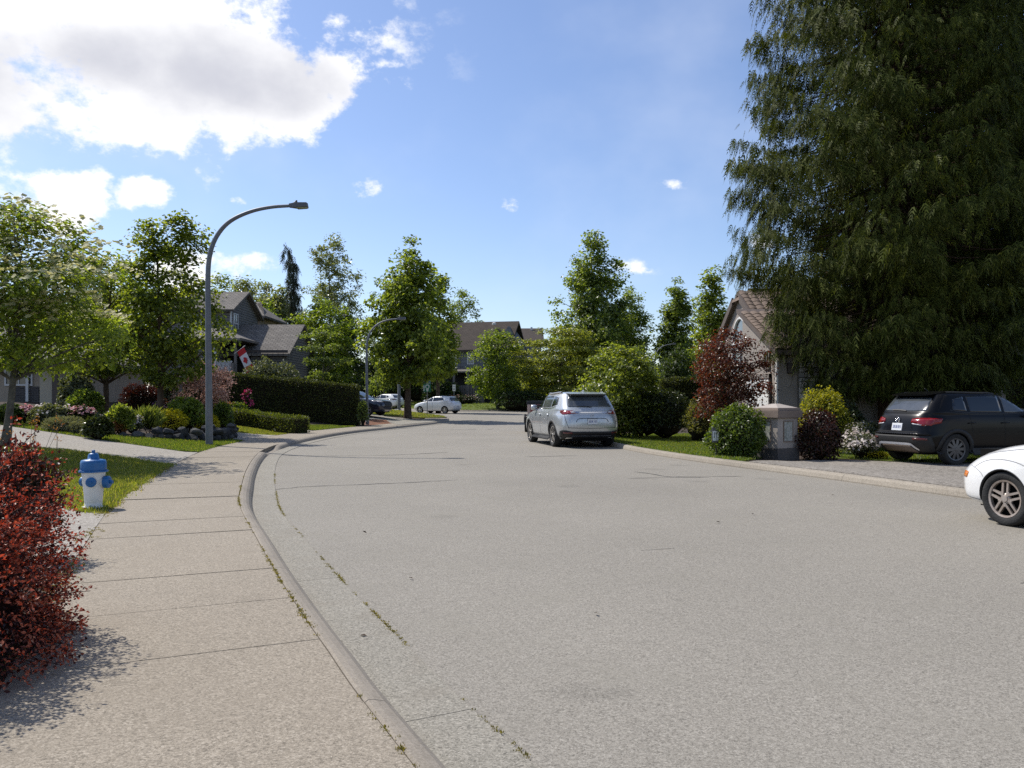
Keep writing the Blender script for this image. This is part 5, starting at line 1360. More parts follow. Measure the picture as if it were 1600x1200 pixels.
for i in range(13):
    x = UX(336.5 + i * 2.0, 48); MB().box(x - .022, x + .022, 48.09, 48.13, g0 + .3, ZV(565.1, 48)).build('baluster', M_trimw, o_r, origin=ha_.location)
MB().box(UX(360, 47.9), UX(365, 47.9), 47.9, 48.1, g0 - .2, ZV(567, 48)).build('porch_pier', M_fascia, ha_, origin=ha_.location)
for k in range(4): MB().box(UX(366, 48), UX(385, 48), 47.6 - .3 * k, 48.6 - .3 * k, g0 - .3, g0 + .34 - .17 * k).build('step', M_fascia, ha_, origin=ha_.location)
w = MB(); w.box(UX(418, 50), UX(421, 50), 49.93, 49.99, g0, ZV(551, 50)); w.build('downspout', M_trimd, ha_, origin=ha_.location)
window(ha_, (UX(436, 50), 50, ZV(575, 50)), .9, .7, '-y', M_fascia)
# flag on its pole
fl_a = np.array([UX(366, 47.6), 47.6, ZV(553, 47.6)]); fl_b = np.array([UX(383, 47.2), 47.2, ZV(540, 47.2)])
fg_ = thing('flag', 'red and white maple-leaf flag hanging from a pole on the grey house', 'flag', tuple(fl_a))
MB().tube([fl_a, fl_b], .02, 6).build('pole', M_trimw, fg_, origin=fl_a)
dn = np.array([.62, 0, -1.35]); dn /= np.linalg.norm(dn); ex = (fl_b - fl_a) / np.linalg.norm(fl_b - fl_a)
M_fred = mat('flag_red', (.50,.018,.022), .8); M_fwhite = mat('flag_white', (.72,.70,.70), .8)
na, nb = 7, 17; V = []; FL = 1.45; FWd = .62
p0 = fl_a + ex * .26
for j in range(nb):
    for i in range(na):
        a_, b_ = i / (na - 1), j / (nb - 1)
        p = p0 + ex * FWd * a_ + dn * FL * b_ + np.array([0, .05 * math.sin(a_ * 5 + b_ * 4) * b_, .03 * math.sin(a_ * 6) * b_]); V.append(p)
for nm, r0, r1, m_ in (('red_band', 0, 4, M_fred), ('white_field', 4, 12, M_fwhite), ('red_band', 12, 16, M_fred)):
    Fq = [[j*na+i, j*na+i+1, (j+1)*na+i+1, (j+1)*na+i] for j in range(r0, r1) for i in range(na - 1)]
    idx_ = sorted({k for f in Fq for k in f}); rm = {k: n for n, k in enumerate(idx_)}
    np_mesh(nm, np.array([V[k] for k in idx_]), [[rm[k] for k in f] for f in Fq], m_, fg_, True, origin=fl_a)
leaf2 = [(0,.5),(.09,.30),(.22,.36),(.18,.08),(.32,.20),(.36,.12),(.48,.14),(.44,.0),(.50,-.06),(.26,-.24),(.28,-.34),(.04,-.30),(.04,-.5)]
leaf2 = leaf2 + [(-a_, b_) for a_, b_ in leaf2[::-1] if a_ > 0]
cF = p0 + ex * FWd * .5 + dn * FL * .5
Vl = [cF + (-ex) * b_ * .42 * -1 * -1 + dn * a_ * .42 + np.array([0, -.05, 0]) for a_, b_ in leaf2]   # the leaf's stem points to the pole side edge
np_mesh('maple_leaf', np.array(Vl), [list(range(len(Vl)))], M_fred, fg_, origin=fl_a)

# ---- house with arched garage opening, left edge
gx_, gy_ = UX(40, 34), 34.0; gz_ = H1(gx_, gy_)
hb = thing('house', 'beige house with dark brick and a brown arched corner behind the flowering dogwood', 'house', (gx_, gy_, gz_))
xl, xr = UX(-260, 34), UX(88, 34); zt = ZV(566, 34)
MB().box(xl, xr, 34.0, 42, gz_ - .4, zt).build('wall', M_tan, hb, origin=hb.location)
hip_roof(hb, xl, xr, 34, 42, zt + .1, zt + 1.9, M_shingle, .55)
MB().box(UX(15, 34), UX(62, 34), 33.94, 33.996, gz_ - .3, ZV(604, 34)).build('brick_base', M_brickd, hb, origin=hb.location)
MB().box(UX(43, 34), UX(47, 34), 33.86, 33.93, gz_, zt - .2).build('downspout', M_trimw, hb, origin=hb.location)
MB().box(UX(63, 34), UX(82, 34), 33.95, 33.996, gz_ - .3, ZV(578, 34)).build('garage_panel', M_beige, hb, origin=hb.location)
arch = [(UX(92, 33.9), ZV(640, 33.9)), (UX(84, 33.9), ZV(640, 33.9)), (UX(84, 33.9), ZV(590, 33.9)), (UX(80, 33.9), ZV(578, 33.9)), (UX(66, 33.9), ZV(571, 33.9)), (UX(58, 33.9), ZV(566, 33.9)), (UX(92, 33.9), ZV(566, 33.9))]
MB().extrude([(x, 33.9, z) for x, z in arch], (0, -.12, 0)).build('arch_frame', M_trimb, hb, origin=hb.location)
MB().box(xl - .5, xr + .55, 33.4, 33.5, zt - .1, zt + .12).build('fascia', M_trimb, hb, origin=hb.location)
window(hb, (UX(30, 34), 34, ZV(590, 34)), 1.2, .7, '-y')

# ---- grey-blue two-storey house at the far end of the street
fy = 95.0; f0 = 1.1
hc = thing('house', 'blue-grey two-storey house with dark brown roof at the end of the street', 'house', (UX(745, fy), fy, f0), R_(-13))
x0, x1 = UX(680, fy), UX(792, fy)
w = MB(); gable_wall(w, x0, x1, fy, fy + 9, f0 - .5, ZV(541, fy), ZV(505, fy + 4.5)); w.build('wall', M_siding_b, hc, origin=hc.location)
gable_roof(hc, x0, x1, fy, fy + 9, ZV(541, fy), ZV(503, fy + 4.5), M_shingle_b, .6, thick=.25)
xg0, xg1 = UX(772, fy), UX(806, fy)
w = MB(); gable_wall(w, xg0, xg1, fy + 2, fy + 6, f0, ZV(535, fy), ZV(508, fy), 'y'); w.build('wall', M_siding_b, hc, origin=hc.location)
window(hc, (UX(735, fy), fy, ZV(559, fy)), .85, 1.55, '-y', bars=(1, 3), fw=.10)
window(hc, (UX(707, fy), fy, ZV(559, fy)), .85, 1.55, '-y', bars=(1, 3), fw=.10)
for u in (718, 742):
    MB().box(UX(u, fy) - .05, UX(u, fy) + .05, fy - .06, fy - .004, ZV(572, fy), ZV(543, fy)).build('corner_board', M_fascia, hc, origin=hc.location)
pr = MB().hexa([(UX(685, 93), 92.6, ZV(582, 93)), (UX(770, 93), 92.6, ZV(582, 93)), (UX(770, 95), fy - .01, ZV(575, 95)), (UX(685, 95), fy - .01, ZV(575, 95))],
               [(UX(685, 93), 92.6, ZV(580, 93)), (UX(770, 93), 92.6, ZV(580, 93)), (UX(770, 95), fy - .01, ZV(573.5, 95)), (UX(685, 95), fy - .01, ZV(573.5, 95))])
pr.build('porch_roof', M_shingle, hc, origin=hc.location)
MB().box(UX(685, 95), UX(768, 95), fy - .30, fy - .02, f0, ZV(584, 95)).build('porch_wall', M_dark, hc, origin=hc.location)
for u in (691, 715, 738, 762): MB().box(UX(u, 93) - .12, UX(u, 93) + .12, 92.7, 92.94, f0 - .2, ZV(582.4, 93)).build('porch_post', M_fascia, hc, origin=hc.location)
for i in range(17):
    u = 717 + i * 2.7; MB().box(UX(u, 93) - .07, UX(u, 93) + .07, 92.72, 92.78, f0 - .2, ZV(602, 93)).build('baluster', M_fascia, hc, origin=hc.location)
MB().lathe([(.25, 0), (.25, .22), (.1, .3)], 10, 'z', (UX(764, fy + 3), fy + 3, ZV(508, fy + 3))).build('roof_vent', M_trimw, hc, origin=hc.location)
hy = 125.0
hd = thing('house', 'distant brown roof showing above the layered trees, right of the blue-grey house', 'house', (UX(825, hy), hy, 1.5))
w = MB(); gable_wall(w, UX(800, hy), UX(846, hy), hy, hy + 10, 1.0, ZV(532, hy), ZV(515, hy + 5)); w.build('wall', M_siding_b, hd, origin=hd.location)
gable_roof(hd, UX(796, hy), UX(845, hy), hy, hy + 10, ZV(530, hy), ZV(513, hy + 5), M_shingle_b, .5)
MB().box(UX(829, hy+4), UX(832, hy+4), hy + 4, hy + 4.3, ZV(516, hy+4), ZV(511, hy+4)).build('roof_vent', M_trimw, hd, origin=hd.location)

# ---- taupe stucco house with tiled roof, behind the red-leaved tree on the right
X0, X1, Y0, Y1 = 8.95, 19.0, 28.9, 33.5; zE, zR = 4.36, 5.72
hr = thing('house', 'taupe stucco house with arched window and tiled roof beside the cedar', 'house', (X0 + 1, Y0 - 2, .12))
w = MB(); gable_wall(w, X0, X1, Y0, Y1, -.2, zE, zR - .06); w.build('wall', M_taupe, hr, origin=hr.location)
ym = (Y0 + Y1) / 2; slope = (zR - zE) / (ym - Y0); ov = .38
base_r = MB()
for sg, ye in ((1, Y0), (-1, Y1)):
    e = ye - sg * ov; z = zE - slope * ov
    base_r.hexa([(X0-.12, e, z-.16), (X1, e, z-.16), (X1, ym, zR-.16), (X0-.12, ym, zR-.16)], [(X0-.12, e, z), (X1, e, z), (X1, ym, zR), (X0-.12, ym, zR)])
rf = base_r.build('roof', M_trimb, hr, origin=hr.location)
# barrel tiles: one shared mesh, laid course by course on the slope that faces the street
def tile_mesh(wd=.31, ln=.40, rise=.05, n=5):
    mb = MB(); top, bot = [], []
    for k in range(n + 1):
        a_ = k / n; zz = rise * math.sin(a_ * math.pi); top.append((a_ * wd, zz)); 
    V = [(x, 0, z + .022) for x, z in top] + [(x, ln, z) for x, z in top] + [(x, 0, z - .012) for x, z in top]
    n1 = n + 1; Fs = [(i, i+1, n1+i+1, n1+i) for i in range(n)] + [(2*n1+i, 2*n1+i+1, i+1, i) for i in range(n)]
    me = bpy.data.meshes.new('tile'); me.from_pydata(V, [], Fs); me.materials.append(M_tile)
    return me
TM = tile_mesh(); ang = math.atan(slope); rngt = np.random.default_rng(8)
def lay_tiles(root_roof, house, xa, xb, yb, zb, sl, rows, sg=1):
    an = math.atan(sl); cs = math.cos(an); k = 0
    for r in range(rows):
        for c in range(int((xb - xa) / .315)):
            o = bpy.data.objects.new('tile', TM); link(o, root_roof)
            d = r * .335 + rngt.normal(0, .006)
            o.location = Vector((xa + c * .315 + rngt.normal(0, .004), yb + sg * d * cs, zb + d * math.sin(an) + .012)) - house.location
            o.rotation_euler = (an * sg, 0, 0 if sg > 0 else math.pi)
    return
lay_tiles(rf, hr, X0 - .12, X0 + 4.2, Y0 - ov, zE - slope * ov, slope, 9)
# clipped gable end and verge
MB().hexa([(X0-.20, ym-.55, zR-.40), (X0-.20, ym+.55, zR-.40), (X0+.60, ym, zR+.03)], [(X0-.18, ym-.52, zR-.28), (X0-.18, ym+.52, zR-.28), (X0+.60, ym, zR+.10)]).build('gable_hip', M_tile, hr, origin=hr.location)
for sg, ye in ((1, Y0), (-1, Y1)):
    e = ye - sg * ov; z = zE - slope * ov
    MB().hexa([(X0-.20, e, z-.20), (X0-.20, e, z+.10), (X0-.20, ym-sg*.5, zR-.20), (X0-.20, ym-sg*.5, zR-.50)], [(X0-.125, e, z-.20), (X0-.125, e, z+.10), (X0-.125, ym-sg*.5, zR-.20), (X0-.125, ym-sg*.5, zR-.50)]).build('verge_board', M_trimb, hr, origin=hr.location)
ridge = MB()
for k in range(14): ridge.lathe([(.085, 0), (.11, .40)], 8, 'x', (X0 + .3 + k * .38, ym, zR + .02))
ridge.build('ridge_tiles', M_tile, hr, origin=hr.location)
# arched window in the gable end (faces the left)
cy, wz0, hw = ym - .15, 2.55, .95
fr = MB(); arcp = [(cy - hw, wz0)] + [(cy - hw * math.cos(t), wz0 + 1.15 + hw * math.sin(t)) for t in np.linspace(0, math.pi, 17)] + [(cy + hw, wz0)]
fr.tube([(X0 - .05, y, z) for y, z in arcp], .065, 6); fr.box(X0-.09, X0-.01, cy-hw, cy+hw, wz0-.07, wz0+.05); fr.box(X0-.09, X0-.01, cy-hw, cy+hw, wz0+1.10, wz0+1.20)
for dy in (-.02, ): fr.box(X0-.08, X0-.01, cy+dy-.03, cy+dy+.03, wz0+.05, wz0+1.10)
wo_ = fr.build('window', M_trimw, hr, origin=hr.location)
MB().extrude([(X0 - .012, y, z) for y, z in arcp], (-.018, 0, 0)).build('pane', M_pane, wo_, origin=hr.location)
MB().box(X0-.14, X0-.002, cy-hw-.12, cy+hw+.12, wz0-.22, wz0-.075).build('window_sill', M_taupe, hr, origin=hr.location)
# garage wing nearer the street
GX, GY0, GY1 = 8.36, 25.0, 28.88; gzE, gzR = 3.0, 4.0
w = MB().box(GX, 15.5, GY0, GY1, -.2, gzE)
w.hexa([(GX, GY0, gzE), (15.5, GY0, gzE), (15.5, GY1, gzE), (GX, GY1, gzE)], [(GX, GY0 + .02, gzE + .01), (15.5, GY0 + .02, gzE + .01), (15.5, GY1, gzR + .55), (GX, GY1, gzR + .55)])
w.build('wall', M_taupe, hr, origin=hr.location)
gs = (gzR + .62 - gzE) / (GY1 - GY0)
rb = MB().hexa([(GX-.22, GY0-.35, gzE-.35*gs), (15.9, GY0-.35, gzE-.35*gs), (15.9, GY1, gzR+.60), (GX-.22, GY1, gzR+.60)], [(GX-.22, GY0-.35, gzE-.35*gs+.15), (15.9, GY0-.35, gzE-.35*gs+.15), (15.9, GY1, gzR+.75), (GX-.22, GY1, gzR+.75)])
rf2 = rb.build('roof', M_trimb, hr, origin=hr.location)
lay_tiles(rf2, hr, GX - .2, GX + 3.2, GY0 - .35, gzE - .35 * gs + .16, gs, 12)
gd = MB().box(GX-.03, GX-.004, 25.75, 28.3, .0, 2.15); go = gd.build('garage_door', M_gdoor, hr, origin=hr.location)
for r in range(4):
    for c in range(4): MB().box(GX-.045, GX-.031, 25.83+c*.62, 26.37+c*.62, .08+r*.53, .50+r*.53).build('door_panel', M_gdoor, go, origin=hr.location)
MB().box(GX-.06, GX-.004, 25.62, 25.74, 0, 2.3).build('door_trim', M_trimd, hr, origin=hr.location)
MB().box(GX-.06, GX-.004, 25.62, 28.42, 2.16, 2.3).build('door_trim', M_fascia, hr, origin=hr.location)
MB().box(GX-.05, GX-.003, 25.0, 25.16, -.1, gzE-.3).build('corner_board', M_trimw, hr, origin=hr.location)
window(hr, (GX, 26.0, 2.75), .55, .6, '-x', M_fascia, (1, 0))
# wall lantern
MB().box(8.62, 8.80, 24.82, 24.995, 2.28, 2.62).build('wall_lantern', M_trimd, hr, origin=hr.location, bevel=.02)
# stone veneer: every stone its own piece
vx0, vx1, vz1 = 8.96, 10.1, 2.95
MB().box(vx0, vx1, 24.90, 24.995, -.1, vz1).build('mortar_bed', M_mortar, hr, origin=hr.location)
rngs = np.random.default_rng(21); z = -.08
while z < vz1 - .1:
    hh = rngs.uniform(.10, .19); hh = min(hh, vz1 - z - .02); x = vx0 + .01
    while x < vx1 - .07:
        ww = min(rngs.uniform(.12, .30), vx1 - x - .01); d = rngs.uniform(.03, .075)
        mb = MB(); j = lambda s_: rngs.normal(0, s_)
        b = [(x+.008+abs(j(.008)), 24.905, z+.008), (x+ww-.008-abs(j(.008)), 24.905, z+.008+abs(j(.006))), (x+ww-.008, 24.905, z+hh-.01-abs(j(.008))), (x+.008, 24.905, z+hh-.01)]
        mb.hexa(b, [(p[0]*.94+(x+ww/2)*.06, 24.90-d+j(.006), p[2]*.94+(z+hh/2)*.06) for p in b])
        mb.build('stone', M_stone[rngs.integers(4)], hr, origin=hr.location); x += ww
    z += hh
# ---- tan house in the shade at the right edge
tx, ty = UX(1515, 31), 31.0
hs = thing('house', 'tan stucco house with tiled eaves in the shade behind the black SUV', 'house', (tx + 2, ty, .12))
MB().box(tx, tx + 14, ty, ty + 9, -.2, 3.0).build('wall', M_tan, hs, origin=hs.location)
hip_roof(hs, tx, tx + 14, ty, ty + 9, 3.0, 5.1, M_tile, .6)
MB().box(tx+1.35, tx+8, ty-2.6, ty-.02, 2.55, 2.85).build('porch_beam', M_tan, hs, origin=hs.location)
MB().hexa([(tx+1.0,ty-3.0,2.86),(tx+9,ty-3.0,2.86),(tx+9,ty-.02,2.86),(tx+1.0,ty-.02,2.86)], [(tx+2.6,ty-1.6,3.75),(tx+9,ty-1.6,3.75),(tx+9,ty-.02,3.75),(tx+2.6,ty-.02,3.75)]).build('porch_roof', M_tile, hs, origin=hs.location)
for k in range(3): MB().box(tx+1.4+k*2.6, tx+1.75+k*2.6, ty-2.55, ty-2.2, -.1, 2.545).build('porch_post', M_tan, hs, origin=hs.location)
window(hs, (tx + 3.2, ty, 1.6), 1.6, 1.2, '-y')
window(hs, (tx + .75, ty, 1.5), .7, 1.2, '-y')
# window seen under the cedar boughs
MB().box(UX(1300, 34), UX(1500, 34), 34.0, 34.6, -.2, 4.2).build('wall', M_taupe, hs, origin=hs.location)
window(hs, (UX(1392, 34), 34.0, ZV(628, 34) + .75), 1.9, 1.5, '-y', bars=(1, 0))

# ------------------------------------------------------------------ street lamps, poles, signs
M_galv = mat('galvanised_steel', (.125,.135,.155), .55, (.165,.175,.195), 5, 4, metal=.2)
M_lampdark = mat('lamp_housing', (.10,.10,.105), .5)
M_lens = mat('lamp_lens', (.32,.34,.22), .3, (.25,.27,.17), 20, 2)
def street_lamp(label, Y, pxs, head_px, r0=.085, head=True, group='curved street lamps'):
    P = np.array([((u - 800) / F * Y, Y, ZV(v, Y)) for u, v in pxs]); b = P[0].copy(); b[2] = H1(b[0], b[1]) - .02; P[0] = b
    root = thing('street_lamp', label, 'street lamp', tuple(b), 0, group)
    k = np.nonzero(np.diff(P[:, 0]) > .02)[0]
    Q = smooth_line(P, .12); s = np.linspace(0, 1, len(Q))
    V, Fq = tube(Q, r0 * (1 - .55 * s), 12); np_mesh('pole', V, Fq, M_galv, root, True, origin=b)
    MB().lathe([(.17, 0), (.17, .03), (.10, .05), (.10, .22), (.085, .24)], 12, 'z', tuple(b)).build('base_plate', M_galv, root, origin=b)
    if head:
        e = Q[-1]; d = Q[-1] - Q[-4]; d /= np.linalg.norm(d); L_ = head_px / F * Y
        mb = MB(); up = np.array([0, 0, 1.0]); sd = np.cross(d, up); sd /= np.linalg.norm(sd)
        def pt(a, y, z): return tuple(e + d * a + sd * y + up * z)
        mb.hexa([pt(-.04, -.06, -.045), pt(L_*.35, -.13, -.075), pt(L_, -.12, -.075), pt(L_*1.04, 0, -.06), pt(L_, .12, -.075), pt(L_*.35, .13, -.075), pt(-.04, .06, -.045)],
                [pt(-.04, -.05, .06), pt(L_*.35, -.10, .075), pt(L_*.95, -.09, .06), pt(L_, 0, .045), pt(L_*.95, .09, .06), pt(L_*.35, .10, .075), pt(-.04, .05, .06)])
        hd_ = mb.build('lamp_head', M_lampdark, root, origin=b, bevel=.01)
        mb = MB(); mb.hexa([pt(L_*.4, -.09, -.10), pt(L_*.95, -.08, -.10), pt(L_*.95, .08, -.10), pt(L_*.4, .09, -.10)], [pt(L_*.38, -.10, -.077), pt(L_*.97, -.09, -.077), pt(L_*.97, .09, -.077), pt(L_*.38, .10, -.077)])
        mb.build('lens', M_lens, hd_, origin=b)
        mb = MB(); mb.tube([pt(L_*.12, 0, .06), pt(L_*.34, 0, .125)], .018, 6); mb.tube([pt(L_*.34, 0, .10), pt(L_*.34, 0, .15)], .028, 6); mb.build('photocell', M_lampdark, hd_, True, origin=b)
    return root
l1 = street_lamp('tall grey curved street lamp by the rock garden, nearest of the lamps', 23.0, [(327,702),(326.3,600),(325.2,500),(325,430),(328,398),(336,374),(350,354),(368,340.5),(395,329.5),(425,323.5),(454,321.5)], 27, .105)
rng = np.random.default_rng(4)
street_lamp('grey curved street lamp at the end of the tall hedge', 42.4, [(574,668.5),(573.3,600),(573,545),(575,529),(581,515.5),(592,505.5),(606,500.2),(621,498.3)], 13, .085)
street_lamp('thin far street lamp among the trees beyond the silver SUV', 81.5, [(1025,634),(1023.5,590),(1023.5,560),(1027,549),(1033,542.5),(1042,539),(1051,537.5)], 5, .085)
p = at(623.5, 76); pr_ = thing('utility_pole', 'plain straight grey pole between the two white cars', 'pole', p)
MB().lathe([(.17, 0), (.15, .3), (.13, 6.5), (.02, 6.55)], 10, 'z', p).build('shaft', M_galv, pr_, True, origin=p)
MB().lathe([(.24, -.05), (.24, .08), (.17, .12)], 10, 'z', p).build('base_plate', M_galv, pr_, origin=p)

M_signgreen = mat('sign_green', (.018,.15,.095), .45); M_signblue = mat('sign_blue', (.05,.12,.22), .5); M_signwhite = mat('sign_white', (.62,.66,.66), .5)
p = at(667.5, 63.0); sg_ = thing('street_sign', 'green sign with white pictogram below a small blue plate on a post', 'sign', p)
px_, py_, pz_ = p; zz = lambda v: ZV(v, 63.0)
MB().lathe([(.032, 0), (.032, zz(592.5) - pz_)], 8, 'z', p).build('post', M_galv, sg_, origin=p)
gp_ = MB().box(px_-.29, px_+.29, py_-.05, py_-.035, zz(612.3), zz(599.6)).build('green_plate', M_signgreen, sg_, origin=p, bevel=.004)
cz = zz(604.0); mb = MB()
V = [(px_ + .02 + r * math.cos(t), py_ - .056, cz + r * math.sin(t)) for r in (.095, .175) for t in np.linspace(-.9, math.pi + .9, 19)]
mb.add(V, [(i, i+1, 19+i+1, 19+i) for i in range(18)])
mb.add([(px_-.095, py_-.056, cz-.13), (px_+.135, py_-.056, cz-.13), (px_+.08, py_-.056, cz-.38), (px_-.04, py_-.056, cz-.38)], [(0, 1, 2, 3)])
mb.build('pictogram', M_signwhite, gp_, origin=p, fix=False)
MB().box(px_-.29, px_-.21, py_-.056, py_-.0505, zz(611), zz(602)).build('white_margin', M_signwhite, gp_, origin=p)
bp_ = MB().box(px_-.28, px_+.28, py_-.05, py_-.035, zz(599.2), zz(593.2)).build('blue_plate', M_signblue, sg_, origin=p, bevel=.004)
MB().box(px_-.25, px_+.22, py_-.056, py_-.0505, zz(595.4), zz(593.8)).build('white_strip', M_signwhite, bp_, origin=p)
MB().box(px_-.25, px_+.25, py_-.056, py_-.0505, zz(599.0), zz(598.2)).build('white_strip', M_signwhite, bp_, origin=p)
p = at(709.5, 79.0); sw_ = thing('parking_sign', 'white rectangular sign on a thin post at the far green', 'sign', p)
zz = lambda v: ZV(v, 79.0)
MB().lathe([(.03, 0), (.03, zz(601) - p[2])], 8, 'z', p).build('post', M_galv, sw_, origin=p)
wp = MB().box(p[0]-.15, p[0]+.15, p[1]-.05, p[1]-.035, zz(611), zz(601)).build('white_plate', M_signwhite, sw_, origin=p, bevel=.004)
M_ink = mat('sign_ink', (.12,.13,.14), .6); mb = MB()
for v0, v1 in ((603.6, 604.3), (606.3, 606.8), (608.2, 609.0)): mb.box(p[0]-.10, p[0]+.10, p[1]-.056, p[1]-.0505, zz(v1), zz(v0))
mb.build('small_print', M_ink, wp, origin=p)

# ------------------------------------------------------------------ fire hydrant
hp_ = G(146, 794); hy_ = thing('fire_hydrant', 'white fire hydrant with blue bonnet and blue caps on the verge lawn', 'fire hydrant', hp_, R_(12))
M_hw = mat('hydrant_white', (.80,.79,.76), .45, (.70,.68,.63), 5, 5, .08, 40); M_hb = mat('hydrant_blue', (.010,.125,.35), .4, (.014,.105,.28), 6, 4, .08, 40)
lz = lambda prof: prof
MB().lathe([(.135, -.03), (.135, .025), (.10, .03), (.105, .08), (.112, .2), (.128, .36), (.140, .46), (.140, .475)], 28).build('barrel', M_hw, hy_, True)
MB().lathe([(.150, .475), (.152, .49), (.152, .585), (.140, .615), (.10, .625), (.068, .628), (.062, .68), (.048, .70), (.03, .705)], 28).build('bonnet', M_hb, hy_, True)
MB().lathe([(.022, .70), (.022, .742), (.012, .745)], 5).build('operating_nut', M_hb, hy_)
MB().lathe([(.10, .0), (.10, .012)], 8).build('foot', M_hw, hy_) if False else None
hy_.scale = (.95,) * 3
for i in range(8):
    t = i * math.pi / 4; MB().lathe([(.011, .468), (.011, .49), (.006, .492)], 6, 'z', (.158 * math.cos(t), .158 * math.sin(t), 0)).build('bolt', M_hb, hy_)
MB().lathe([(.150, .462), (.172, .464), (.172, .482), (.150, .484)], 28).build('flange', M_hb, hy_)
def cap_(name, ang, z, r, l):
    mb = MB(); mb.lathe([(r * .8, .09), (r * .82, .145)], 20, 'y', m=1); mb.lathe([(r, .140), (r, .140 + l * .6), (r * .78, .140 + l * .75), (r * .3, .140 + l * .78), (r * .28, .140 + l * 1.15), (.004, .140 + l * 1.16)], 20, 'y')
    R3 = Matrix.Rotation(ang, 3, 'Z'); mb.v = [tuple(R3 @ Vector(q) + Vector((0, 0, z))) for q in mb.v]
    mb.build(name, [M_hb, M_hw], hy_, False)
cap_('hose_cap', R_(180 - 12 + 18), .345, .062, .06); cap_('hose_cap', R_(-90 - 10), .335, .078, .09); cap_('hose_cap', R_(60), .335, .062, .06)

# ------------------------------------------------------------------ gate pillar and number sign
pp = at(1212, 19.35, -.02); pl_ = thing('gate_pillar', 'stucco gate pillar with marble inset and brown cap between two round shrubs', 'pillar', pp, R_(32))
M_pst = mat('pillar_stucco', (.40,.355,.315), .9, (.36,.32,.285), 4, 5, .2, 80, spec=.2)
M_pcap = mat('pillar_cap', (.235,.185,.15), .85, (.20,.155,.125), 3, 5, .15, 50, spec=.2); M_pbase = mat('pillar_base', (.11,.098,.092), .9, (.085,.078,.074), 5, 5, .2, 50)
M_marble = mat('marble_inset', (.42,.43,.40), .35, (.22,.24,.20), 9, 8, stops=(.45, .62))
MB().box(-.39, .39, -.39, .39, -.05, .29).build('base', M_pbase, pl_, bevel=.012)
MB().box(-.36, .36, -.36, .36, .292, 1.02).build('shaft', M_pst, pl_, bevel=.012)
MB().box(-.44, .44, -.44, .44, 1.022, 1.20).build('cap', M_pcap, pl_, bevel=.012)
MB().hexa([(-.42,-.42,1.202),(.42,-.42,1.202),(.42,.42,1.202),(-.42,.42,1.202)], [(-.40,-.40,1.26),(.40,-.40,1.26),(.40,.40,1.26),(-.40,.40,1.26)]).build('cap_step', M_pcap, pl_, bevel=.01)
MB().hexa([(-.36,-.36,1.262),(.36,-.36,1.262),(.36,.36,1.262),(-.36,.36,1.262)], [(-.06,-.06,1.36),(.06,-.06,1.36),(.06,.06,1.36),(-.06,.06,1.36)]).build('cap_slope', M_pst, pl_)
for fc_ in (0, 1):
    mb = MB(); x0, x1 = -.15, .15
    q = [(x0,-.362,.47),(x1,-.362,.47),(x1,-.362,.93),(x0,-.362,.93)]; q2 = [(a, -.372, c) for a, b, c in q]
    fr = MB(); 
    for a0, a1, c0, c1 in ((x0-.02,x0,.45,.95),(x1,x1+.02,.45,.95),(x0,x1,.45,.47),(x0,x1,.93,.95)): fr.box(a0, a1, -.382, -.3605, c0, c1)
    mb.hexa(q, q2)
    if fc_:
        for M_ in (mb, fr): M_.v = [(y, x, z) for x, y, z in M_.v]
    o = fr.build('inset_frame', M_pcap, pl_); mb.build('marble_panel', M_marble, o)
pn_ = G(1119, 713); ns = thing('number_sign', 'small white house number sign on a dark stake in front of the round shrub', 'sign', (pn_[0], pn_[1], pn_[2]))
MB().box(-.02, .02, -.015, .015, -.05, .34).build('stake', M_trimd, ns)
fr_ = MB().hexa([(-.10,-.02,.33),(.10,-.02,.33),(.10,.02,.33),(-.10,.02,.33)], [(-.10,-.02,.68),(.07,-.02,.68),(.07,.02,.68),(-.10,.02,.68)]).build('frame', mat('sign_frame', (.09,.09,.10), .5), ns, bevel=.006)
pnl = MB().box(-.085, .06, -.028, -.0205, .37, .60).build('white_panel', M_signwhite, ns)
mb = MB()
for x in (-.055, -.005): mb.box(x, x + .014, -.034, -.0285, .43, .57)
mb.build('number', M_ink, pnl)

# ------------------------------------------------------------------ dry-stone edging of the rock garden
M_rock = [mat('garden_rock', c, .92, tuple(x * 1.7 for x in c), 7, 6, .7, 20, spec=.2) for c in ((.036,.037,.04), (.06,.06,.058), (.026,.028,.03))]
rp0 = G(250, 687); rw = thing('rock_wall', 'low dark boulder wall edging the flower bed by the lamp', 'stone wall', rp0)
rng = np.random.default_rng(14)
rl_ = np.array([G(u, v) for u, v in ((176,680.5),(200,682.5),(230,685),(260,687),(290,688.5),(319,690),(340,690),(356,687.5),(364,683))])
rl_ = smooth_line(rl_, .05); Lr = len(rl_) * .05
ico = bmesh.new(); bmesh.ops.create_icosphere(ico, subdivisions=2, radius=1); IV = np.array([v.co[:] for v in ico.verts]); IF = np.array([[v.index for v in f.verts] for f in ico.faces]); ico.free()
def rock(parent, c, sz, origin, m, rng):
    n = rdir(rng, 9); V = IV.copy()
    for q in n:                                    # chop facets
        d = V @ q; lim = rng.uniform(.48, .8); V -= np.maximum(d - lim, 0)[:, None] * q
    V *= np.array(sz); a = rng.random() * 6.28; ca, sa = math.cos(a), math.sin(a)
    V = V @ np.array([[ca, sa, 0], [-sa, ca, 0], [0, 0, 1]])
    return np_mesh('rock', V + np.array(c), IF, m, parent, False, origin=origin)
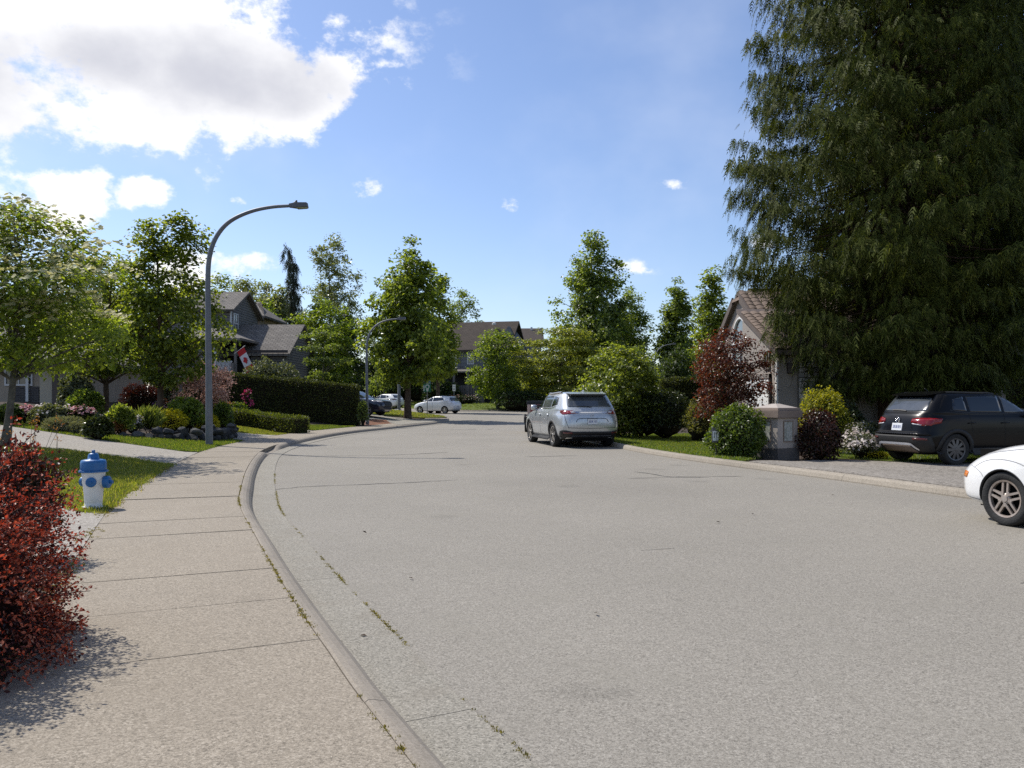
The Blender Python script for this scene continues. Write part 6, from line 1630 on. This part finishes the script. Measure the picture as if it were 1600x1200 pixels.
for course, (zo, hh) in enumerate(((.10, .18), (.30, .16), (.46, .12))):
    x = rng.uniform(0, .2)
    while x < Lr - .2:
        w_ = rng.uniform(.22, .44); f = (x + w_ / 2) / Lr
        if course == 2 and rng.random() < .8: x += w_; continue
        q = rl_[min(int(f * len(rl_)), len(rl_) - 1)]
        if f > .18 * course: rock(rw, (q[0], q[1] + .12 * course + rng.normal(0, .05), q[2] + zo * min(1, .55 + f) + rng.normal(0, .02)), (w_ * .62, w_ * .5, hh * rng.uniform(.75, 1.1)), rp0, M_rock[rng.integers(3)], rng)
        x += w_

# ------------------------------------------------------------------ planting: nearest, the red barberry at the pavement
def barberry(base, rx, ry, h, shoots, per, leaf, seed):
    rng = np.random.default_rng(seed); base = np.array(base, float)
    root = thing('barberry_bush', 'red-leaved barberry bush overhanging the pavement, nearest plant', 'shrub', base)
    d = rdir(rng, shoots); d[:, 2] = np.abs(d[:, 2]) * .95 - .12; d = unit(d); S = np.array([rx, ry, h])
    ph = rng.random(3) * 6.28; az_ = np.arctan2(d[:, 1], d[:, 0])
    ln = 1 + .07 * np.sin(5 * az_ + ph[0] + 4 * d[:, 2]) + .06 * np.sin(9 * az_ + ph[1]) + rng.normal(0, .055, shoots)
    d = np.sign(d) * np.abs(d)**.78; E_ = d * ln[:, None] * S; E_[:, 2] = np.maximum(E_[:, 2] + .02, .05)
    B_ = np.column_stack([d[:, 0] * .12, d[:, 1] * .12, np.zeros(shoots)])
    q = np.linspace(0, 1, 5); tl = []
    mid = (B_ + E_) / 2 + np.array([0, 0, .16 * h])
    for i in rng.permutation(shoots)[:420]:
        t = q[:, None]; tl.append(tube((1-t)**2 * B_[i] + 2*t*(1-t) * mid[i] + t*t * E_[i], np.linspace(.007, .0018, 5), 4))
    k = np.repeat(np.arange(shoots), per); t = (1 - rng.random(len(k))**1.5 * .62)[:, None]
    P = (1-t)**2 * B_[k] + 2*t*(1-t) * mid[k] + t*t * E_[k]
    ax = unit(2*(1-t) * (mid[k] - B_[k]) + 2*t * (E_[k] - mid[k]))
    side = unit(np.cross(ax, rdir(rng, len(k)))); P = P + side * .012 + rng.normal(0, .012, P.shape)
    D = unit(ax * .8 + side * .9 + rdir(rng, len(k)) * .3); N = unit(np.cross(D, rdir(rng, len(k))) + [0, 0, .8])
    V, Fc = leaf_geo(P, D, N, leaf * rng.uniform(.6, 1.25, len(k)), .6, .15)
    np_mesh('foliage', V + base, Fc, [K_barb, K_barbshade], root, midx=np.repeat(np.where(t[:, 0] + rng.normal(0, .07, len(t)) > .86, 0, 1), 2), origin=base)  # red leaves at shoot tips, shade-coloured ones further in
    tubes_obj('stems', [(v + base, f) for v, f in tl], mat('barberry_stem', (.05,.02,.016), .8), root, base)
    nu, nv = 20, 9; dd = np.array([[math.cos(b) * math.cos(a), math.cos(b) * math.sin(a), math.sin(b)] for b in np.linspace(0, 1.57, nv) for a in np.arange(nu) * 2 * np.pi / nu])
    Vc = np.sign(dd) * np.abs(dd)**.8 * S * .78 * (1 + rng.normal(0, .03, len(dd)))[:, None] + [0, 0, .12]; ids = np.arange(nu * nv).reshape(nv, nu)
    np_mesh('twigs', Vc + base, np.stack([ids[:-1], np.roll(ids[:-1], -1, 1), np.roll(ids[1:], -1, 1), ids[1:]], -1).reshape(-1, 4), mat('barberry_heart', (.018,.008,.007), .95, spec=.05), root, origin=base)
    return root
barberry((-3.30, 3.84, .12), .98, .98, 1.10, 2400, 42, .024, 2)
bush('dark_shrub', 'dark purple shrub with thin seed stalks behind the red barberry', (-4.06, 6.5, .14), .36, .36, .92, K_burg, 3200, .045, 31, power=.5, erect=.3)
r = np.random.default_rng(6); st = thing('dry_grass', 'wispy seed stalks rising behind the red barberry', 'grass', (-4.25, 6.6, .14)); tl = []; hd2 = []
for i in range(46):
    b = np.array([-4.25 + r.normal(0, .20), 6.6 + r.normal(0, .18), .14]); e = b + [r.normal(0, .16), r.normal(0, .1), r.uniform(.7, 1.15)]
    tl.append(tube(np.linspace(b, e, 4), np.linspace(.0026, .0016, 4), 4)); hd2 += [e + r.normal(0, .012, 3) for _ in range(9)]
tubes_obj('stalks', tl, mat('dry_stalk', (.10,.085,.04), .9), st, (-4.25, 6.6, .14))
hd2 = np.array(hd2); V, Fc = leaf_geo(hd2, rdir(r, len(hd2)) + [0, 0, .8], rdir(r, len(hd2)), .022, .4); np_mesh('seed_heads', V, Fc, K_rusty, st, origin=(-4.25, 6.6, .14))

# ------------------------------------------------------------------ flower bed on the left
def pb(u, v, wpx, hpx):
    x, y, z = G(u, v); s = F / y
    return (x, y, z), wpx / 2 / s, hpx / s
def bed(name, label, u, v, w_, h_, m, n, leaf, seed, dpt=.85, **k):
    b, rx, hh = pb(u, v, w_, h_); return bush(name, label, b, rx, rx * dpt, hh, m, n, leaf, seed, **k)
bed('grey_cushion_plant', 'silvery grey cushion plant at the drive edge, largest of the three', 100, 675, 62, 22, K_grey, 2600, .10, 41, lw=.25, group='grey cushion plants')
bed('grey_cushion_plant', 'silvery grey cushion plant in the middle of the three', 126, 679, 42, 19, K_grey, 1800, .10, 42, lw=.25, group='grey cushion plants')
bed('grey_cushion_plant', 'small silvery grey cushion plant beside the dark low shrub', 141, 683, 26, 14, K_grey, 1100, .09, 43, lw=.25, group='grey cushion plants')
bed('pink_shrub', 'small shrub with a pink flower head next to the dogwood trunk', 41, 663, 20, 26, K_burg, 700, .09, 44, flowers=(K_pink, 260, .10, .35, 6))
bed('green_shrub', 'low green shrub at the far left of the bed', 14, 664, 34, 30, K_deep, 1100, .13, 45)
bed('green_shrub', 'fresh green small shrub left of the pink flower head', 24, 658, 26, 18, K_bright, 800, .10, 46)
bed('flowering_shrub', 'grey-green shrub with white flowers above the grey cushions', 77, 668, 58, 34, K_silver, 2200, .11, 47, flowers=(K_white, 110, .08, .3, 4))
bed('flowering_shrub', 'shrub with pale pink flowers in front of the round green shrub', 126, 672, 48, 34, K_rhodo, 1700, .12, 48, flowers=(K_pink, 240, .10, .55, 6))
bed('flowering_shrub', 'shrub with white-pink flowers left of the pale pink one', 106, 668, 24, 28, K_silver, 900, .10, 49, flowers=(K_white, 190, .10, .4, 6))
bed('round_shrub', 'bright green clipped round shrub beside the young maple trunk', 133, 657, 52, 46, K_bright, 3200, .11, 50)
bed('dark_shrub', 'dark low evergreen shrub at the start of the boulder wall', 153, 687, 40, 34, K_rhodo, 1900, .11, 51)
bed('leafy_perennial', 'lime green leafy perennial behind the boulder wall', 188, 680, 38, 44, K_limegreen, 1300, .13, 52, core=.5, erect=.4)
bed('rusty_perennial', 'reddish brown perennial between the dark shrub and the wall', 178, 680, 30, 22, K_rusty, 700, .09, 53, core=.4)
bed('iris_clump', 'spiky iris clump in the middle of the bed', 232, 678, 34, 26, K_iris, 620, .42, 54, lw=.07, core=.3, erect=1.6, power=1.2, stems=3)
bed('flowering_shrub', 'small white-flowered plant left of the spiky iris', 208, 678, 26, 28, K_silver, 800, .10, 55, flowers=(K_white, 120, .09, .3, 4))
bed('golden_shrub', 'golden yellow cushion shrub on top of the boulder wall', 264, 677, 56, 36, K_yellow, 3000, .09, 56, lw=.4, up=1.1)
bed('golden_shrub', 'smaller golden shrub directly behind the lamp pole', 322, 676, 40, 28, K_yellow, 1700, .09, 57, lw=.4, up=.9)
bed('leafy_perennial', 'green leafy mass between golden shrub and pink tree', 292, 676, 58, 52, K_bright, 2300, .12, 58, core=.6, erect=.3)
bed('leafy_perennial', 'small leafy plant right of the lamp pole', 348, 676, 30, 46, K_box, 1500, .11, 59)
bed('red_lace_shrub', 'dark red lace-leaf shrub between the two maple trunks', 222, 652, 64, 50, K_burg, 3000, .13, 60, lw=.3)
bed('magenta_flowers', 'violet flowers climbing the second maple trunk', 246, 662, 16, 32, K_deep, 350, .10, 61, flowers=(K_violet, 150, .10, .0, 5), core=.5)
bed('grey_green_shrub', 'pale grey-green shrub left of the pink blossom tree', 264, 650, 30, 62, K_silver, 1300, .12, 62, core=.6)
bed('grey_green_shrub', 'loose grey-green shrub in front of the beige house', 120, 650, 50, 62, K_silver, 2000, .14, 63, core=.6)
bed('orange_plant', 'small orange-red plant left of the magenta flowers', 358, 655, 24, 26, K_rusty, 600, .10, 64)
bed('magenta_flowers', 'tall magenta rhododendron bloom behind the low hedge', 386, 656, 13, 44, K_rhodo, 420, .11, 65, flowers=(K_magenta, 170, .11, .1, 7), core=.5)
bed('leafy_perennial', 'green leafy plant behind the left end of the low hedge', 370, 656, 36, 26, K_box, 1200, .11, 66)
bed('round_shrub', 'tiny round shrub behind the low hedge, left one', 400, 657, 18, 16, K_box, 600, .09, 67, group='tiny round shrubs')
bed('round_shrub', 'tiny round shrub behind the low hedge, right one', 445, 661, 14, 13, K_box, 500, .09, 68, group='tiny round shrubs')
bed('leafy_perennial', 'low plants in front of the tall hedge', 420, 660, 40, 13, K_limegreen, 900, .10, 69)
bed('pale_shrub', 'pale green plant at the foot of the second street lamp', 567, 666, 16, 38, K_pale, 900, .11, 70, core=.6)
b = G(306, 668); s_ = F / b[1]
tree('blossom_tree', 'small tree covered in dusty pink blossom behind the lamp pole', b, 100 / s_, 46 / s_, env_wide, K_pinkbl, M_bark_brown, 71, z0=.30, clumps=46, cr=.36, per=110, leaf=.10, tr=.06, lean=(.28, 0), limbs=26, squash=.9, inner=.42)

# hedges on the left
hA, hB = (-16.4, 40.0), (-8.05, 41.6)
hedge('tall_hedge', 'tall dark clipped hedge along the second driveway', [hA, (-12.3, 40.9), hB], 2.1, 1.2, K_thuja, 420, .10, 81, top_z=(ZV(578, 40), ZV(603.5, 41.6)), fuzz=.035)
lo = [G(u, v) for u, v in ((349,661),(410,670),(474,677.5))]
hedge('low_hedge', 'low box hedge with bright top in front of the tall hedge', [(p[0] - .15, p[1] + .25) for p in lo], .62, .75, K_hedge, 700, .075, 82, fuzz=.03)
p = at(412, 45.5); bush('grey_green_shrub', 'loose grey-green shrub above the tall hedge, left one', p, 1.15, 1.0, ZV(563, 45.5) - p[2], K_silver, 2600, .15, 83, core=.6, group='shrubs above the tall hedge')
p = at(446, 45.5); bush('grey_green_shrub', 'smaller grey-green shrub above the tall hedge, right one', p, .9, .9, ZV(568, 45.5) - p[2], K_silver, 2000, .15, 84, core=.6, group='shrubs above the tall hedge')

# trees on the left
b = at(8, 16.6); s_ = F / b[1]
tree('dogwood_tree', 'flowering dogwood with creamy blossoms at the left edge', b, ZV(328, b[1]) - b[2], 182 / s_, env_wide, K_dogwood, M_bark_grey, 101, z0=.33, clumps=150, cr=.55, per=105, leaf=.125, tr=.085, squash=.5, lean=(.45, .1), layer=0, lump=.3, blossom=(K_bract, 2700, .14, .5), limbs=46, up=1.1, inner=.55)
b = at(165, 30.0); s_ = F / b[1]
tree('maple_tree', 'young maple with slender trunk behind the round green shrub', b, ZV(378, b[1]) - b[2], 92 / s_, env_oak, K_maple, M_bark_brown, 102, z0=.22, clumps=95, cr=.50, per=95, leaf=.15, lw=.8, tr=.11, lean=(.2, 0), limbs=40)
b = at(250, 28.8); s_ = F / b[1]
tree('maple_tree', 'taller maple with two upright tops left of the lamp', b, ZV(324, b[1]) - b[2], 80 / s_, env_oak, K_maple, M_bark_brown, 103, z0=.2, clumps=105, cr=.50, per=95, leaf=.15, lw=.8, tr=.12, limbs=44, lump=.4,
     extra=[((u - 250) / s_, 0, (650 - v) / s_) for u, v in ((232,335),(238,350),(228,365),(240,385),(268,330),(285,325),(292,340),(280,352),(300,360),(335,468),(345,498),(352,516),(332,540),(318,560),(300,550),(338,485),(325,520),(310,480),(330,450),(315,352),(318,372),(302,390),(270,375),(285,400),(300,425),(318,440))])
for i, (u, Y, v, R, m) in enumerate(((60,78,452,5.0,K_oak2),(150,84,446,5.0,K_poplar),(215,88,430,4.6,K_oak2),(268,112,424,4.8,K_poplar),(345,104,428,4.6,K_oak2),(378,118,436,4.2,K_poplar),(412,112,422,3.6,K_poplar),(433,100,446,3.4,K_poplar))):
    p = at(u, Y)
    lb = ('broad leafy tree behind the beige house', 'grey-green tall tree far behind the young maple', 'leafy green tree far behind the two-topped maple', 'poplar in the far tree line above the grey house, leftmost',
          'green tree in the far tree line just right of the tall lamp', 'poplar in the far tree line above the house gable', 'tallest rounded poplar of the tree line left of the weeping conifer', 'poplar directly left of the weeping conifer')[i]
    tree('background_tree', lb, p, ZV(v, Y) - p[2], R, env_round if i % 2 else env_oak, m, M_bark_grey, 110 + i, z0=.08, clumps=95, cr=1.4, per=85, leaf=.5, tr=.25, group='trees in the far tree line', limbs=14)
p = at(412, 74); tree('bright_tree', 'bright green small tree behind the grey garage roof', p, ZV(466, 74) - p[2], 2.3, env_round, K_bright, M_bark_grey, 121, z0=.15, clumps=50, cr=.8, per=70, leaf=.32, tr=.14, limbs=14)
p = at(516, 118); tree('poplar_tree', 'tall airy grey-green poplar against the sky', p, ZV(368, 118) - p[2], 5.2, env_open, K_poplar, M_bark_grey, 122, z0=.12, clumps=200, cr=1.2, per=75, leaf=.42, tr=.32, limbs=60, lump=.4, inner=.6)
p = at(455, 60); ln_ = lambda s: np.column_stack([-.6 * np.clip((s - .86) / .14, 0, 1)**1.4 + .25 * np.sin(s * 3), 0 * s, -.35 * np.clip((s - .9) / .1, 0, 1)**2])
env_weep = lambda f: .14 + .86 * (1 - f)**1.2
conifer('weeping_conifer', 'narrow dark weeping conifer with a nodding tip', p, ZV(374, 60) - p[2], 1.6, env_weep, K_cypress, M_bark_brown, 123, zb=.6, boughs=150, sprays=26, size=.62, tr=.16, droop=1.6, upturn=-.35, sag=.8, lean=ln_, sub=False)
p = at(505, 58); tree('broad_tree', 'dense domed green tree right of the weeping conifer', p, ZV(468, 58) - p[2], 2.7, env_round, K_bright, M_bark_grey, 124, z0=.02, clumps=130, cr=.8, per=75, leaf=.26, tr=.18, limbs=14)
p = at(540, 61); tree('broad_tree', 'shaded right side of the domed green tree, made as a dark tree', p, ZV(482, 61) - p[2], 1.9, env_round, K_deep, M_bark_grey, 125, z0=.02, clumps=90, cr=.75, per=75, leaf=.26, tr=.18, limbs=12)  # dark leaf colour stands in for shade on the green dome's right side
p = at(505, 49); tree('light_maple', 'pale layered small tree in front of the domed green tree', p, ZV(512, 49) - p[2], 1.5, env_wide, K_pale, M_bark_grey, 126, z0=.2, clumps=55, cr=.45, per=70, leaf=.18, tr=.08, squash=.4, layer=5, limbs=14)
p = at(602, 98); tree('pale_tree', 'pale feathery tree left of the corner oak', p, ZV(425, 98) - p[2], 4.0, env_oak, K_pale, M_bark_grey, 127, z0=.1, clumps=110, cr=1.0, per=55, leaf=.36, tr=.2, limbs=30, lump=.4)
b = G(637, 653.5); s_ = F / b[1]
tree('oak_tree', 'large upright oak on the corner lawn', b, (653.5 - 373) / s_, 66 / s_, env_oak, K_oak, M_bark_brown, 128, z0=.215, clumps=215, cr=.78, per=90, leaf=.26, lw=.75, tr=.22, limbs=50, inner=.42, lump=.45, lean=(.1, 0))
p = at(685, 72); tree('oak_tree', 'second oak merging behind the right of the corner oak', p, ZV(416, 72) - p[2], 2.15, env_oak, K_oak, M_bark_brown, 129, z0=.24, clumps=110, cr=.85, per=75, leaf=.28, lw=.75, tr=.2, limbs=24, inner=.45)
p = at(722, 112); tree('round_tree', 'dark rounded tree left of the far brown roof', p, ZV(447, 112) - p[2], 3.2, env_round, K_oak2, M_bark_grey, 130, z0=.1, clumps=90, cr=1.1, per=70, leaf=.38, tr=.25, limbs=14)
for i, (u, Y, hh, rx) in enumerate(((584,103,6.0,3.8),(628,106,4.2,3.2),(655,101,3.8,2.6),(690,92,2.6,2.2))):
    p = at(u, Y); bush('dark_shrub', ('dark shrub mass left of the far white crossover', 'dark tall shrub behind the far white crossover', 'dark shrub behind the green street sign', 'dark shrub behind the white hatchback tail')[i], p, rx, 1.6, hh, K_deep, 2600, .34, 140 + i, group='dark shrubs behind the parked cars')
p = at(722, 90); bush('red_flowers', 'low reddish flowering shrubs in front of the blue-grey house', p, 2.2, .7, .95, K_rhodo, 1300, .16, 145, flowers=(K_pinkbl, 160, .17, .1, 4))

# trees and shrubs on the far green and to the right
p = at(778, 80); tree('round_tree', 'low round green tree on the far green left of the layered one', p, ZV(516, 80) - p[2], 2.9, env_round, K_bright, M_bark_grey, 150, z0=.06, clumps=120, cr=.85, per=80, leaf=.28, tr=.16, limbs=20, inner=.45)
p = at(876, 83); tree('layered_tree', 'broad layered dogwood tree behind the silver SUV', p, ZV(514, 83) - p[2], 5.8, env_wide, K_olive, M_bark_grey, 151, z0=.05, clumps=330, cr=1.05, per=95, leaf=.30, tr=.2, squash=.42, layer=8, limbs=30, up=1.0, inner=.45)
p = at(812, 78); bush('dark_shrub', 'dark understorey shrub below the layered tree', p, 2.6, 1.5, 2.1, K_deep, 2400, .26, 152)
b = at(966, 29.5); tree('leafy_shrub', 'large lime-topped leafy shrub right beside the silver SUV', b, ZV(543, 29.5) - b[2], 1.62, env_round, K_limegreen, M_bark_grey, 153, z0=.04, clumps=150, cr=.42, per=95, leaf=.125, lw=.75, tr=.07, limbs=40, inner=.42, cat='shrub')
b = at(1000, 31); bush('dark_shrub', 'dark evergreen shrub behind the lime-topped one', b, 1.15, 1.0, 2.2, K_rhodo, 4200, .13, 154)
b = at(1040, 29.5); bush('rhododendron', 'dark rhododendron left of the yellow-green azalea', b, .95, .85, 1.75, K_rhodo, 4200, .13, 155, lw=.4)
b = at(1097, 27.5); bush('azalea_shrub', 'yellow-green layered azalea in front of the red-leaved tree', b, .66, .6, 1.38, K_azalea, 3200, .085, 156, lw=.45, lump=.3)
b = at(1139, 25.2); tree('plum_tree', 'dark red-leaved ornamental plum in front of the stucco house', b, ZV(518, 25.2) - b[2], 1.36, env_round, K_plum, M_bark_brown, 157, z0=.17, clumps=150, cr=.36, per=80, leaf=.085, lw=.7, tr=.07, limbs=60, inner=.5, lump=.3)
b = at(1152, 18.95); bush('round_shrub', 'bright green round shrub at the kerb left of the gate pillar', b, .66, .62, 1.20, K_box, 6500, .075, 158, lw=.6, bottom=.3)
b = at(1279, 19.2); bush('round_shrub', 'burgundy round shrub right of the gate pillar', b, .52, .52, 1.16, K_burg, 5200, .065, 159, lw=.6, bottom=.3)
b = at(1287, 21.6); bush('golden_shrub', 'golden green shrub in front of the stone-clad wall', b, .66, .6, 1.72, K_gold, 4200, .08, 160, lw=.45)
b = at(1318, 23); bush('dark_shrub', 'dark shrub under the cedar beside the golden green one', b, .6, .55, 1.35, K_rhodo, 2200, .10, 161)
b = at(1346, 22.5); bush('variegated_shrub', 'low silvery variegated shrub left of the black SUV', b, .72, .5, .80, K_silver, 2600, .08, 162, flowers=(K_white, 260, .06, .1, 3))
b = at(1343, 19.6); bush('pink_azalea', 'pale pink flowering azalea next to the black SUV bumper', b, .40, .38, .62, K_silver, 1400, .06, 163, flowers=(K_white, 520, .075, .0, 6), core=.6)
b = at(1368, 19.5); bush('golden_groundcover', 'low golden groundcover by the black SUV rear wheel', b, .30, .25, .17, K_yellow, 700, .05, 164)
r = np.random.default_rng(44)
hedge('dark_hedge', 'dark hedge behind the black SUV under the cedar', [(UX(1325, 27), 27), (UX(1440, 27.6), 27.6)], 1.75, .9, K_deep, 420, .10, 165)
hedge('clipped_hedge', 'clipped hedge with lit rounded top in front of the tan house', [(UX(1512, 26), 26), (UX(1640, 26.5), 26.5), (UX(1760, 27), 27)], 2.28, 1.0, K_hedge, 520, .10, 166, fuzz=.09)
hedge('dark_hedge', 'dark clipped hedge left of the red-leaved plum', [(UX(1032, 44), 44), (UX(1100, 44), 44)], 2.5, 1.0, K_thuja, 420, .12, 167, top_z=(ZV(594, 44), ZV(594, 44)))
p = at(928, 92); tree('oak_tree', 'tallest upright oak beyond the silver SUV', p, ZV(361, 92) - p[2], 4.6, env_oak, K_oak2, M_bark_brown, 170, z0=.1, clumps=310, cr=1.2, per=85, leaf=.36, lw=.75, tr=.35, limbs=50, inner=.42, lump=.42)
p = at(985, 96); tree('oak_tree', 'airy oak leaning right of the tallest oak', p, ZV(432, 96) - p[2], 3.0, env_oak, K_oak2, M_bark_brown, 171, z0=.1, clumps=170, cr=1.0, per=75, leaf=.32, lw=.7, tr=.25, limbs=40, lump=.4)
p = at(1056, 86); tree('pyramidal_tree', 'narrow pyramidal tree between the oak and the plum', p, ZV(430, 86) - p[2], 2.5, env_oak, K_oak2, M_bark_brown, 172, z0=.06, clumps=190, cr=.95, per=80, leaf=.32, lw=.7, tr=.2, limbs=26)
p = at(1113, 74); tree('pyramidal_tree', 'brighter pyramidal tree above the red-leaved plum', p, ZV(415, 74) - p[2], 2.5, env_oak, K_oak, M_bark_brown, 173, z0=.06, clumps=180, cr=.9, per=80, leaf=.30, lw=.7, tr=.2, limbs=26)
p = at(1062, 66); tree('dark_tree', 'dark lower tree behind the clipped hedge on the right', p, ZV(548, 66) - p[2], 2.0, env_round, K_deep, M_bark_grey, 174, z0=.05, clumps=80, cr=.7, per=70, leaf=.25, tr=.15, limbs=12)
p = at(1008, 62); tree('bare_tree', 'sparse greyish half-bare tree by the thin far lamp', p, ZV(538, 62) - p[2], 1.7, env_wide, K_pale, M_bark_grey, 175, z0=.2, clumps=46, cr=.6, per=26, leaf=.2, tr=.10, limbs=46)
p = at(1035, 60); bush('green_shrub', 'leafy green shrub below the half-bare tree', p, 1.6, 1.2, 2.6, K_bright, 2200, .2, 176)
env_cedar = lambda f: np.interp(f, [0, .0325, .069, .138, .155, .27, .41, .6, 1.0], [.50, .66, .83, .85, 1.04, 1.04, .92, .74, .05])
b = at(1402, 24.6); conifer('cedar_tree', 'huge drooping cedar towering over the black SUV', b, 30, 4.9, env_cedar, K_cedar, M_bark_red, 180, zb=2.3, boughs=880, sprays=88, size=.40, tr=.55, droop=1.0, upturn=.12, sag=.28)
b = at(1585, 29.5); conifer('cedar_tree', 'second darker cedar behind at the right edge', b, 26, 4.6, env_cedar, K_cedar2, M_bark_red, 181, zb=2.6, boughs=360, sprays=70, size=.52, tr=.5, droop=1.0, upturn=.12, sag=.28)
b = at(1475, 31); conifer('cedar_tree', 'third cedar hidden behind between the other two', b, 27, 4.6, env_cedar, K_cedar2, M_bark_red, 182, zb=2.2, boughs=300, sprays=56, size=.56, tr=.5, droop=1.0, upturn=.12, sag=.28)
for i, (u, rx, hh) in enumerate(((815,4.5,4.6),(880,5,5.2),(945,5,4.8),(1010,4.5,5.0),(1075,4.5,4.2))):
    p = at(u, 106); bush('dark_shrub', ('leftmost dark shrub of the belt behind the layered tree', 'dark shrub of the rear belt straight behind the layered tree', 'dark shrub of the rear belt below the tallest oak', 'dark shrub of the rear belt below the leaning oak', 'rightmost dark shrub of the rear belt')[i], p, rx, 2, hh, K_deep, 3200, .42, 190 + i, group='dark shrub belt beyond the far green')
# dark timber fence behind the far cars
fb = at(600, 110); fe = thing('timber_fence', 'dark brown board fence behind the far white crossover', 'fence', fb)
M_fence = mat('dark_timber', (.055,.035,.024), .9, (.08,.05,.035), 3, 5); mb = MB()
for i in range(70):
    x = fb[0] - 5 + i * .16; mb.box(x, x + .14, 110, 110.03, fb[2] - .3, fb[2] + 2.0 + .03 * ((i * 7) % 3))
tag(mb.build('boards', M_fence, fe, origin=fb), kind='stuff')
for i in range(5): MB().box(fb[0] - 5 + i * 2.8, fb[0] - 4.86 + i * 2.8, 110.035, 110.16, fb[2] - .4, fb[2] + 2.1).build('post', M_fence, fe, origin=fb)
